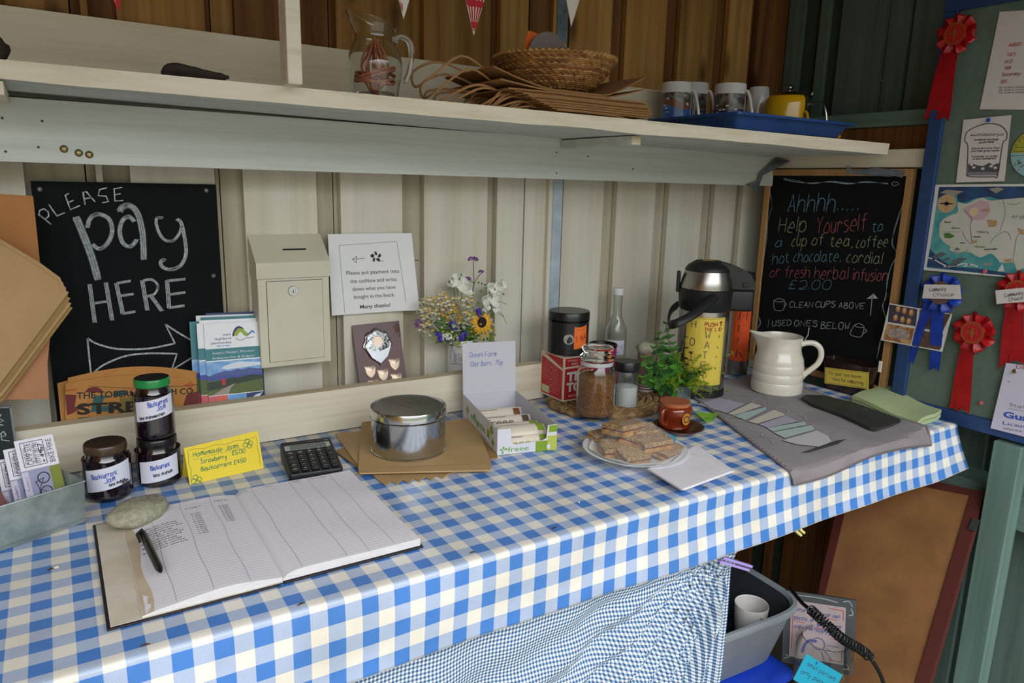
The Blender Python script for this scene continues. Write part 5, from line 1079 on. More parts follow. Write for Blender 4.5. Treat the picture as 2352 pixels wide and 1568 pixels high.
# --- bottle
x, y, r = fity(1388, 1438, 800, 1.535); zs = ztop(x, y, r, 1414, 745); zc0, zc1 = hy(1420, 677, y).z, hy(1420, 661, y).z
bt = thing('glass_bottle', 'tall clear glass bottle with a white screw cap behind the cocoa tin', 'bottle', (x, y, TZ)); rn = .013
mb = MB(); P_ = [(r*.9, TZ+.001), (r, TZ+.005), (r, zs-.03), (r*.93, zs-.012), (r*.6, zs+.008), (rn, zs+.022), (rn, zc0+.004)]
mb.lathe((x, y, 0), [(.0001, TZ+.001)]+P_+[(a-.002, b) for a, b in P_[::-1]][:-1]+[(.0001, TZ+.006)], glass, 40); mb.build('bottle_body', bt)
mb = MB(); mb.lathe((x, y, 0), [(rn+.001, zc0), (rn+.0022, zc0+.001), (rn+.0022, zc1-.002), (rn+.001, zc1), (.0001, zc1)], mat('cap_white', 'd5d7da', .4), 28); mb.build('screw_cap', bt)
mb = MB(); cm = cylmap(x, y, r+.0004, zs-.085, toface(x, y)-.9); rect(mb, cm, 0, 0, 1.8*r, .04, lab_, 0, 10); hand(mb, cm, 'Berry', .016, .02, .008, bpen, h=.0006); hand(mb, cm, 'cordial', .012, .006, .006, bpen, h=.0006); mb.build('paper_label', bt)
# --- sugar jar
sug = mat('sugar', 'e6e4e2', .9, bump=.3, bsc=400)
x, y, r = fit(1408, 1466, 944, 895, TZ+.006); z0 = MZ-.006; zt = ztop(x, y, r, 1436, 835); H = zt-z0
sj = thing('sugar_jar', 'small glass jar half full of white sugar with a black lid', 'jar', (x, y, z0)); P_ = [(r*.9, 0), (r, .004), (r, H*.64), (r*.9, H*.75), (r*.86, H*.8)]
mb = MB(); mb.lathe((x, y, z0), [(.0001, 0)]+P_+[(a-.002, b) for a, b in P_[::-1]][:-1]+[(.0001, .003)], glass, 44); mb.build('jar_body', sj)
mb = MB(); mb.lathe((x, y, z0), [(.0001, .0035), (r*.9, .0035), (r-.0024, .007), (r-.0024, H*.46), (.0001, H*.5)], sug, 40); mb.build('sugar', sj, label='white sugar')
mb = MB(); mb.lathe((x, y, z0), [(r*.93, H*.80), (r*1.0, H*.80), (r*1.02, H*.83), (r*1.0, H*.97), (r*.95, H), (r*.55, H-.001), (.0001, H-.001)], cblk, 44); mb.build('lid', sj)
# --- paper cups and stone
cupb = mat('paper_cup', '8a6d64', .75); x, y, r = fit(1461, 1506, 916, 880); zt = hy(1480, 818, y).z
for k in range(4):
    mb = MB(); zb = TZ+.0005+k*.018; hgt = .088
    if k == 3: hgt = max(.06, zt-zb)
    f_ = lambda h: r*(.82+.2*h/.09)
    mb.lathe((x, y, zb), [(.0001, .006), (f_(0)-.001, .006), (f_(0), 0), (f_(hgt), hgt), (f_(hgt)+.0014, hgt+.001), (f_(hgt), hgt+.002), (f_(hgt)-.0008, hgt), (f_(.0)-.0015, .008)], cupb, 32)
    if k == 0:
        for zz in (.018, .026, .033): mb.lathe((x, y, zb), [(f_(zz)+.0003, zz), (f_(zz+.003)+.0004, zz+.003)], trw, 32)
    mb.build('paper_cup', label=['lowest paper cup of the stack, with white stripes', 'second paper cup from the bottom of the stack', 'third paper cup from the bottom of the stack', 'topmost paper cup of the stack, under the round stone'][k], cat='cup', group='nested brown paper cups')
zc = zb+hgt
mb = MB(); mb.blob((x-.004, y, zc+.017), (.029, .025, .020), peb, 24, 14, .15, 2); mb.build('round_stone', label='rounded grey stone sitting on the stack of paper cups', cat='stone')
# --- herb tumbler
alu = mat('brushed_pot', 'a9adb0', .3, .9, '8f9396', 40, (1, 1, 9))
x, y, r = fity(1505, 1592, 900, 1.335); z1 = ztop(x, y, r, 1548, 888)
def pot_(name, lab, loc): pass
mb = MB(); mb.lathe((x, y, 0), [(.0001, TZ+.001), (r*.88, TZ+.001), (r*.9, TZ+.003), (r, z1-.002), (r+.001, z1), (r-.002, z1-.001), (r*.86, TZ+.006), (.0001, TZ+.006)], alu, 48)
mb.build('metal_pot', label='brushed metal pot of cut herbs in front of the airpot', cat='pot')
hx_, hy_, hz_ = x, y, z1
mint = mat('mint_leaf', '3f7a2c', .55, 0, '5c9a3e', 30); mint2 = mat('mint_dark', '2c5a2a', .55); dill = mat('dill', '9ab02a', .6, 0, '7a9c22', 20); sage = mat('mint_purple', '4a4a2a', .6)
rnd = random.Random(11)
def leaf(mb, p, d, n, L, W_, m):
    d = d.normalized(); s = d.cross(n).normalized(); n = s.cross(d); mb.add([p, p+d*L*.3+s*W_*.45+n*.001, p+d*L*.65+s*W_*.42-n*.001, p+d*L-n*L*.15, p+d*L*.65-s*W_*.42-n*.001, p+d*L*.3-s*W_*.45+n*.001, p+d*L*.5-n*.001*2], [(0, 1, 6), (1, 2, 6), (2, 3, 6), (3, 4, 6), (4, 5, 6), (5, 0, 6)], m, True)
def sprig(tips, m, L, lab, nm):
    mb = MB(); 
    for tp_, nn in tips:
        b_ = V((hx_+rnd.uniform(-.02, .02), hy_+rnd.uniform(-.02, .02), hz_-.05)); mid = (b_+tp_)/2+V((0, 0, .02)); mid.x = hx_+(mid.x-hx_)*.6
        pts = [b_*(1-t)**2+mid*2*t*(1-t)+tp_*t*t for t in [i/10 for i in range(11)]]; mb.tube(pts, .0011, stemg, 5)
        for i in range(nn):
            t = .42+.58*i/nn; k = min(10, int(t*10)); p = pts[k]; up_ = (pts[min(10, k+1)]-pts[max(0, k-1)]).normalized(); a = i*1.57+rnd.uniform(-.3, .3); X = up_.orthogonal().normalized(); Y = up_.cross(X)
            for s_ in (0, math.pi):
                d_ = X*math.cos(a+s_)+Y*math.sin(a+s_)+up_*.35; leaf(mb, p, d_, up_, L*rnd.uniform(.8, 1.25)*(1.15-t*.5), L*.75, m if rnd.random() > .25 else mint2)
        for k in range(4): leaf(mb, tp_, V((math.cos(k*1.57), math.sin(k*1.57), .8)), V((0, 0, 1)), L*.6, L*.4, m)
    mb.build(nm, label=lab, cat='herb', group='herbs in the metal pot')
def h3(x, y, d=0): return hy(x, y, hy_+d)
sprig([(h3(1530, 745, .0), 9), (h3(1512, 768, .01), 8), (h3(1500, 800, -.01), 8), (h3(1545, 790, -.02), 8)], mint, .024, 'tall sprigs of mint rising at the left of the metal pot', 'mint_sprig')
sprig([(h3(1478, 825, 0), 8), (h3(1490, 850, -.03), 8), (h3(1475, 870, -.02), 8), (h3(1500, 880, -.045), 7), (h3(1520, 845, -.045), 9), (h3(1545, 830, -.045), 9)], mint, .027, 'bushy low mint sprigs spilling over the left of the metal pot', 'mint_sprig')
sprig([(h3(1628, 790, -.02), 7), (h3(1640, 830, -.03), 6), (h3(1618, 845, -.04), 7), (h3(1590, 860, -.05), 6)], mint2, .022, 'dark mint sprigs leaning right over the yellow label', 'mint_sprig')
sprig([(h3(1588, 760, .01), 8), (h3(1575, 775, .0), 7), (h3(1598, 795, -.01), 6)], sage, .020, 'purplish herb sprig in front of the yellow label', 'mint_sprig')
mb = MB()
for k in range(46):
    tx_, ty_ = min(1685, max(1530, rnd.gauss(1605, 42))), rnd.uniform(800, 905); 
    if k < 7: tx_, ty_ = rnd.uniform(1530, 1680), rnd.uniform(895, 930)
    tp_ = h3(tx_, ty_, rnd.uniform(-.075, -.02)); b_ = V((hx_+rnd.uniform(-.02, .03), hy_+rnd.uniform(-.03, .0), hz_-.03)); mid = (b_+tp_)/2+V((0, 0, .035)); pts = [b_*(1-t)**2+mid*2*t*(1-t)+tp_*t*t for t in [i/9 for i in range(10)]]; mb.tube(pts, .0007, dill, 4)
    for i in range(3, 10):
        for j in range(16):
            d_ = (V((rnd.uniform(-1, 1), rnd.uniform(-1, 1), rnd.uniform(-.6, .8)))).normalized()*rnd.uniform(.006, .014); p = pts[i]; s_ = d_.cross(V((0, 0, 1))).normalized()*.0009; mb.add([p-s_, p+s_, p+d_], [(0, 1, 2)], dill)
mb.build('dill_bunch', label='feathery yellow green dill hanging over the front and right of the metal pot', cat='herb', group='herbs in the metal pot')
# --- upturned brown mug on saucer
terra = mat('brown_glaze', '7a2e16', .12, 0, '6a2612', 20, coat=.6); terb = mat('terracotta', 'a35a38', .7); dkg = mat('dark_glaze', '4a2418', .15, coat=.5); badge = mat('badge', 'b8852e', .4)
sc_ = hz(1560, 985, TZ); sx, sy_, sr_ = fit(1499, 1619, 1003, 975, TZ+.008)
mb = MB(); mb.lathe((sx, sy_, TZ), [(.0001, .001), (sr_*.55, .001), (sr_*.6, .003), (sr_*.97, .014), (sr_, .016), (sr_*.97, .017), (sr_*.6, .006), (.0001, .005)], dkg, 56); mb.build('saucer', label='dark brown glazed saucer holding the upturned mug', cat='saucer')
x, y, r = fit(1506, 1590, 990, 960, TZ+.006); z0 = TZ+.0065; zt = ztop(x, y, r*.85, 1550, 930); H = zt-z0
um = thing('brown_mug', 'upturned glossy brown mug with a yellow crest standing on the saucer', 'mug', (x, y, z0))
mb = MB(); mb.lathe((x, y, z0), [(r*.80, 0), (r*.86, .001), (r*.84, H*.25), (r*.92, H*.40), (r, H*.52), (r*1.0, H*.74), (r*.93, H*.84), (r*.86, H*.87)], terra, 56); mb.lathe((x, y, z0), [(r*.865, H*.868), (r*.86, H*.97), (r*.84, H), (.0001, H-.001)], terb, 56); mb.build('mug_body', um)
a = toface(x, y); d_ = V((math.cos(a-.55), math.sin(a-.55), 0)); mb = MB(); mb.tube(sm3([V((x, y, z0))+d_*(r*k)+V((0, 0, H*h)) for k, h in ((.95, .80), (1.12, .80), (1.25, .68), (1.28, .48), (1.2, .28), (1.02, .20), (.85, .18))], 4), .0062, terra, 10); mb.build('handle', um)
cm = cylmap(x, y, r*.99, z0, a+.62); mb = MB(); disc(mb, cm, .004, H*.46, .011, badge, .002, 16, .014); ring(mb, cm, .004, H*.46, .007, .002, terra, .003, 12); mb.build('crest', um)
ngr = mat('green_note', '7fb83a', .6); mb = MB(); q = [hz(1592, 950, TZ+.004), hz(1622, 976, TZ+.004), hz(1640, 968, TZ+.004), hz(1652, 954, TZ+.004)]
mb.grid(lambda a, b: (q[0]*(1-a)+q[3]*a)*(1-b)+(q[1]*(1-a)+q[2]*a)*b+V((0, 0, .004+.012*(a-.5)**2)), 8, 6, ngr, th=(0, 0, .0004)); 
m_ = lambda u, v, h=0: V((u, v, TZ+.0085+h)); hand(mb, lambda u, v, h=0: V((q[1].x+u, q[1].y+v+.02, TZ+.0095+h)), 'Herbs', -.005, -.002, .010, kpen, w=.0009); mb.build('green_note', label='scrap of lime green paper beside the brown saucer', cat='note')
# --- plate of flapjacks
plw = mat('plate_white', 'dfe2e6', .25, coat=.4); px_, py_, pr_ = fit(1338, 1583, 1076, 1020, TZ+.018)
PC = V((px_, py_, 0)); mb = MB(); mb.lathe((px_, py_, TZ), [(.0001, .001), (pr_*.55, .001), (pr_*.6, .003), (pr_*.98, .021), (pr_, .0225), (pr_*.97, .023), (pr_*.6, .006), (.0001, .005)], plw, 64); mb.build('plate', label='round white plate of jam slices wrapped in cling film', cat='plate')
doil = mat('baking_paper', 'd8d5cc', .7); mb = MB()
mb.loft([[V((px_+rr*pr_*math.cos(a)*(1+.05*math.sin(a*5)), py_+rr*pr_*math.sin(a)*(1+.05*math.cos(a*4)), TZ+h+.002*math.sin(a*9)*rr)) for a in [i*6.2832/48 for i in range(48)]] for rr, h in ((.02, .0065), (.5, .0065), (.74, .012), (.88, .024))], doil); mb.build('baking_paper', label='crinkled baking paper lining the white plate', cat='paper')
oat = mat('oat_top', 'b8986a', .95, 0, '7d5c3c', 210, lo=.36, hi=.66, bump=1, bsc=300); oatb = mat('oat_base', 'c08e48', .9, 0, '94683a', 90, bump=.8, bsc=220); jaml = mat('jam_layer', '4e141c', .4, 0, '7a3a30', 120)
def slice_(p, sz, rz, tx_, lab, ty_=0):
    R_ = Matrix.Rotation(rz, 3, 'Z') @ Matrix.Rotation(tx_, 3, 'X') @ Matrix.Rotation(ty_, 3, 'Y'); mb = MB(); o = V(p)
    def ringq(s_, z_, seed):
        out = []
        for i in range(24):
            t = i/24*4; k = int(t); f = t-k; c_ = [(-1, -1), (1, -1), (1, 1), (-1, 1)]; a, b = c_[k % 4], c_[(k+1) % 4]; u, v = a[0]+(b[0]-a[0])*f, a[1]+(b[1]-a[1])*f
            n_ = mn.noise(V((u*2.3+p[0]*50, v*2.3+p[1]*60, z_*120+seed)))*.10; out.append(o+R_ @ V((u*sz[0]/2*s_*(1+n_), v*sz[1]/2*s_*(1+n_), z_+n_*.01)))
        return out
    h = sz[2]; z = [-h/2, -h*.45, -h*.02]; mb.loft([ringq(.93, -h/2, 0), ringq(1, -h*.42, 1), ringq(.99, -h*.02, 2)], oatb, smooth=False); mb.add(ringq(.93, -h/2, 0), [tuple(range(24))[::-1]], oatb)
    mb.loft([ringq(.99, -h*.02, 2), ringq(.96, h*.03, 5), ringq(.98, h*.10, 3)], jaml, smooth=False); mb.loft([ringq(.98, h*.10, 3), ringq(1.0, h*.38, 4), ringq(.93, h*.5, 6)], oat, smooth=False); mb.add(ringq(.93, h*.5, 6), [tuple(range(24))], oat)
    mb.build('jam_slice', label=lab, cat='cake', group='jam slices on the cling filmed plate')
def S_(x, y, z): return hz(x, y, TZ+z)
for p, sz, rz, tx_, lab, ty_ in ((S_(1400, 1010, .018), (.06, .05, .02), .2, 0, 'jam slice low at the back left of the plate', 0), (S_(1500, 1010, .018), (.06, .05, .02), -.2, 0, 'jam slice low at the back right of the plate', 0),
        (S_(1415, 1030, .022), (.062, .045, .022), -.35, .15, 'jam slice at the left front showing its dark jam edge', 0), (S_(1455, 1045, .020), (.06, .04, .020), -.1, .3, 'jam slice at the front centre tilted towards the rim', 0),
        (S_(1535, 1035, .019), (.07, .04, .018), .35, .2, 'long jam slice at the right front of the plate', 0), (S_(1460, 1008, .036), (.06, .05, .021), .5, .1, 'jam slice in the middle of the second layer', .1), (S_(1500, 1014, .038), (.066, .05, .022), -.2, .1, 'broad jam slice on the right of the second layer', -.05),
        (S_(1378, 998, .030), (.05, .03, .012), .1, .1, 'thin jam slice end at the far left of the plate', 0), (S_(1432, 982, .055), (.072, .058, .024), .18, -.1, 'topmost jam slice crowning the pile', .05), (S_(1478, 990, .047), (.055, .045, .020), -.3, .1, 'jam slice just behind the topmost one on the right', 0)): slice_(p, sz, rz, tx_, lab, ty_)
tq = mat('turquoise_note', '1f98b4', .6); q = [S_(1506, 987, .03), S_(1554, 1002, .03), S_(1548, 1024, .024), S_(1530, 1014, .028)]; mb = MB(); mb.prism([q[0], q[3], q[2], q[1]], (0, 0, .0005), tq)
hand(mb, plane(q[0]+V((.0, -.012, .0012)), q[1]-q[0], V((0, 1, 0))), '1.50', .004, 0, .010, kpen, w=.0009); mb.build('turquoise_note', label='turquoise paper price note tucked among the jam slices', cat='note')
m, nt, b = nodes('cling_film'); b.inputs['Base Color'].default_value = (.95, .97, 1, 1); b.inputs['Roughness'].default_value = .12; b.inputs['Alpha'].default_value = .10; b.inputs['Specular IOR Level'].default_value = 1
bumpn(nt, b, noisetex(nt, mapping(nt, (1, 1, 1)), 55, 4, .6, 2), .9, .004); film = m
mb = MB(); n = 64
def fl(rr, h, k): return [V((px_+rr*pr_*math.cos(a)*(1+k*math.sin(a*7)+k*.6*math.sin(a*13+1)), py_+rr*pr_*math.sin(a)*(1+k*math.cos(a*6)), TZ+h*(1+k*math.sin(a*11)))) for a in [i*6.2832/n for i in range(n)]]
mb.loft([fl(.02, .075, 0), fl(.25, .072, .02), fl(.5, .060, .03), fl(.75, .042, .04), fl(.98, .028, .02), fl(1.03, .022, .02), fl(1.02, .010, .05), fl(1.1, .004, .07)], film)
mb.build('cling_film', label='crumpled cling film stretched over the plate of slices', cat='cling film')
# --- napkins
nap = mat('napkin', 'e2dfe4', .9, 0, 'd9d6dc', 20, bump=.1, bsc=200)
for k in range(9):
    z_ = TZ+.0012+k*.0019; j = (k*37 % 7-3)*.0009; q = [hz(*p, z_) for p in ((1488, 1078), (1567, 1127), (1685, 1083), (1600, 1024))]; c_ = sum(q, V((0, 0, 0)))/4; q = [c_+(p-c_)*(1-.004*k)+V((j, -j*.7, 0)) for p in q]
    mb = MB(); mb.prism(q if area(q) > 0 else q[::-1], (0, 0, .0017), nap); mb.build('paper_napkin', label='folded white paper napkin %s' % ('on top of the napkin pile' if k == 8 else 'at the bottom of the napkin pile' if k == 0 else 'inside the neat pile beside the plate'), cat='napkin', group='pile of white napkins beside the plate' if 0 < k < 8 else 'end napkins of the pile')
# --- airpot
ssl = mat('brushed_steel', 'b4b0aa', .28, 1, '9c9892', 60, (60, 60, .5), bump=.02); abk = mat('airpot_black', '1c1d1f', .45); abk2 = mat('airpot_base', '141516', .5)
x, y, r = fit(1550, 1664, 917, 860); Z = lambda py: ztop(x, y, r, 1615, py)
zb1 = TZ+.020; zc0 = Z(718); zc1 = Z(668); zd = Z(625); ztp = hy(1625, 597, y).z
ap = thing('airpot', 'tall stainless steel airpot with black collar and hand lettered yellow label', 'flask', (x, y, TZ))
mb = MB(); mb.lathe((x, y, 0), [(.0001, TZ+.001), (r*1.0, TZ+.001), (r*1.04, TZ+.004), (r*1.02, zb1)], abk2, 56); mb.build('base_ring', ap)
mb = MB(); mb.lathe((x, y, 0), [(r*.99, zb1), (r, zb1+.001), (r, zc0+.002)], ssl, 72); mb.build('steel_body', ap)
mb = MB(); mb.lathe((x, y, 0), [(r*1.0, zc0), (r*1.05, zc0+.004), (r*1.10, zc1-.002), (r*1.07, zc1)], abk, 60); ra_ = toface(x, y)+1.78; Rd = V((math.cos(ra_), math.sin(ra_), 0)); Fd = V((Rd.y, -Rd.x, 0)); Fd = Fd if Fd.dot(V((x, y, 0))) < 0 else -Fd; cc = V((x, y, 0))
mb.rbox(cc+Rd*(r*1.25)+V((0, 0, (zc0+zc1)/2+.001)), (r*1.15, r*1.1, zc1-zc0), abk, r=.008, ax=(Rd, -Fd, V((0, 0, 1)))); mb.build('collar', ap)
mb = MB(); mb.lathe((x, y, 0), [(r*1.05, zc1), (r*1.06, zc1+.004), (r*1.0, (zc1+zd)/2), (r*.88, zd)], ssl, 72); mb.build('steel_dome', ap)
mb = MB(); mb.lathe((x, y, 0), [(r*.90, zd-.002), (r*.90, zd+.003), (r*.78, zd+.013), (r*.5, ztp-.001), (.0001, ztp)], abk, 56); mb.build('pump_lid', ap)
mb = MB(); hz0 = zc1+.002; hh0 = ztp-.004-hz0; hp_ = [(.3, hz0+hh0)]+[(.3+1.55*math.sin(t), hz0+hh0*math.cos(t)**.9) for t in [i*1.5/10 for i in range(1, 11)]]+[(1.84, hz0), (.75, hz0), (.6, hz0+hh0*.6)]
mb.prism([cc+Rd*(r*a)+Fd*(r*.46)+V((0, 0, z_)) for a, z_ in hp_], Fd*(-r*.9), abk); mb.build('hinge_cover', ap, bevel=.003)
mb = MB(); mb.lathe(cc+Rd*(r*1.42)+Fd*(r*.46)+V((0, 0, zc1+.014)), [(.0001, .004), (.006, .0035), (.007, 0)], abk2, 20, ax=(Rd, V((0, 0, 1)), Fd)); mb.build('hinge_button', ap)
mb = MB(); la_ = toface(x, y)-1.5; mb.box((x+r*1.13*math.cos(la_), y+r*1.13*math.sin(la_), zc1+.014), (.010, .024, .055), abk, rz=la_); mb.build('side_clip', ap, bevel=.003)
a = toface(x, y); mb = MB(); h0 = V((x, y, 0))+V((math.cos(a+.35), math.sin(a+.35), 0))*r*1.09; h0.z = zc1-.010; e_ = h3(1544, 735, 0); e_ = hy(1548, 742, y-.06)
pts = [h0, h0+(e_-h0)*.35+V((0, -.01, -.002)), h0+(e_-h0)*.7+V((0, -.016, 0)), e_+V((0, -.006, 0)), hy(1536, 742, y-.03), hy(1540, 715, y-.0), hy(1556, 700, y+.03)]
pts = sm3(pts, 5); mb.tube(pts, [.011]*len(pts), abk, 12, flat=.32); mb.build('carry_handle', ap)
yel3 = mat('yellow_label', 'ddc452', .7, 0, 'd3ba46', 6); cm = cylmap(x, y, r+.0012, TZ, a-.70); ytp, ybt = Z(729)-TZ, Z(885)-TZ; wl = r*1.68
mb = MB(); rect(mb, cm, 0, ybt, wl, ytp, yel3, 0, 14)
hl = ytp-ybt
hand(mb, cm, 'PUSH', wl*.46, ytp-hl*.12, .009, rpen, width=wl*.3, w=.0019, slant=0, h=.0006); hand(mb, cm, 'THE LID', wl*.46, ytp-hl*.19, .0085, rpen, width=wl*.42, w=.0018, slant=0, h=.0006)
rib(mb, cm, [(wl*.86, ytp-hl*.12), (wl*.86, ytp-hl*.07)], .004, rpen, .0006); pat(mb, cm, [(wl*.80, ytp-hl*.075), (wl*.92, ytp-hl*.075), (wl*.86, ytp-hl*.045)], rpen, .0006)
for ch_, u, v in (('H', .2, .16), ('O', .2, .42), ('T', .2, .62), ('W', .55, .30), ('A', .55, .45), ('T', .52, .60), ('E', .5, .75), ('R', .48, .90)): hand(mb, cm, ch_, wl*(u-.06), ytp-hl*v, hl*.10, kpen, w=.0019, slant=0, h=.0006)
for u, v in ((.84, .28), (.82, .44), (.80, .58), (.8, .75)): pat(mb, cm, [(wl*u-.0015, ytp-hl*v), (wl*u, ytp-hl*v-.002), (wl*u+.0015, ytp-hl*v), (wl*u, ytp-hl*v+.006)], kpen, .0006)
rib(mb, cm, [(wl*.02+wl*.96*t/30, ytp-.003+.001*math.sin(t*1.3)) for t in range(31)], .0005, kpen, .0006); rib(mb, cm, [(wl*.97+.0012*math.sin(t*1.5), ytp-.003-(hl-.006)*t/30) for t in range(31)], .0005, kpen, .0006)
mb.build('yellow_label', ap, label='yellow paper label reading PUSH THE LID, HOT WATER')
mb = MB(); mt = lambda u, v, h=0: V((x+u, y+v, ztp+.001+h-.9*(u*u+v*v)*5)); n = 24; out_ = [(.036*math.cos(6.2832*i/n)*(1+.03*math.sin(i*5)), .030*math.sin(6.2832*i/n)) for i in range(n)]
mb.add([mt(0, 0)]+[mt(a*.5, b*.5) for a, b in out_]+[mt(a, b) for a, b in out_], [(0, 1+i, 1+(i+1) % n) for i in range(n)]+[(1+i, 1+n+i, 1+n+(i+1) % n, 1+(i+1) % n) for i in range(n)], yel3, True)
hand(mb, mt, 'PUSH', -.022, .002, .011, rpen, width=.045, w=.0012, h=.0008); hand(mb, mt, 'HERE', -.022, -.016, .011, rpen, width=.045, w=.0012, h=.0008); mb.build('top_label', ap, label='oval yellow label on the pump lid')
# --- milk flask
x, y, r = fit(1669, 1717, 865, 850); z1 = hy(1690, 712, y).z; z2 = hy(1700, 625, y).z
mf_ = thing('milk_flask', 'slim steel flask with ribbed black stopper and orange MILK label behind the airpot', 'flask', (x, y, TZ))
mb = MB(); mb.lathe((x, y, 0), [(.0001, TZ+.005), (r*.97, TZ+.005), (r, TZ+.008), (r, z1+.01), (r*.9, z1+.025)], ssl, 48); mb.build('steel_body', mf_)
mb = MB(); mb.lathe((x, y, 0), [(r*.95, z1+.02), (r*.98, z1+.022)]+[(r*(.98 if i % 2 else .93), z1+.026+i*.0045) for i in range(int((z2-z1-.034)/.0045))]+[(r*.9, z2-.004), (r*.8, z2), (.0001, z2)], abk, 48); mb.build('stopper', mf_)
cm = cylmap(x, y, r+.001, TZ, toface(x, y)-.85); t0, b0 = hy(1700, 712, y-r).z-TZ, hy(1685, 833, y-r).z-TZ; wl = r*2*.95; mb = MB(); rect(mb, cm, 0, b0, wl, t0, orr2, 0, 12)
for i, c_ in enumerate('MILK'): hand(mb, cm, c_, wl*.33, t0-(t0-b0)*(.21+.24*i), (t0-b0)*.145, slot, w=.0026, slant=.1, h=.0006, width=wl*(.36 if c_ != 'I' else .02) or None)
rib(mb, cm, [(wl*.35, t0-(t0-b0)*.31), (wl*.62, t0-(t0-b0)*.31)], .0024, kpen, .0006); rib(mb, cm, [(wl*.35, t0-(t0-b0)*.455), (wl*.62, t0-(t0-b0)*.455)], .0024, kpen, .0006)
rib(mb, cm, [(wl*.1, b0+.006), (wl*.9, b0+.0065)], .0006, rpen, .0006); mb.build('orange_label', mf_, label='orange MILK label')
# --- cream jug
crm = mat('cream_glaze', 'd6d1c2', .16, 0, coat=.6)
x, y, r = fit(1725, 1848, 912, 860, TZ+.004); zt = hy(1800, 770, y).z; H = zt-TZ-.004; z0 = TZ+.004
jg = thing('cream_jug', 'large cream stoneware jug with ridged body on the grey tea towel', 'jug', (x, y, z0))
mb = MB(); prof = [(.0001, .001), (r*.93, 0), (r*.99, .004), (r*1.0, H*.10), (r*.99, H*.2), (r*.975, H*.215), (r*.985, H*.23), (r*.98, H*.36), (r*.965, H*.37), (r*.975, H*.385), (r*.96, H*.52), (r*.945, H*.53), (r*.95, H*.545), (r*.92, H*.62), (r*.84, H*.70), (r*.80, H*.77), (r*.79, H*.88), (r*.81, H*.97), (r*.83, H), (r*.81, H+.001), (r*.78, H*.97), (r*.76, H*.85), (r*.78, H*.7), (r*.9, H*.5), (r*.92, .01), (.0001, .008)]
rings = []; n = 56; va = math.atan2(1, -2.2); va = toface(x, y)-math.pi/2+.15
for rr, zz in prof:
    ring_ = []
    for i in range(n):
        a = 2*math.pi*i/n; da = (a-va+math.pi) % (2*math.pi)-math.pi; k = math.exp(-(da/.36)**2)*max(0, (zz/H-.62)/.38)**1.6*r*.42; ring_.append(V((x+(rr+k)*math.cos(a), y+(rr+k)*math.sin(a), z0+zz+(k*.28))))
    rings.append(ring_)
mb.loft(rings, crm); mb.build('jug_body', jg)
ha = va+math.pi; d_ = V((math.cos(ha), math.sin(ha), 0)); mb = MB()
mb.tube(sm3([V((x, y, z0))+d_*(r*k)+V((0, 0, H*h)) for k, h in ((.74, .86), (.95, .90), (1.25, .90), (1.48, .82), (1.55, .68), (1.45, .54), (1.2, .42), (1.0, .33), (.92, .27))], 4), .0078, crm, 14); mb.build('handle', jg)
mb = MB(); p = hy(1858, 752, y+.02); mb.tube([V((x+.01, y, z0+.014)), V((p.x-.006, p.y-.004, z0+H*.92)), p], .0035, trw, 6, flat=.4); mb.build('spoon_handle', label='white spoon handle standing in the cream jug', cat='spoon')
# --- composting tub
tub = mat('tub_brown', '2b1d18', .22, coat=.3); c_ = V((1.832, 1.155, TZ)); 
tt = thing('compost_tub', 'dark brown plastic tub with a yellow handwritten label in the corner by the blackboard', 'tub', c_); mb = MB(); hw, hl_, hh_ = .028, .072, .085
def trg(s_, z_, wv=0): 
    out = []
    for i in range(64):
        t = i/64*2*math.pi; cx_ = math.copysign(abs(math.cos(t))**.35, math.cos(t)); sy2 = math.copysign(abs(math.sin(t))**.35, math.sin(t)); k = 1+wv*math.sin(i*math.pi); out.append(c_+V((cx_*hw*s_*(1+wv*(i % 2)), sy2*hl_*s_*(1+wv*.5*(i % 2)), z_)))
    return out
mb.loft([trg(.82, .001), trg(.86, .008, .03), trg(.93, .05, .03), trg(.97, .066), trg(1.0, hh_), trg(1.05, hh_), trg(1.05, hh_+.002), trg(.98, hh_+.002), trg(.92, .06), trg(.8, .005)], tub); mb.add(trg(.8, .005), [tuple(range(64))], tub)
scal = mat('scallop', '9a9490', .2)
mb.build('tub_body', tt)
mb = MB(); A = hx(1895, 843, 1.798); B = hx(1996, 855, 1.798); C2 = hx(1894, 880, 1.798); m_, wl, hl2 = frame_uv(A, B, C2); mb.prism([m_(0, 0), m_(wl, 0), m_(wl, hl2), m_(0, hl2)], m_(0, 0, -.0006)-m_(0, 0), yel3)
hand(mb, m_, 'Put your tea leaves', wl*.1, hl2*.6, .0085, kpen, width=wl*.75, w=.0009); hand(mb, m_, 'here for composting', wl*.2, hl2*.25, .0085, kpen, width=wl*.68, w=.0009)
for q in (((.03, .06), (.97, .06)), ((.03, .94), (.97, .94)), ((.03, .06), (.03, .94)), ((.97, .06), (.97, .94))): rib(mb, m_, [(wl*a, hl2*b) for a, b in q], .0009, kpen)
mb.build('yellow_label', tt, label='yellow label about putting tea leaves in for composting')
mb = MB(); p = hx(2022, 838, 1.83); mb.box(p+V((0, 0, -.004)), (.003, .008, .03), trw); mb.build('plastic_scoop', label='white plastic stick poking out of the brown tub', cat='stick')
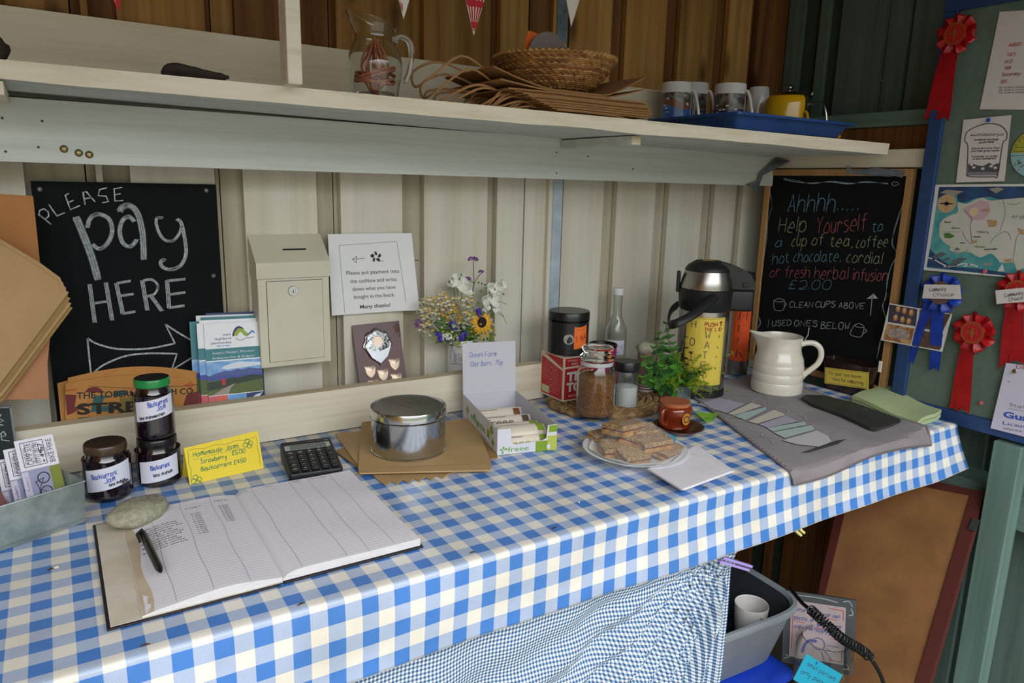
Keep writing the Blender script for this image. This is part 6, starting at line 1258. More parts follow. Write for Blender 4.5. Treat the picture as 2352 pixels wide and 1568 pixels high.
# --- grey tea towel
tow = mat('tea_towel', '8f878a', .9, 0, '7d7679', 9, bump=.2, bsc=90, sheen=.1); twl = mat('towel_light', 'bcb8ba', .9); twv = mat('towel_lavender', 'a9a4b8', .9); twt = mat('towel_teal', 'a9bdb9', .9); twc = mat('towel_cream', 'c6c1b5', .9); twd = mat('towel_dark', '6e6a6b', .9); thr = mat('towel_thread', 'b5b0b3', .9); seam = mat('towel_seam', '6c6264', .9)
FL, BL, BR_, FR = V((1.185, .853, 0)), V((1.435, 1.40, 0)), V((1.775, 1.39, 0)), V((1.675, .853, 0))
def towel(a, b):   # b 0 front hem .. 1 back
    ov = .030+.006*math.sin(a*6)-.012*a*(1-a)*3; L = .545+ov; s = b*L
    if s < ov:
        t = ov-s; p = FL*(1-a)+FR*a; z = TZ+.0022-t; yy = p.y-.006-.004*math.sin(a*9)-.018*max(0, a-.6)*(t/.03)
        return V((p.x+.012*(t/.03)*(1-a), yy-.004*min(1, t/.008), z))
    k = (s-ov)/.545; p = (FL*(1-a)+FR*a)*(1-k)+(BL*(1-a)+BR_*a)*k; bul = .012*math.exp(-((a-1)/.12)**2)*math.exp(-(k/.2)**2)
    e = min(1, k/.03); return V((p.x, p.y-.006*(1-e), TZ+.0026+.0008*(1+mn.noise(V((p.x*14, p.y*14, 0))))*e+bul))
mb = MB(); mb.grid(towel, 90, 90, tow, th=(0, 0, -.0012))
tz = TZ+.0052
def T2(pts): return [(hz(a, b, tz).x, hz(a, b, tz).y) for a, b in pts]
mt = lambda u, v, h=0: V((u, v, tz+h))
K = lambda pts: [(1560+a/3.675, 780+b/3.675) for a, b in pts]
for m, pts in ((twv, [(150, 545), (330, 490), (560, 540), (400, 620)]), (twc, [(410, 625), (610, 530), (700, 560), (470, 640)]), (twt, [(450, 640), (740, 565), (740, 590), (560, 680)]), (twc, [(580, 690), (800, 590), (905, 635), (660, 710)]), (twv, [(670, 715), (900, 640), (1010, 690), (750, 745)]), (twt, [(740, 745), (1060, 690), (1080, 720), (790, 775)]), (twt, [(790, 780), (1120, 720), (1150, 760), (890, 830)]), (twl, [(870, 850), (1160, 765), (1260, 810), (1290, 860), (1190, 905), (1000, 885)])):
    q = T2(K(pts)); q = q if sum(q[i][0]*q[(i+1) % len(q)][1]-q[(i+1) % len(q)][0]*q[i][1] for i in range(len(q))) > 0 else q[::-1]; pat(mb, mt, q, m, .0003)
    rib(mb, mt, q+[q[0]], .0012, twd, .0005)
for pts in ([(620, 530), (640, 505), (700, 515), (720, 545), (700, 560)], [(820, 590), (840, 570), (900, 580), (920, 610), (900, 632)], [(940, 640), (990, 630), (1060, 650), (1070, 680)], [(470, 640), (400, 655), (400, 675), (460, 685), (560, 678)], [(690, 745), (600, 740), (620, 765), (720, 775)], [(780, 785), (700, 795), (720, 820), (860, 828)], [(860, 845), (780, 860), (840, 890), (940, 885)], [(280, 600), (370, 560), (430, 500)], [(330, 600), (400, 570), (450, 510)]): rib(mb, mt, T2(smooth2(K(pts), 5)), .0016, twl, .0006)
pat(mb, mt, T2(K([(1030, 955), (1330, 850), (1410, 840), (1340, 880), (1100, 950)]))[::-1], mat('towel_charcoal', '3c3d41', .9), .0005)
rnd = random.Random(21)
for k in range(26):
    a, b = rnd.uniform(300, 1900), rnd.uniform(420, 1000); l = rnd.uniform(60, 220); rib(mb, mt, T2(smooth2(K([(a, b), (a+l*.5, b-20*rnd.random()), (a+l, b+rnd.uniform(-50, 30))]), 5)), .0006, thr, .0004)
pe = [towel(.0, t/40) for t in range(41)]; mb.tube([p+V((.003, 0, .0005)) for p in pe], .0028, tow, 6); mb.tube([towel(t/40, .0)+V((0, 0, .001)) for t in range(41)], .0026, seam, 6); mb.tube([towel(1, t/40)+V((0, 0, .0005)) for t in range(41)], .0028, tow, 6)
for t in range(2, 40): mb.box(pe[t]+V((.004, 0, .0032)), (.004, .003, .0012), seam)
mb.build('tea_towel', label='grey tea towel with pale printed face masks lying over the counter edge', cat='tea towel')
# --- slate and green cloth
slt = mat('slate', '2e312e', .55, 0, '3a3d39', 25, bump=.25, bsc=60); q = [hz(*p, TZ+.007) for p in ((1840, 916), (1850, 911), (1890, 912), (2000, 938), (2066, 965), (2068, 974), (2012, 990), (1996, 986), (1930, 955), (1866, 932))]
mb = MB(); mb.prism(q if area(q) > 0 else q[::-1], (0, 0, .006), slt); mb.build('slate', label='long pointed piece of dark slate lying on the grey towel', cat='slate', bevel=.0012)
gcl = gingham('green_check', 'bcc7a0', 'a9b88a', '93a671', .004, .004, rough=.9)
C1 = [hz(1957, 912, TZ+.024), hz(2028, 884, TZ+.030), hz(2163, 938, TZ+.026), hz(2108, 966, TZ+.022)]
def gc(a, b): p = (C1[0]*(1-a)+C1[3]*a)*(1-b)+(C1[1]*(1-a)+C1[2]*a)*b; return p+V((0, 0, .005*math.sin(a*5+1)+.003*math.sin(b*6)))
gth = thing('green_cloth', 'folded pale green checked cloth on the right end of the counter', 'cloth', V((gc(.5, .5).x, gc(.5, .5).y, TZ+.004)))
for k in range(2):
    mb = MB(); mb.grid(lambda a, b: gc(a, b)-V((0, 0, .0115*k)), 24, 16, gcl, uv=lambda a, b: (a*.2, b*.12), th=(0, 0, -.0095)); mb.build('cloth_fold', gth)
# --- leaning corner chalkboard
pine = wood('pine_frame', 'b58a5a', 'a27a4c', 'c49a6a', 'z', 1, .55, .1); XB = 1.862
tl, tr_, bl2, br2 = hx(1762, 386, XB), hx(2092, 402, XB), hx(1722, 838, XB), hx(2010, 882, XB)
y0b, y1b, zb_, zt_ = 1.522, 1.066, TZ+.012, 1.34+.062
cbd = thing('menu_board', 'pine framed blackboard with coloured chalk drinks menu leaning in the corner', 'chalkboard', (XB, (y0b+y1b)/2, zb_))
mp = plane((XB, y0b, zb_), (0, -1, 0), (0, 0, 1)); Wb, Hb = y0b-y1b, zt_-zb_; fw = .018
mb = MB(); mb.b2((XB+.001, y1b+fw, zb_+fw), (XB+.008, y0b-fw, zt_-fw), black)
def bq(x, y): q = hx(1650+x/3.336, 380+y/3.336, XB+.001); return (y0b-q.y, q.z-zb_)
mpb = plane((XB+.001, y0b, zb_), (0, -1, 0), (0, 0, 1))
cbl = mat('chalk_blue', '7fb0c8', .9, 0, '4a6f82', 240, lo=.3, hi=.65); cgn = mat('chalk_green', 'a9bf9a', .9, 0, '6e7f62', 240, lo=.3, hi=.65); crd_ = mat('chalk_red', 'c8707a', .9, 0, '83444c', 240, lo=.3, hi=.65); cyl_ = mat('chalk_yellow', 'c9c197', .9, 0, '857e5e', 240, lo=.3, hi=.65)
def line(s, a, b, m, capx, w_=.0019):
    p, q = bq(*a), bq(*b); c0 = bq(a[0], a[1]-capx); sz = (c0[1]-p[1]); wd = math.hypot(q[0]-p[0], q[1]-p[1]); hand(mb, mpb, s, p[0], p[1], sz, m, w=w_, width=wd, rot=math.atan2(q[1]-p[1], q[0]-p[0]), slant=.18, h=.0003)
line('Ahhhh', (530, 360), (885, 352), cbl, 135, .0024); line('.....', (910, 345), (1065, 348), cbl, 100, .0022)
line('Help', (460, 512), (668, 505), cgn, 110, .0024); line('Yourself', (750, 520), (1130, 500), crd_, 125, .0022); line('to', (1180, 505), (1255, 498), cbl, 80, .0019)
line('a', (432, 625), (490, 622), cbl, 70); line('cup of', (560, 615), (800, 608), cyl_, 80); line('tea,', (855, 618), (1030, 618), cyl_, 85, .0021); line('coffee', (1055, 628), (1295, 622), cgn, 80)
line('hot', (415, 755), (540, 745), cbl, 85); line('chocolate', (575, 735), (915, 733), cbl, 80); line('. cordial', (935, 740), (1250, 750), cgn, 85)
line('or', (392, 852), (470, 848), crd_, 75); line('fresh', (505, 858), (695, 862), crd_, 85); line('herbal', (735, 865), (990, 868), crd_, 90); line('infusion', (1030, 875), (1290, 885), crd_, 88)
line('£2.00', (535, 945), (855, 948), cbl, 65, .0016)
line('CLEAN', (545, 1085), (720, 1088), chalk, 42); line('CUPS', (745, 1085), (892, 1082), chalk, 42); line('ABOVE', (920, 1092), (1115, 1095), chalk, 42)
line('USED', (412, 1228), (555, 1225), chalk, 42); line('ONES', (580, 1228), (755, 1232), chalk, 42); line('BELOW', (785, 1248), (1000, 1252), chalk, 50)
def bl(pts, m, w_=.0018, sm=True): rib(mb, mpb, smooth2([bq(*p) for p in pts], 4) if sm else [bq(*p) for p in pts], w_, m, .0003)
bl([(425, 1035), (430, 1100), (470, 1112), (500, 1100), (508, 1035)], chalk); bl([(425, 1035), (465, 1018), (508, 1035), (465, 1045), (425, 1035)], chalk); bl([(508, 1050), (522, 1060), (505, 1085)], chalk)
bl([(1040, 1225), (1010, 1290), (1060, 1312), (1100, 1305), (1118, 1235)], chalk); bl([(1040, 1225), (1080, 1210), (1118, 1235), (1075, 1240), (1040, 1225)], chalk); bl([(1115, 1250), (1138, 1265), (1108, 1290)], chalk)
bl([(1165, 1150), (1180, 1000)], chalk, .0024, False); pat(mb, mpb, [bq(1135, 1020), bq(1225, 1020), bq(1190, 980)], chalk, .0003); bl([(378, 1240), (390, 1175)], chalk, .0014, False)
for o, m in ((0, cbl), (6, chalk)):
    bl([(405+o, 110), (392+o, 200), (412, 300+o), (380, 420+o), (365+o, 560), (345+o, 700), (328+o, 850), (310+o, 980), (300-o, 1100), (318+o, 1200), (300, 1250)], m, .0016)
    bl([(500, 100+o), (600, 115+o*2), (720, 140-o), (860, 120+o), (1000, 135+o), (1130, 130-o), (1300, 135+o)], m, .002)
    bl([(1425, 260), (1395+o, 340), (1350+o, 480), (1335-o, 600), (1365+o, 680), (1320, 780+o), (1290+o, 900), (1285-o, 1010), (1255+o, 1080), (1285, 1200), (1240+o, 1340), (1215, 1480)], m, .0013)
bl([(1325, 140), (1350, 125), (1385, 140), (1350, 155), (1325, 140)], chalk, .0012)
mb.build('black_panel', cbd)
mb = MB(); mb.b2((XB-.006, y1b, zb_), (XB+.010, y0b, zb_+fw), pine); mb.b2((XB-.006, y1b, zt_-fw), (XB+.010, y0b, zt_), pine); mb.b2((XB-.006, y0b-fw, zb_+fw), (XB+.010, y0b, zt_-fw), pine); mb.b2((XB-.006, y1b, zb_+fw), (XB+.010, y1b+fw, zt_-fw), pine); mb.build('pine_frame', cbd, bevel=.001)
duct = mat('duct_tape', '7f8790', .35, .25, '666d75', 30, bump=.4, bsc=60)
mb = MB()
def tape(pts, x_, lab, thk=.002):
    mb = MB(); q = [min(hx(a, b, x_+k), hy(a, b, 1.486+k), key=lambda p: (p-CAM).length) for (a, b), k in zip(pts, [(i % 3-1)*.002 for i in range(len(pts))])]; mb.prism(q, (thk, 0, 0), duct); mb.build('duct_tape', label=lab, cat='tape', group='duct tape holding the menu board')
tape([(1945, 380), (1960, 392), (2012, 385), (2078, 392), (2072, 408), (2055, 404), (2040, 406), (1944, 398)], XB-.009, 'strip of silver duct tape along the top of the menu board')
tape([(1762, 384), (1783, 360), (1815, 370), (1785, 386), (1752, 402), (1738, 440), (1722, 428), (1712, 424), (1740, 415), (1745, 398)], XB-.012, 'crumpled silver duct tape at the top left corner of the menu board')
# ================================================================ things on the shelf
def sm3(pts, k=5):
    pts = [V(p) for p in pts]; q = []
    for i in range(len(pts)-1):
        a, b, c, d = pts[max(i-1, 0)], pts[i], pts[i+1], pts[min(i+2, len(pts)-1)]
        for j in range(k):
            t = j/k; q.append(.5*((2*b)+(c-a)*t+(2*a-5*b+4*c-d)*t*t+(3*b-a-3*c+d)*t**3))
    return q+[pts[-1]]
def fitr(xl, xr, ym, r):
    a, b = ray(xl, ym), ray(xr, ym); a1, a2 = math.atan2(a.x, a.y), math.atan2(b.x, b.y); d = r/math.sin((a2-a1)/2); az = (a1+a2)/2; return d*math.sin(az), d*math.cos(az), r
drift = mat('dark_driftwood', '2a2320', .8, 0, '3c322a', 20, bump=.5, bsc=60)
a, b = hy(378, 176, 1.31), hy(528, 188, 1.30); z_ = shz(a.x)
mb = MB(); pts = [a, a+(b-a)*.12, a+(b-a)*.3, a+(b-a)*.5, a+(b-a)*.7, a+(b-a)*.92, b]
for i, p in enumerate(pts): p.z = z_+[.003, .008, .009, .008, .0065, .006, .004][i]; p.y = 1.335
mb.tube(sm3(pts, 3), [[.003, .005, .007, .008, .0085, .0085, .008, .0075, .007, .007, .0065, .006, .006, .0055, .005, .005, .0045, .004, .0025][i] for i in range(19)], drift, 10, flat=2.2); mb.tube([pts[-2]+V((0, -.005, .002)), pts[-1]+V((.004, -.01, .004))], .003, drift, 6); mb.build('driftwood', label='dark piece of driftwood lying on the shelf left of the post', cat='driftwood')
q = hy(-12, 128, 1.36); mb = MB(); mb.blob((q.x, 1.37, shz(q.x)+.019), (.018, .016, .019), drift, 14, 10, .3, 3); mb.build('dark_stone', label='dark lump on the shelf cut off by the left edge of the photo', cat='stone')
# --- glass jug with raffia
yc = 1.325; x, y, r = fity(797, 925, 150, yc); z0 = shz(x)+.0005; zt = hy(860, 70, yc).z; H = zt-z0
gj = thing('glass_jug', 'clear glass jug holding loops of salmon raffia on the shelf', 'jug', (x, y, z0))
prof = [(.0001, .002), (r*.78, 0), (r*.82, .003), (r*.88, H*.16), (r*.99, H*.42), (r, H*.50), (r*.93, H*.64), (r*.76, H*.80), (r*.70, H*.88), (r*.72, H*.95), (r*.79, H*1.06), (r*.80, H*1.20)]
prof = prof+[(a-.0022, b) for a, b in prof[::-1]][:-1]+[(r*.7, .010), (.0001, .012)]
a_ = toface(x, y); sp = a_-math.pi/2; rings = []
for rr, zz in prof:
    rings.append([])
    for i in range(64):
        a = 2*math.pi*i/64; t = max(0, (zz/H-.98)/.22); dz = t*(math.cos(a-sp)*.5+.1)*H*.22; da = (a-sp+math.pi) % (2*math.pi)-math.pi; k = math.exp(-(da/.4)**2)*t*r*.22; rings[-1].append(V((x+(rr+k)*math.cos(a), y+(rr+k)*math.sin(a), z0+min(zz, H*1.12)+dz)))
mb = MB(); mb.loft(rings, glass); mb.build('jug_body', gj)
d_ = V((math.cos(sp+math.pi), math.sin(sp+math.pi), 0)); mb = MB(); mb.tube(sm3([V((x, y, z0))+d_*(r*k)+V((0, 0, H*h)) for k, h in ((.68, .84), (.95, .93), (1.25, .86), (1.33, .66), (1.24, .42), (1.12, .30), (1.12, .26))]), .0052, glass, 10); mb.build('handle', gj)
raf = mat('raffia', 'b5604c', .7, 0, 'c97f68', 30); rnd = random.Random(4); mb = MB()
for k in range(9):
    cx_, cz_, ra, rb, ph, tl2 = rnd.uniform(-.008, .008), z0+H*rnd.choice([.30, .38, .45, .55]), r*rnd.uniform(.6, .74), rnd.uniform(.010, .040), k*.7+rnd.uniform(-.3, .3), rnd.uniform(-.9, .9)
    if k < 4: rb = .006; cz_ = z0+H*(.30+.02*k); 
    pts = []
    for i in range(40):
        t = 6.2832*i/40; u, v = ra*math.cos(t), rb*math.sin(t)
        if k < 4: pts.append(V((x+u, y+ra*math.sin(t)*.95, cz_+.012*math.sin(t+ph))))
        else:
            u = ra*.8*math.cos(t+.4*math.sin(2*t)); v = min(H*.40, .048)*math.sin(t); pts.append(V((x+u*math.cos(ph), y+u*math.sin(ph), z0+H*.46+v+.006*math.sin(3*t+ph))))
    mb.tube(pts, .0034, raf, 6, closed=True, flat=.55)
mb.build('raffia_loops', label='loops of salmon pink raffia coiled inside the glass jug', cat='raffia')
# --- paper carrier bags
kb = mat('carrier_kraft', 'a87e52', .8, 0, '96704a', 9); kb2 = mat('carrier_kraft_dark', '8a6238', .85); kin = mat('carrier_inside', '4a3120', .9)
bx1 = hy(1512, 270, 1.19).x; nb_ = 13
for k in range(nb_):
    xl = hy(1300-9*k if k < 8 else 1225-16*(k-8), 240, 1.2).x; xr = bx1-.003*abs(k-4)-.004*(k % 3); z_ = shz(bx1)+.003+k*.0031; xs_ = xr-xl
    mb = MB(); rnd = random.Random(k)
    def bg(a, b, k=k, xl=xl, xr=xr, z_=z_):
        x = xl+(xr-xl)*a; y = shy(x)+.004+.003*math.sin(k*2.3)+b*.20; z = z_+shz(x)-shz(bx1)+.0006*math.sin(a*6)
        if k >= 11: z += .030*max(0, 1-a/.35)**1.3*(1 if k == 12 else .4)+(.045 if k == 12 else .022)*max(0, (a-.72)/.28)**1.2
        if k == 0: z -= .010*max(0, (a-.6)/.4)+.0
        return V((x, y, z))
    mb.grid(bg, 24, 4, kb if k % 3 else kb2, th=(0, 0, .0016)); mb.grid(lambda a, b: bg(a, b)+V((0, .0004, .0019)), 24, 4, kb2 if k % 3 else kb, th=(0, 0, .0011))
    p = bg(0, .3); q = bg(0, .62); lp = .035+.07*rnd.random()+.05*(k > 8); zz = .006*rnd.random()+(.012 if k > 10 else 0); zf = shz(p.x-lp)+.004
    h_ = lambda dz: max(zf, dz)
    mb.tube([V((v.x, v.y, h_(v.z))) for v in sm3([p+V((.02, 0, .001)), p+V((-lp*.4, -.02, .004+zz)), V((p.x-lp*.9, p.y-.01, p.z-.004-.002*k+zz*.3)), V((p.x-lp, (p.y+q.y)/2, p.z-.010-.0025*k+zz*.2)), V((p.x-lp*.9, q.y, p.z-.004)), q+V((-lp*.4, .01, .004+zz)), q+V((.02, 0, .001))], 4)], .0024, kb, 6)
    names = ['lowest', 'second', 'third', 'fourth', 'fifth', 'sixth', 'seventh', 'eighth', 'ninth', 'tenth', 'eleventh', 'twelfth', 'topmost']
    mb.build('carrier_bag', label='%s flattened brown paper carrier bag in the shelf stack%s' % (names[k], '' if k in (0, 12) else ' from the bottom'), cat='paper bag', group='flattened carrier bags on the shelf')
# --- basket
wk = mat('wicker', 'a2733f', .75, 0, '6b4320', 50, (1, 1, 1), .35, .65); wk2 = mat('wicker_light', 'b98f55', .7, 0, '8a6233', 40); wk3 = mat('wicker_red', '8a5430', .75, 0, '7a4526', 40)
yb = 1.345; x, y, R_ = fity(1137, 1412, 140, yb); zr = hy(1275, 121, yb-R_*.0).z; zb = hy(1280, 207, yb-R_*.5).z; stk = shz(bx1)+.003+nb_*.0031; zb = max(zb, stk-.004); zr = hy(1275, 108, yb-R_).z; Hb = zr-zb
mb = MB(); nr = 19
for i in range(nr):
    t = i/(nr-1); rr = R_*(.48+.52*(t**.62)); z_ = zb+.004+(Hb-.010)*t; n = 150
    pts = [V((x+(rr+.0009*math.sin(j*2.1+i*3.14))*math.cos(6.2832*j/n), y+(rr+.0009*math.sin(j*2.1+i*3.14))*math.sin(6.2832*j/n), z_+.0007*math.sin(j*.9+i))) for j in range(n)]
    mb.tube(pts, [.0033*(1+.28*math.sin(j*2.1+i*1.7)) for j in range(n+1)], [wk, wk2, wk][i % 3] if i != 11 else wk3, 6, closed=True)
mb.lathe((x, y, zb), [(.0001, .002), (R_*.47, .001), (R_*.5, .006), (R_*.96, Hb-.006), (R_*.94, Hb-.006), (R_*.46, .008), (.0001, .008)], kin, 48); mb.build('wicker_bowl', label='shallow round woven basket sitting on the carrier bags', cat='basket')
bk_ = bpy.data.objects['wicker_bowl']
mb = MB(); n = 64
for j in range(n):
    a = 6.2832*j/n; b = 6.2832*(j+1.6)/n; mb.tube([V((x+R_*.98*math.cos(a), y+R_*.98*math.sin(a), zr-.006)), V((x+R_*1.03*math.cos((a+b)/2), y+R_*1.03*math.sin((a+b)/2), zr+.001)), V((x+R_*.97*math.cos(b), y+R_*.97*math.sin(b), zr-.002))], .0036, wk2, 6)
mb.build('plaited_rim', bk_)
mb = MB(); q = [hy(1203, 112, y), hy(1213, 70, y+.01), hy(1258, 84, y+.01), hy(1300, 100, y), hy(1300, 125, y), hy(1203, 125, y)]; mb.prism(q, (0, .0006, 0), ora); mb.build('orange_card', label='orange card standing in the woven basket', cat='card')
q = hy(1258, 132, y-.012); rr = (hy(1303, 120, y-.012)-hy(1213, 120, y-.012)).length/2; mb = MB(); mb.lathe(q, [(.0001, .004), (rr*.86, .004), (rr, .003), (rr, 0), (.0001, 0)], mat('felt_grey', '7f7370', .8), 40, ax=X_); mb.build('grey_disc', label='round grey mat standing on edge in the woven basket', cat='mat')
# --- blue tray with crockery
btr = mat('tray_blue', '23457f', .35, 0, '2a4f8c', 12)
yf = 1.155; C0 = hy(1697, 255, yf); zr = C0.z; xr_ = hy(1970, 286, yf).x; zb = shz(C0.x)+.001; D_ = .30; ix = .028; L0 = C0.x
yb1 = min(WY-.03, yf+D_)
tr_ = thing('blue_tray', 'blue plastic tray overhanging the right end of the shelf with mugs and teapot', 'tray', ((L0+xr_)/2, (yf+yb1)/2, zb))
def rr_(i, z, r_=.012):
    out = []
    for sx, sy_, a0 in ((1, 1, 0), (-1, 1, 1), (-1, -1, 2), (1, -1, 3)):
        for k in range(5):
            a = (a0+k/4)*math.pi/2; hx_2, hy_2 = (xr_-L0)/2-i-r_, (yb1-yf)/2-i-r_; out.append(V(((L0+xr_)/2+sx*hx_2+r_*math.cos(a), (yf+yb1)/2+sy_*hy_2+r_*math.sin(a), z)))
    return out
mb = MB(); mb.loft([rr_(ix, zb), rr_(ix*.5, zr-.008), rr_(.012, zr-.006), rr_(0, zr-.006), rr_(0, zr), rr_(.010, zr), rr_(.014, zr-.004), rr_(ix+.003, zb+.003)], btr); mb.add(rr_(ix, zb), [tuple(range(20))[::-1]], btr); mb.add(rr_(ix+.003, zb+.003), [tuple(range(20))], btr); mb.build('tray_body', tr_)
TB = zb+.0035
mblu = mat('mug_blue', '3f6fb5', .2, 0, '2f4f9e', 60, coat=.5); mnav = mat('mug_navy', '2a2f6a', .2, 0, '2f2a55', 40, coat=.5); mrk = mat('mug_rock', '4a4038', .25, 0, '8a8378', 60, lo=.42, hi=.6, coat=.5); mrust = mat('mug_rust', '7a4a38', .25, coat=.5)
def mug(xl, xr, ytop, r, lab, kind, hang=.9):
    x, y, r = fitr(xl, xr, ytop+30, r); zt = hp(( xl+xr)/2, ytop+3, (x, y, 0), V((x, y, 0)).normalized()).z; H = zt-TB
    t = thing('mug', lab, 'mug', (x, y, TB), 'printed mugs on the blue tray'); mb = MB()
    mb.lathe((x, y, TB), [(.0001, .002), (r*.9, 0), (r, .004), (r, H-.002), (r-.001, H), (r-.003, H-.002), (r-.0035, .006), (.0001, .006)], gl, 44)
    cm = cylmap(x, y, r, TB, toface(x, y)-1.45); w_ = 2.6*r; rect(mb, cm, 0, H*.08, w_, H*.80, mrk, .0003, 24)
    if kind == 0:
        for i in range(24):
            a, b = w_*i/24, w_*(i+1)/24; f_ = lambda u: H*(.52+.05*math.sin(u*60)); mb.add([cm(a, H*.06, .0005), cm(b, H*.06, .0005), cm(b, f_(b), .0005), cm(a, f_(a), .0005)], [(0, 1, 2, 3)], mblu, True)
            mb.add([cm(a, f_(a), .0005), cm(b, f_(b), .0005), cm(b, f_(b)+H*.14, .0005), cm(a, f_(a)+H*.14, .0005)], [(0, 1, 2, 3)], mrust, True)
    else: rect(mb, cm, 0, H*.06, w_, H*.50, mnav, .0005, 24); 
    rnd = random.Random(kind+3)
    for i in range(14):
        u = rnd.uniform(.1, .9)*w_; v = H*rnd.uniform(.42, .76); pat(mb, cm, [(u+.004*math.cos(k)*rnd.uniform(.6, 1.6), v+.002*math.sin(k)) for k in (0, 1, 2, 3, 4, 5)], gl if i % 2 else mnav, .0007)
    mb.build('mug_body', t)
    ha = toface(x, y)+hang; d_ = V((math.cos(ha), math.sin(ha), 0)); mb = MB(); mb.tube(sm3([V((x, y, TB))+d_*(r*k)+V((0, 0, H*h)) for k, h in ((.96, .84), (1.2, .84), (1.42, .66), (1.62, .38), (1.55, .18), (.97, .12))]), .0042, gl, 10); mb.build('handle', t)
mug(1519, 1590, 188, .040, 'leftmost printed mug on the blue tray with a blue sea picture', 0, 1.15)
mug(1560, 1627, 189, .040, 'printed mug behind the leftmost one on the blue tray', 1, 1.2)
mug(1641, 1714, 191, .040, 'printed mug nearest the teapot with a navy sea picture', 1, 1.1)
x, y, r = fitr(1714, 1770, 230, .034); zt = hy(1745, 201, y).z; H = zt-TB; mb = MB(); mb.lathe((x, y, TB), [(r*.93, 0), (r*.96, 0), (r, H*.3), (r*1.0, H*.68), (r*.84, H*.95), (r*.80, H), (.0001, H-.002)], gl, 44); mb.build('white_cup', label='plain white cup upside down between the mugs and the yellow teapot', cat='cup')
yen = mat('yellow_enamel', 'e3b41a', .18, coat=.6); sts = mat('teapot_steel', 'a8a49c', .2, 1)
x, y, r = fitr(1752, 1868, 250, .066); r *= .96; zt = hy(1805, 217, y-.02).z; H = zt-TB
tp_ = thing('teapot', 'yellow jacketed steel teapot with wire handle at the right of the blue tray', 'teapot', (x, y, TB)); a_ = toface(x, y)
mb = MB(); rings = [[V((x+rr*math.cos(a), y+rr*math.sin(a), TB+zz)) for a in [a_-2.9+i*(2.9+.75)/40 for i in range(41)]] for rr, zz in [(r*.9, 0), (r, .006), (r, H*.80), (r*.97, H*.92), (r*.86, H*.985)]]
mb.loft(rings, yen, closed=False); mb.build('yellow_jacket', tp_)
mb = MB(); mb.lathe((x, y, TB), [(.0001, .001), (r*.87, .001), (r*.96, .008), (r*.965, H*.80), (r*.93, H*.92), (r*.82, H), (r*.70, H*1.06), (r*.3, H*1.10), (.0001, H*1.11)], sts, 56); mb.build('steel_body', tp_)
mb = MB(); mb.blob((x, y, TB+H*1.11+.010), (.0095, .0095, .008), sts, 18, 12); mb.lathe((x, y, TB+H*1.1), [(.004, 0), (.004, .008)], sts, 12); mb.build('lid_knob', tp_)
hd = V((math.cos(a_+1.35), math.sin(a_+1.35), 0)); mb = MB()
for o in (-.004, .004):
    s_ = hd.cross(V((0, 0, 1)))*o; mb.tube(sm3([V((x, y, TB))+hd*(r*k)+V((0, 0, H*h))+s_ for k, h in ((.9, .80), (1.2, .84), (1.45, .80), (1.62, .55), (1.72, .15), (1.70, .05), (1.4, .04))]), .0016, sts, 8)
mb.build('wire_handle', tp_); mb = MB(); p = V((x, y, TB))+hd*(r*.95)+V((0, 0, H*1.03)); mb.box(p, (.016, .008, .010), sts, rz=.4); mb.build('hinge', tp_, bevel=.002)
d2 = V((math.cos(a_+.72), math.sin(a_+.72), 0)); mb = MB(); mb.tube(sm3([V((x, y, TB))+d2*(r*k)+V((0, 0, H*h)) for k, h in ((1.0, .62), (1.18, .58), (1.30, .4), (1.33, .2), (1.3, .02))]), .0035, yen, 8); mb.build('spout_rim', tp_)
q = hy(1937, 277, 1.22); mb = MB(); mb.blob((q.x, 1.23, TB+.006), (.010, .006, .006), yel2, 10, 6, .3); mb.tube([(q.x-.004, 1.23, TB+.010), (q.x-.002, 1.23, TB+.020)], .0015, kin, 6); mb.build('tea_bag_tag', label='small yellowish scrap on the blue tray right of the teapot', cat='scrap')
# --- bunting
rfb = mat('bunting_red', 'b3242c', .8); wfb = mat('bunting_white', 'd8d2cb', .8)
bun = thing('bunting', 'bunting of red, white and checked flags with tips hanging in at the top', 'bunting', (.6, 1.3, 2.0)); cord = MB(); cord.tube(sm3([(-.4, 1.31, 2.06), (.3, 1.30, 1.99), (1.0, 1.29, 2.0), (1.6, 1.28, 2.06)]), .0015, wfb, 6); cord.build('cord', bun)
def flag(tipx, tipy, wpx, ms, lab, pat_):
    y = 1.30; t = hy(tipx, tipy, y); k = (1.995-t.z)/.2; w_ = .065; mb = MB()
    tw = .02; top0 = V((t.x-w_*k*1.0+.01, y-.004, 1.995)); top1 = V((t.x+w_*k*1.0+.01, y+.004, 1.995))
    f = lambda a, b: (top0*(1-a)+top1*a)*b+t*(1-b)+V((0, .006*math.sin(a*6+b*5)*b, 0)); mb.grid(f, 8, 14, ms[0], th=(0, .0006, 0))
    m_ = lambda u, v, h=0: f(u, v)+V((0, -.0004-h, 0))
    if pat_ == 'gingham':
        for a in (.12, .3, .5, .7, .88): rib(mb, m_, [(a, .02+.98*i/10) for i in range(11)], .10, ms[1])
        for b in [.05+i*.1 for i in range(10)]: rib(mb, m_, [(i/6, b) for i in range(7)], .03, ms[1], .0006)
    elif pat_ == 'stars':
        rnd = random.Random(2)
        for i in range(26): u, v = rnd.random()*.9+.05, rnd.random()*.95+.03; pat(mb, m_, [(u+.10*math.cos(k_)*(1 if j % 2 else .45), v+.03*math.sin(k_)*(1 if j % 2 else .45)) for j, k_ in enumerate([i_*.628 for i_ in range(10)])], ms[1], .0005)
    mb.build('flag', bun, label=lab)
flag(270, 26, 20, (rfb, wfb), 'tip of a red and white bunting flag at the top left', 'stars')
flag(927, 44, 20, (wfb, rfb), 'red and white star bunting tip above the glass jug', 'stars')
flag(1088, 82, 20, (wfb, rfb), 'pink checked bunting tip between the jug and the basket', 'gingham')
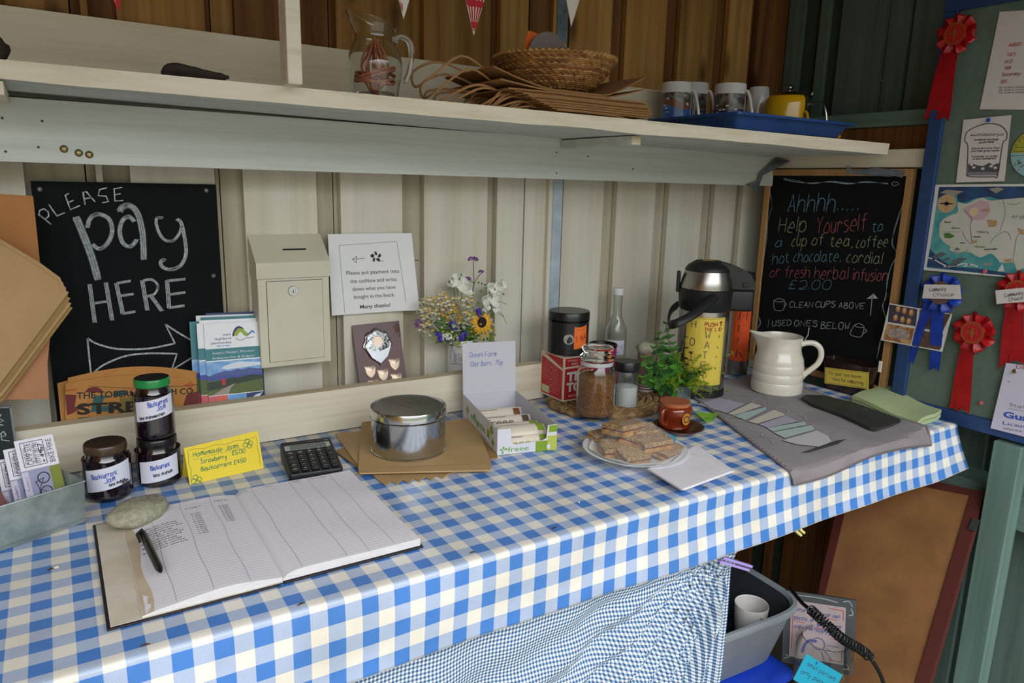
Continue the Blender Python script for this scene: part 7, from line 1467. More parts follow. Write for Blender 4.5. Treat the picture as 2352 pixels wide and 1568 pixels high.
flag(1312, 62, 16, (wfb, wfb), 'plain white bunting tip by the metal strip', '')
# ================================================================ notice board on the right wall
bluef = mat('blue_frame', '294677', .5, 0, '233c68', 8); baize = mat('green_baize', '66796d', .95, 0, '5d7064', 40, bump=.1, bsc=300)
XC = 1.853
y0 = 1.038; yE = .30; zb = 1.34-.553; zt = 1.34+.455; fw = .034
nb2 = thing('notice_board', 'green baize notice board in a blue painted frame on the right wall', 'notice board', (XC, (y0+yE)/2, zb))
mb = MB(); mb.b2((XC, yE, zb+fw), (XC+.010, y0-fw, zt-fw), baize); mb.build('baize_panel', nb2)
mb = MB(); mb.b2((XC-.012, yE, zb), (XC+.010, y0, zb+fw), bluef); mb.b2((XC-.012, yE, zt-fw), (XC+.010, y0, zt), bluef); mb.b2((XC-.012, y0-fw, zb+fw), (XC+.010, y0, zt-fw), bluef); mb.build('blue_frame', nb2, bevel=.002)
pln = lambda xo: plane((XC-xo, 1.0, 1.0), (0, -1, 0), (0, 0, 1))
def qx(x, y, xo=.001): p = hx(x, y, XC-xo); return (1.0-p.y, p.z-1.0)
def paper(name, pts, m, xo, lab, cat, draw=None, th=.0006, grp=None):
    mb = MB(); q = [hx(a, b, XC-xo) for a, b in pts]; mb.prism(q, (th, 0, 0), m)
    if draw: draw(mb, plane((XC-xo, 1.0, 1.0), (0, -1, 0), (0, 0, 1)), lambda x, y: qx(x, y, xo))
    return mb.build(name, label=lab, cat=cat, group=grp)
def tline(mb, mp, Q, s, a, b, cap, m, w_=None, pr=False, bold=0):
    p, q = Q(*a), Q(*b); sz = Q(a[0], a[1]-cap)[1]-p[1]; wd = math.hypot(q[0]-p[0], q[1]-p[1]); r_ = math.atan2(q[1]-p[1], q[0]-p[0])
    if pr: printed(mb, mp, s, p[0], p[1], sz, m, width=wd, rot=r_, bold=bold)
    else: hand(mb, mp, s, p[0], p[1], sz, m, w=w_, width=wd, rot=r_)
pap = mat('pinned_paper', 'd6d2d0', .8); rdp = mat('red_print', 'b0545a', .8); gyp = mat('grey_print2', '55525a', .8)
def d1(mb, mp, Q):
    for i, (t, a, b) in enumerate((('AUGUST', (2317, 107), (2347, 104)), ('TUES', (2312, 129), (2331, 128)), ('WED', (2308, 145), (2324, 144)), ('THUR', (2306, 160), (2321, 159)), ('Saturday', (2301, 175), (2343, 172)), ('SUN', (2298, 191), (2312, 190)))): tline(mb, mp, Q, t, a, b, 7, rdp, .0012)
    for y_ in (203, 209, 215): tline(mb, mp, Q, 'for orders contact the shop', (2293, y_), (2390, y_-3), 4, gyp, .0006)
paper('rota_paper', [(2296, 27), (2420, 20), (2420, 252), (2250, 251)], pap, .002, 'white list with red writing pinned at the top right of the notice board', 'paper', d1)
def d2(mb, mp, Q):
    P_ = lambda L_: [Q(2100+a/3.647, b/3.647) for a, b in L_]
    rib(mb, mp, P_(smooth2([(440, 1480), (450, 1230), (425, 1180), (440, 1110), (520, 1060), (620, 1035), (720, 1050), (775, 1110), (770, 1170), (740, 1210), (700, 1465), (660, 1480), (480, 1480), (440, 1465)], 5)), .0022, gyp)
    pat(mb, mp, P_([(445, 1470), (700, 1470), (705, 1430), (450, 1430)]), mat('card_mid', '86828a', .8)); pat(mb, mp, P_([(450, 1440), (705, 1440), (712, 1368), (690, 1370), (660, 1385), (630, 1362), (580, 1390), (530, 1385), (480, 1365), (452, 1375)]), gyp, .0004)
    for x, y in ((480, 1378), (500, 1402), (575, 1412), (645, 1392), (680, 1405)): disc(mb, mp, *Q(2100+x/3.647, y/3.647), .004, pap, .0006, 10, .003)
    for t, a, b, y_ in (('www.littlebakery.co', 470, 745, 1140), ('Handmade sourdough', 500, 705, 1178), ('and other baking', 540, 665, 1200), ('Baked with local flour', 480, 715, 1250), ('and home grown seeds', 475, 710, 1272), ('Available to order', 480, 700, 1318), ('at local farm markets', 490, 685, 1338)): tline(mb, mp, Q, t, (2100+a/3.647, y_/3.647), (2100+b/3.647, (y_-6)/3.647), 4 if y_ > 1150 else 6, gyp, .0009)
paper('bakery_card', [(2213, 275), (2323, 264), (2307, 416), (2196, 419)], pap, .0035, 'white card with a loaf of bread outline pinned below the list', 'card', d2)
mapw = mat('map_border', 'd9d9d8', .7); mteal = mat('map_teal', '3f8f98', .7, 0, '63a8a6', 30); mnv = mat('map_navy', '25355c', .7, 0, '31567f', 25); mland = mat('map_land', 'c9c7c0', .75, 0, 'bcc2ae', 12); mln = mat('map_ink', '6b6a75', .8); mtan = mat('map_tan', 'b3926a', .8); mgrn = mat('map_green', '4d7a3e', .8); mpk = mat('map_pink', 'c3a5b0', .8); mcl = mat('map_cloud', '9b9488', .8)
def d3(mb, mp, Q):
    P_ = lambda L_: [Q(2100+a/5.6, 380+b/5.6) for a, b in L_]
    pat(mb, mp, P_([(165, 1315), (320, 275), (1900, 265), (1900, 1480), (1411, 1440)]), mteal, .0002)
    pat(mb, mp, P_([(320, 275), (1900, 265), (1900, 400), (1150, 450), (960, 400), (800, 420), (640, 480), (560, 460), (540, 330), (300, 420)]), mnv, .0003)
    pat(mb, mp, P_([(160, 1300), (200, 1070), (330, 1200), (480, 1300), (800, 1320), (1000, 1350), (1411, 1420), (1411, 1445)]), mnv, .0003)
    pat(mb, mp, P_(smooth2([(320, 860), (340, 730), (440, 650), (560, 600), (560, 480), (680, 490), (860, 415), (970, 450), (1100, 440), (1200, 430), (1500, 410), (1900, 420), (1900, 1300), (1500, 1290), (1330, 1350), (1280, 1250), (1120, 1250), (1060, 1190), (980, 1130), (850, 1180), (700, 1110), (570, 1130), (460, 1090), (460, 1040), (400, 1000), (330, 920), (320, 860)], 4)), mland, .0004)
    pat(mb, mp, P_([(620, 560), (850, 440), (960, 470), (980, 600), (880, 700), (730, 700)]), mpk, .0005); disc(mb, mp, *Q(2100+765/5.6, 380+595/5.6), .010, mat('map_cream', 'd5c49c', .8), .0006)
    disc(mb, mp, *Q(2100+418/5.6, 380+490/5.6), .0215, mat('compass', 'c4a878', .7), .0006, 28); ring(mb, mp, *Q(2100+418/5.6, 380+490/5.6), .0215, .0012, mpk, .0008)
    c_ = Q(2100+418/5.6, 380+490/5.6)
    for k in range(8): a = k*.785; l = .020 if k % 2 == 0 else .013; pat(mb, mp, [(c_[0]+l*math.cos(a), c_[1]+l*math.sin(a)), (c_[0]+.003*math.cos(a+1.57), c_[1]+.003*math.sin(a+1.57)), (c_[0]-.003*math.cos(a+1.57), c_[1]-.003*math.sin(a+1.57))], kpen if k % 4 == 0 else mtan, .001)
    for L_, m, w_ in (([(620, 840), (660, 940), (740, 1000), (720, 780), (740, 680), (640, 570)], mln, .0012), ([(970, 1000), (1060, 900), (1180, 850), (1230, 900), (1240, 960)], mln, .0010), ([(1140, 440), (1170, 620), (1100, 850)], mln, .0008), ([(1270, 1250), (1290, 1100), (1330, 900), (1411, 880)], mln, .001), ([(330, 850), (590, 855)], mln, .0007), ([(440, 1180), (350, 1240)], mln, .003), ([(1200, 490), (1300, 500), (1380, 470)], mln, .001), ([(500, 1100), (620, 1120), (700, 1070)], mln, .0012)): rib(mb, mp, P_(smooth2(L_, 4)), w_, m, .0007)
    for L_ in ([(210, 1240), (260, 1150), (350, 1110), (430, 1140), (330, 1180)], [(340, 1250), (400, 1190), (470, 1185), (430, 1220)], [(440, 1295), (500, 1215), (600, 1180), (690, 1200), (600, 1240), (540, 1290)]): pat(mb, mp, P_(L_), mat('map_dolphin', '5a666c', .7), .0008)
    for L_ in ([(380, 1300), (520, 1290), (650, 1260), (740, 1290)], [(170, 1180), (260, 1210), (330, 1250), (450, 1310)], [(640, 1300), (720, 1270), (820, 1300)]): rib(mb, mp, P_(smooth2(L_, 4)), .0028, mapw, .0008)
    for L_, m in (([(935, 690), (1070, 710), (1060, 780), (1030, 790), (960, 790)], mtan), ([(860, 570), (970, 550), (965, 590), (870, 592)], mtan), ([(385, 870), (450, 865), (525, 910), (470, 935), (390, 930)], mgrn), ([(745, 965), (810, 960), (805, 995), (750, 1000)], mtan), ([(1150, 1210), (1255, 1195), (1250, 1240), (1160, 1238)], mtan), ([(510, 1090), (550, 1050), (600, 1085)], mln), ([(880, 1260), (1005, 1250), (990, 1285), (900, 1280)], mcl), ([(1070, 1360), (1135, 1260), (1165, 1360)], mapw), ([(330, 350), (420, 310), (640, 330), (520, 390)], mcl), ([(960, 300), (1080, 280), (1160, 300), (1050, 360)], mcl), ([(1330, 800), (1411, 830), (1411, 890), (1350, 870)], mtan)): pat(mb, mp, P_(L_), m, .0008)
    for t, a, b, cp_ in (('Ardnamurchan', (1250, 680), (1900, 690), 50), ('Kilmory', (810, 865), (955, 868), 28), ('Sanna', (480, 812), (590, 815), 22), ('Achateny', (760, 925), (850, 922), 18), ('Portuairk', (385, 735), (470, 735), 16), ('Kilchoan', (780, 1055), (910, 1055), 24), ('Glenborrodale', (900, 1090), (1060, 1080), 22), ('Camas', (590, 1000), (650, 1000), 14)): tline(mb, mp, Q, t, (2100+a[0]/5.6, 380+a[1]/5.6), (2100+b[0]/5.6, 380+b[1]/5.6), cp_/5.6, gyp, .0009)
paper('illustrated_map', [(2149, 424), (2440, 421), (2440, 652), (2352, 640), (2121, 620)], mapw, .0045, 'hand painted peninsula map with a compass and dolphins pinned to the notice board', 'map', d3)
pht = mat('photo_bread', '8a5a34', .4, 0, 'c9a070', 60, lo=.4, hi=.6); pht2 = mat('photo_dark', '4a3830', .4, 0, '6a5344', 40); lf = mat('photo_loaf', 'b3aeb2', .5, 0, '8a7f7c', 90); crst = mat('photo_crust', 'b8804a', .45)
def d4(mb, mp, Q):
    P_ = lambda L_: [Q(2000+a/3.486, 600+b/3.486) for a, b in L_]
    pat(mb, mp, P_([(150, 345), (375, 383), (360, 520), (137, 485)]), mat('photo_blue', '4a4a5c', .4, 0, '3a3540', 30), .0003); pat(mb, mp, P_([(130, 498), (350, 538), (318, 670), (95, 622)]), pht, .0003); pat(mb, mp, P_([(393, 385), (640, 425), (575, 565), (378, 530)]), pht2, .0003); pat(mb, mp, P_([(370, 545), (580, 585), (555, 710), (330, 672)]), pht2, .0003)
    for x, y in ((220, 380), (270, 395), (325, 410), (200, 450), (255, 465), (305, 480)): c_ = Q(2000+x/3.486, 600+y/3.486); disc(mb, mp, *c_, .0065, crst, .0006, 10, .009); disc(mb, mp, c_[0], c_[1]+.002, .003, mat('photo_pale', 'd8b48a', .5), .0008, 8, .005)
    c_ = Q(2000+225/3.486, 600+580/3.486); disc(mb, mp, *c_, .030, lf, .0006, 24, .014)
    for k in range(4): rib(mb, mp, [(c_[0]-.02+k*.013, c_[1]-.010), (c_[0]-.016+k*.013, c_[1]+.010)], .0025, crst, .0008)
paper('photo_card', [(2043, 696), (2187, 721), (2164, 808), (2023, 781)], mapw, .014, 'white bordered card of bread and loaf photos at the lower left of the board', 'photo', d4)
lmg = mat('lime_half', 'a8a832', .6); aqu = mat('aqua_half', '8fb8bc', .6); c_ = qx(2385, 350, .003); mb = MB(); r_ = abs(qx(2319, 372, .003)[0]-c_[0]); mp = pln(.003)
pat(mb, mp, [(c_[0]+r_*math.cos(3.14159*i/20), c_[1]+r_*math.sin(3.14159*i/20)) for i in range(21)], lmg, .0002); pat(mb, mp, [(c_[0]+r_*math.cos(3.14159*(1+i/20)), c_[1]+r_*math.sin(3.14159*(1+i/20))) for i in range(21)], aqu, .0002)
for i in range(9): a = 2.2+i*.22; printed(mb, mp, 'ALWAYS NICE'[i], c_[0]+r_*.86*math.cos(a), c_[1]+r_*.86*math.sin(a), .006, gyp, rot=a-1.57) if 'ALWAYS NICE'[i] != ' ' else None
for i in range(10): a = 3.5+i*.2; printed(mb, mp, 'WEST COAST'[i], c_[0]+r_*.80*math.cos(a), c_[1]+r_*.80*math.sin(a), .007, gyp, rot=a+1.57, bold=.03) if 'WEST COAST'[i] != ' ' else None
for i in range(3): rib(mb, mp, [(c_[0]-r_*.9, c_[1]+.012-i*.009), (c_[0]+.03, c_[1]+.012-i*.009)], .0012, gyp, .0005)
mb.build('round_leaflet', label='round leaflet, lime above and pale blue below, cut off by the right edge', cat='leaflet')
def d5(mb, mp, Q):
    tline(mb, mp, Q, 'Stalls at', (2318, 932), (2390, 945), 7, gyp, .0009); rib(mb, mp, [Q(2316, 937), Q(2390, 952)], .0008, gyp); tline(mb, mp, Q, 'Gunn', (2304, 957), (2385, 972), 14, bpen, pr=True, bold=.05); tline(mb, mp, Q, 'Licensed', (2303, 974), (2390, 990), 8, bpen, pr=True); tline(mb, mp, Q, 'telephone for details', (2304, 984), (2400, 1002), 4, gyp, .0006)
    rib(mb, mp, [Q(2315, 877), Q(2319, 875)], .0015, gyp); tline(mb, mp, Q, 'DELI', (2334, 846), (2370, 850), 9, rdp, pr=True)
paper('gunn_card', [(2311, 833), (2420, 848), (2420, 1020), (2275, 983)], mat('card_lilac', 'c9c6d8', .7), .016, 'pale card reading Gunn pinned over the lower right of the notice board', 'card', d5)
# rosettes
rred = mat('ribbon_red', 'ac1219', .38, 0, '980e15', 30); rblu = mat('ribbon_blue', '1d42b0', .38, 0, '163490', 30); gold = mat('gold_print', 'a8762e', .4, .4); redc = mat('rosette_red', 'b51d24', .5); brc = mat('rosette_brown', '6b5048', .6)
def rosette(cx, cy, R, mr, mc, tails, lab, text=True, strip=None, xo=.016, ng=9):
    o = hx(cx, cy, XC-xo); t = thing('rosette', lab, 'rosette', o, 'rosettes pinned to the notice board'); S3 = lambda px: px*.00112*1.0
    R = abs((hx(cx, cy-R, XC-xo)-o).z); mp = lambda u, v, h=0: V((o.x-h, o.y-u, o.z+v))
    n = 108; 
    def rg(rr, amp, h): return [mp(rr*(1+amp*math.sin(ng*a+math.sin(a*3)))*math.cos(a+amp*math.cos(2*ng*a)), rr*(1+amp*math.sin(ng*a+math.sin(a*3)))*math.sin(a+amp*math.cos(2*ng*a)), h+.007*math.sin(ng*a+1)*(rr/R)) for a in [6.2832*i/n for i in range(n)]]
    mb = MB(); mb.loft([rg(R*.45, 0, 0), rg(R*.75, .02, .004), rg(R*.95, .05, .004), rg(R*1.03, .07, -.001), rg(R*.92, .06, -.006), rg(R*.5, 0, -.004)], mr); mb.build('ruffle', t)
    mb = MB(); disc(mb, mp, 0, 0, R*.60, mc, .006, 40); mb.loft([[mp(R*.60*math.cos(a), R*.60*math.sin(a), h) for a in [6.2832*i/40 for i in range(40)]] for h in (.006, -.001)], mc)
    if text:
        ring(mb, mp, 0, 0, R*.54, R*.05, gold, .0065, 48); ring(mb, mp, 0, 0, R*.46, R*.02, gold, .0065, 48)
        printed(mb, mp, '1', 0, -R*.27, R*.55, gold, align=.5, h=.0072, bold=.02); printed(mb, mp, 'FIRST', 0, -R*.08, R*.18, gold, align=.5, h=.0066)
    mb.build('centre_disc', t)
    for k, (a0, b0, a1, b1) in enumerate(tails):     # top width span and bottom span in photo columns
        mb = MB(); pts = lambda px_, py_: hx(px_, py_, XC-xo+.002)
        T0, T1, B1, B0 = pts(a0[0], a0[1]), pts(a1[0], a1[1]), pts(b1[0], b1[1]), pts(b0[0], b0[1]); hs = k*.0012
        f = lambda a, b: (T0*(1-a)+T1*a)*(1-b)+(B0*(1-a)+B1*a)*b+V((-.001-hs-.004*math.sin(b*5+k)*b, 0, (abs(a-.5)-.5)*-.030*(b > .999)))
        mb.grid(f, 6, 22, mr); mb.grid(lambda a, b: f(1-a, b)+V((.0006, 0, 0)), 6, 22, mr); mb.build('ribbon_tail', t)
    if strip:
        mb = MB(); q = [hx(a, b, XC-xo-.0105) for a, b in strip[0]]; mb.prism(q, (.0006, 0, 0), pap); m2 = plane((XC-xo-.0105, 1.0, 1.0), (0, -1, 0), (0, 0, 1)); Q = lambda x, y: (1.0-hx(x, y, XC-xo-.0105).y, hx(x, y, XC-xo-.0105).z-1.0)
        for s_, a, b in strip[1]: tline(mb, m2, Q, s_, a, b, 8, gyp, .0010)
        mb.build('paper_strip', t)
rosette(2196, 78, 44, rred, redc, (((2165, 112), (2120, 278), (2180, 116), (2150, 276)), ((2172, 114), (2150, 278), (2202, 114), (2179, 279))), 'red first prize rosette over the top left corner of the notice board', strip=None)
rosette(2162, 672, 44, rblu, brc, (((2122, 695), (2082, 834), (2145, 700), (2095, 838)), ((2140, 700), (2134, 852), (2172, 700), (2157, 854))), 'blue rosette with a white paper strip over the bread photos', False, ([(2123, 653), (2205, 654), (2208, 687), (2118, 685)], (('Community', (2135, 669), (2172, 667)), ('Choice', (2144, 680), (2190, 680)))))
rosette(2236, 763, 44, rred, redc, (((2210, 785), (2178, 940), (2228, 788), (2200, 948)), ((2215, 788), (2193, 942), (2240, 790), (2226, 952))), 'red first prize rosette lowest on the notice board')
rosette(2338, 668, 44, rred, redc, (((2312, 690), (2292, 850), (2332, 692), (2318, 836)), ((2325, 692), (2318, 832), (2352, 692), (2352, 838))), 'red rosette with a white paper strip cut off by the right edge', True, ([(2286, 667), (2400, 655), (2400, 690), (2289, 698)], (('Community', (2308, 682), (2350, 676)), ('Choice', (2318, 692), (2350, 687)))))
def pin(x, y, m, lab, xo=.001, r_=.005):
    p = hx(x, y, XC-xo); mb = MB(); mb.lathe(p, [(.0001, .006), (r_*.8, .0055), (r_, .004), (r_*.6, .002), (r_*.6, 0)], m, 16, ax=(V((0, 1, 0)), V((0, 0, 1)), V((-1, 0, 0)))); mb.build('push_pin', label=lab, cat='pin', group='push pins in the notice board')
pgr = mat('pin_green', '1fae4c', .25); pbl = mat('pin_blue', '2456b0', .25); ppk = mat('pin_pink', 'd0606e', .3)
for x, y, m, l, xo in ((2121, 542, pgr, 'green push pin left of the painted map', .001), (2110, 605, pbl, 'dark blue push pin left of the map corner', .001), (2107, 637, pgr, 'green push pin below the dark blue one', .001), (2099, 660, pgr, 'lowest green push pin by the blue rosette', .001), (2272, 276, pbl, 'blue push pin at the top of the bakery card', .005), (2264, 623, ppk, 'pink push pin at the foot of the map', .006), (2255, 925, ppk, 'pink push pin near the bottom of the notice board', .001), (2332, 852, brass, 'brass push pin in the Gunn card', .018)): pin(x, y, m, l, xo)

# ================================================================ below the counter
hb = mat('hardboard', '8a6037', .75, 0, '76502c', 9, bump=.1, bsc=80); mrn = mat('maroon_paint', '522620', .5); hng = mat('hinge_metal', '4e5450', .4, .6)
NP = V((-.87, 0, .49)).normalized(); PP = V((1.872, 0, .66)); hpp = lambda x, y: hp(x, y, PP, NP)
ol = [hpp(2262, 1130), hpp(2062, 1820), hpp(1790, 1760), hpp(1945, 1060)]; il = [hpp(2226, 1134), hpp(2035, 1790), hpp(1822, 1730), hpp(1966, 1094)]
il = [hpp(2228, 1137), hpp(2040, 1780), hpp(1815, 1690), hpp(1962, 1085)]
lp = thing('leaning_panel', 'brown hardboard panel in a maroon frame leaning on the right wall under the counter', 'panel', hpp(1990, 1500))
th_ = NP*-.012; mb = MB(); mb.prism([p+NP*-.004 for p in il], NP*-.006, hb); mb.build('hardboard_sheet', lp)
mb = MB()
for i in range(4): j = (i+1) % 4; mb.prism([ol[i], ol[j], il[j], il[i]], NP*-.018, mrn)
mb.build('maroon_frame', lp); mb = MB(); a = hpp(2238, 1205); mb.box(a+NP*.0025, (.003, .016, .03), hng, ax=(NP, V((0, 1, 0)), NP.cross(V((0, 1, 0))))); mb.build('hinge', lp)
# washing bowl
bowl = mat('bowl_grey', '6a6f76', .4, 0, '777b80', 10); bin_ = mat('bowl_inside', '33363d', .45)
RZ = .392; a, b, c = hz(1840, 1388, RZ), hz(1655, 1468, RZ), hz(1690, 1268, RZ)
x1, y0_ = a.x+.028, min(a.y, b.y)-.004; bw_, bd_ = .40, .33; cx_, cy_ = x1-bw_/2, y0_+bd_/2; rot_ = -.05
wb = thing('washing_bowl', 'large grey plastic washing up bowl under the counter holding a white cup', 'bowl', (cx_, cy_, RZ-.15))
def se(s_, z, o=0):
    out = []
    for i in range(72):
        t = 6.2832*i/72; e = .38; u = math.copysign(abs(math.cos(t))**e, math.cos(t))*(bw_/2*s_+o); v = math.copysign(abs(math.sin(t))**e, math.sin(t))*(bd_/2*s_+o); out.append(V((cx_+u*math.cos(rot_)-v*math.sin(rot_), cy_+u*math.sin(rot_)+v*math.cos(rot_), z)))
    return out
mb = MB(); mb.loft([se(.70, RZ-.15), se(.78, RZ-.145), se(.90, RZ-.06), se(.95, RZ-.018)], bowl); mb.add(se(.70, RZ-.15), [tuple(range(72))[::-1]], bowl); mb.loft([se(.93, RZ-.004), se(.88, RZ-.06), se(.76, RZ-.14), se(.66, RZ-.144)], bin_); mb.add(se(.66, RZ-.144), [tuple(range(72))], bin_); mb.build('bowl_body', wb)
mb = MB(); mb.loft([se(.95, RZ-.018), se(1, RZ-.016), se(1.015, RZ-.006), se(1.0, RZ+.002), se(.96, RZ+.003), se(.93, RZ-.004)], mat('bowl_rim', '7f858a', .35)); mb.build('bowl_rim', wb)
x, y, r = fity(1683, 1765, 1415, 1.03); zt = ztop(x, y, r, 1722, 1405); z0 = RZ-.143
wc = thing('white_mug', 'used white mug standing in the grey washing up bowl', 'mug', (x, y, z0)); H = zt-z0; wcg = mat('mug_offwhite', 'c9c5c2', .25, coat=.4)
mb = MB(); mb.lathe((x, y, z0), [(.0001, .002), (r*.6, 0), (r*.7, .006), (r*.9, H*.5), (r, H-.002), (r-.001, H), (r-.003, H-.002), (r*.87, H*.5), (r*.6, .01), (.0001, .008)], wcg, 44); mb.build('mug_body', wc)
ha = toface(x, y)+.75; d_ = V((math.cos(ha), math.sin(ha), 0)); mb = MB(); mb.tube(sm3([V((x, y, z0))+d_*(r*k)+V((0, 0, H*h)) for k, h in ((.95, .86), (1.3, .86), (1.6, .68), (1.5, .4), (.88, .34))]), .0055, wcg, 10); mb.build('handle', wc)
# blue lidded box
LZ2 = RZ-.155; p = hz(1813, 1532, LZ2-.01); p2 = hz(1745, 1487, LZ2); blid = mat('box_blue', '1f47c9', .3); bwh = mat('box_white', 'c9cad3', .4)
lb = thing('storage_box', 'white storage box with a bright blue lid under the washing up bowl', 'box', (p.x-.2, p.y+.12, .001)); x1 = p.x-.004; y0_ = p.y-.03
mb = MB(); mb.rbox((x1-.21, y0_+.15, LZ2-.011), (.42, .30, .022), blid, r=.03); mb.build('lid', lb)
mb = MB(); mb.rbox((x1-.21, y0_+.15, (LZ2-.022)/2+.0005), (.40, .28, LZ2-.023), bwh, r=.03); mb.build('box_body', lb)
# framed sign
NS = V((-.72, -.60, .34)).normalized(); PS = V((1.40, .92, .20)); hs = lambda x, y: hp(x, y, PS, NS)
tl, tr2, bl3 = hs(1828, 1360), hs(1994, 1384), hs(1795, 1520); m_, Ws, Hs = frame_uv(tl, tr2, bl3); Us = m_(1, 0)-m_(0, 0)
rs = thing('refill_sign', 'dark framed handwritten refill sign standing under the counter', 'sign', m_(Ws/2, 0)); mb = MB(); fr_ = mat('sign_frame', '33373a', .6, 0, '2a2d30', 12)
br3 = hs(2003, 1552); Hs2 = Hs
mb.prism([m_(0, 0), m_(Ws, 0), m_(Ws, Hs), m_(0, Hs)], m_(0, 0, -.012)-m_(0, 0), fr_)
for q in ([(.12, .95), (.5, .96), (.75, .93)], [(.82, .95), (.9, .97), (.95, .9)], [(.93, .88), (.96, .8), (.9, .78)], [(.03, .06), (.1, .09), (.05, .12)], [(.85, .05), (.95, .08), (.9, .12)]): rib(mb, m_, smooth2([(a*Ws, b*Hs) for a, b in q], 4), .0022, ggrey, .0006)
mb.build('dark_frame', rs, bevel=.001); mb = MB(); pgs = mat('sign_paper', '9a8c8c', .8, 0, '8f8282', 6); rect(mb, m_, Ws*.10, Hs*.10, Ws*.86, Hs*.88, pgs, .0016)
prp = mat('purple_pen', '4a4a7a', .8); rdl = mat('red_line', 'a3424a', .8)
for s_, u, v, wd in (('Return to', .16, .74, .28), ('your own', .54, .72, .24), ('plastic or', .15, .62, .28), ('glass container', .47, .58, .34), ('and we will happily', .15, .50, .46), ('refill', .64, .46, .14), ('it!', .19, .38, .05)): hand(mb, m_, s_, u*Ws, v*Hs, Hs*.055, prp, width=wd*Ws, w=.0013, h=.002)
for u0, u1, v in ((.16, .30, .595), (.56, .76, .70), (.45, .60, .555), (.66, .80, .43)): rib(mb, m_, [(u0*Ws, v*Hs), (u1*Ws, (v-.01)*Hs)], .0016, rdl, .0022)
for q in (((.13, .2), (.13, .8)), ((.62, .84), (.83, .83)), ((.83, .83), (.83, .70)), ((.66, .14), (.83, .13)), ((.83, .13), (.83, .26))): rib(mb, m_, [(a*Ws, b*Hs) for a, b in q], .0022, rdl, .0022)
rib(mb, m_, smooth2([(.28*Ws, .18*Hs), (.3*Ws, .28*Hs), (.38*Ws, .36*Hs), (.48*Ws, .36*Hs)], 5), .006, prp, .002); ring(mb, m_, .5*Ws, .33*Hs, .014, .0018, prp, .0024)
for a in (-1.2, -.8, -.4, 0): rib(mb, m_, [(.5*Ws+.018*math.cos(a), .33*Hs+.018*math.sin(a)), (.5*Ws+.045*math.cos(a), .33*Hs+.045*math.sin(a))], .0014, prp, .0024)
mb.build('sign_paper', rs)
# coiled cable
cbl_ = mat('cable_black', '17181a', .45); pc = lambda x, y, yy: hy(x, y, yy); pts = sm3([pc(1815, 1350, .95), pc(1842, 1384, .88), pc(1868, 1405, .83), pc(1905, 1440, .79), pc(1940, 1470, .77), pc(1985, 1497, .76), pc(2015, 1535, .75), pc(2032, 1580, .75), pc(2035, 1640, .75)], 8)
mb = MB(); mb.tube(pts, .0042, cbl_, 10); L_ = pts[14:44]; n = 330; coil = []
for i in range(n):
    t = i/n*(len(L_)-1); k = int(t); f = t-k; p = L_[k]*(1-f)+L_[k+1]*f; d_ = (L_[k+1]-L_[k]).normalized(); X = d_.orthogonal().normalized(); Y = d_.cross(X); a = i/n*6.2832*24; coil.append(p+X*(.0095*math.cos(a))+Y*(.0095*math.sin(a)))
mb.tube(coil, .0018, cbl_, 6); mb.build('coiled_cable', label='black coiled cable hanging past the refill sign', cat='cable')
# glass jar with turquoise note
q = hy(1885, 1560, .88); x, y = q.x, q.y; z1 = hy(1885, 1500, .85).z; mb = MB(); jr = .062; H = .16
mb.lathe((x, y, z1-H), [(.0001, 0), (jr*.9, 0), (jr, .01), (jr, H*.85), (jr*.85, H), (jr*.82, H), (jr*.96, H*.84), (jr*.96, .012), (.0001, .006)], glass, 44); jn = thing('donation_jar', 'glass jar with a turquoise note low beside the blue lidded box', 'jar', (x, y, z1-H)); mb.build('jar_body', jn)
tn = [hy(1848, 1499, .80), hy(1932, 1548, .80), hy(1905, 1600, .80), hy(1822, 1560, .80)]; m_, Wn, Hn = frame_uv(tn[0], tn[1], tn[3]); mb = MB(); mb.prism([m_(0, 0), m_(Wn, 0), m_(Wn, Hn), m_(0, Hn)], m_(0, 0, -.0006)-m_(0, 0), tq)
hand(mb, m_, 'small parcels', Wn*.12, Hn*.66, .008, kpen, width=Wn*.75, w=.0011); hand(mb, m_, 'only please', Wn*.08, Hn*.34, .008, kpen, width=Wn*.72, w=.0011); disc(mb, m_, Wn*.3, Hn*.9, .0035, pbl, .001); mb.build('turquoise_note', jn)
# stand for the jar and sign: crate
crt = mat('crate_wood', '5a4430', .8); mb = MB(); mb.b2((x-.08, y-.07, .001), (x+.08, y+.07, z1-H-.001), crt); mb.build('wooden_crate', label='dark wooden crate carrying the glass jar near the floor', cat='crate', bevel=.002)
jut = mat('jute', '8a6e4a', .95, 0, '6b5236', 60, bump=.6, bsc=90); q = hy(2045, 1600, .95); mb = MB(); mb.blob((q.x, q.y, max(.10, q.z-.05)), (.045, .045, .095), jut, 20, 12, .15, 5); mb.build('jute_sack', label='rough jute bundle at the bottom right against the panel', cat='sack')
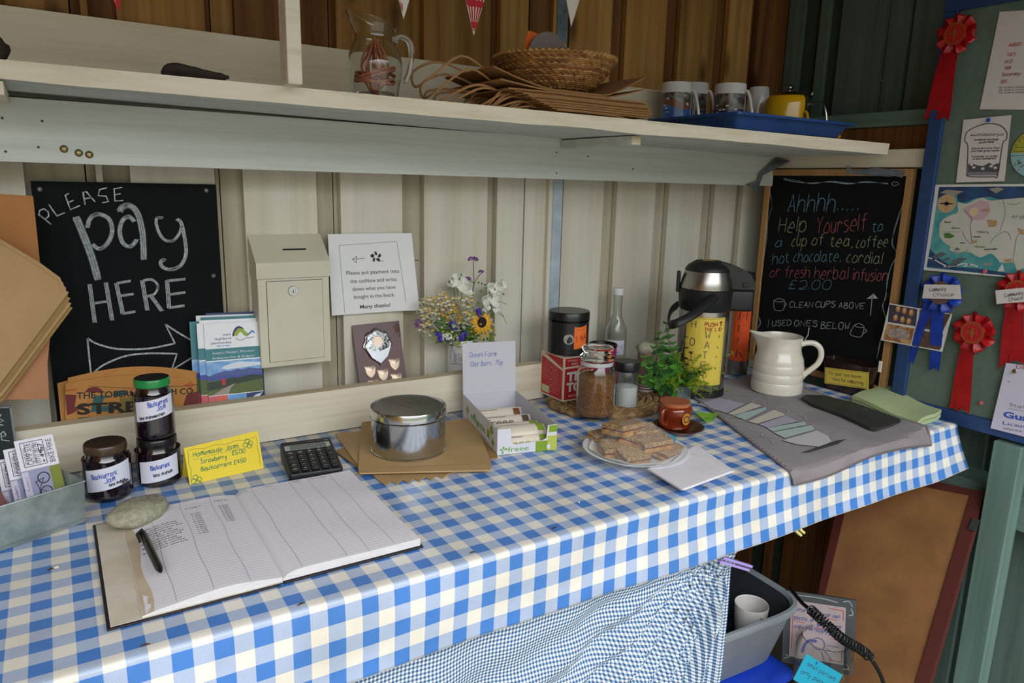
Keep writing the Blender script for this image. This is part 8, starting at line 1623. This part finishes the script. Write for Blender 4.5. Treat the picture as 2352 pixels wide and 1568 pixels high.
# pegs
def peg(a, b, yy, m, lab, wd=.009):
    p, q = hy(*a, yy), hy(*b, yy-.01); d_ = (q-p).normalized(); n_ = d_.cross(V((0, 1, 0))).normalized(); mb = MB()
    for s_ in (-1, 1): c_ = (p+q)/2+n_*(s_*.0042)+d_*(s_*.002); mb.box(c_, ((q-p).length, wd, .005), m, ax=(d_, V((0, 1, 0))-d_*d_.y, n_))
    mb.tube([(p+q)/2-n_*.007+d_*-.004, (p+q)/2+n_*.007+d_*-.004], .0035, steel, 8); mb.build('clothes_peg', label=lab, cat='clothes peg', bevel=.0008, group='pegs clipped below the counter')
peg((1803, 1190), (1842, 1226), .853, mat('peg_yellow', 'd9cf86', .4), 'pale yellow clothes peg hanging from the cloth hem'); peg((1786, 1192), (1803, 1208), .868, mat('peg_blue', '2a5bd0', .4), 'blue clothes peg end beside the yellow peg'); peg((1655, 1284), (1722, 1304), .862, mat('peg_lilac', 'a58fd0', .4), 'lilac clothes peg gripping the gathered gingham curtain')
# ================================================================ crumbs and twigs on the cloth
twg = mat('twig', '4a2c22', .8); crm2 = mat('crumb', 'c9c2b4', .8)
def twig(a, b, lab, r=.0012, m=twg, z=TZ+.0022):
    p, q = hz(*a, z), hz(*b, z); mb = MB(); mb.tube([p, (p+q)/2+V((0, .0008, .0006)), q], [r*.6, r, r*.5], m, 7); mb.build('twig', label=lab, cat='twig', group='twigs and crumbs on the checked cloth')
twig((322, 1484), (345, 1478), 'short brown twig below the bottom left corner of the account book'); twig((684, 1390), (701, 1383), 'dark twig on the cloth edge below the account book spine'); twig((1268, 1215), (1279, 1210), 'tiny dark twig near the front edge below the carton'); twig((1614, 1121), (1625, 1118), 'tiny dark twig in front of the napkin pile'); twig((1080, 1269), (1092, 1267), 'small twig on the cloth edge right of the account book')
twig((110, 1309), (124, 1304), 'brown splinter with a pale end left of the account book', .0016)
q = hz(130, 1302, TZ+.003); mb = MB(); mb.blob(q, (.004, .003, .002), crm2, 8, 6, .4); mb.build('crumb', label='pale crumb beside the brown splinter left of the account book', cat='crumb', group='twigs and crumbs on the checked cloth')
q = hz(1330, 1153, TZ+.002); mb = MB(); mb.blob(q, (.002, .0016, .0012), crm2, 7, 5, .4); mb.build('crumb', label='tiny crumb on the cloth in front of the plate', cat='crumb', group='twigs and crumbs on the checked cloth')
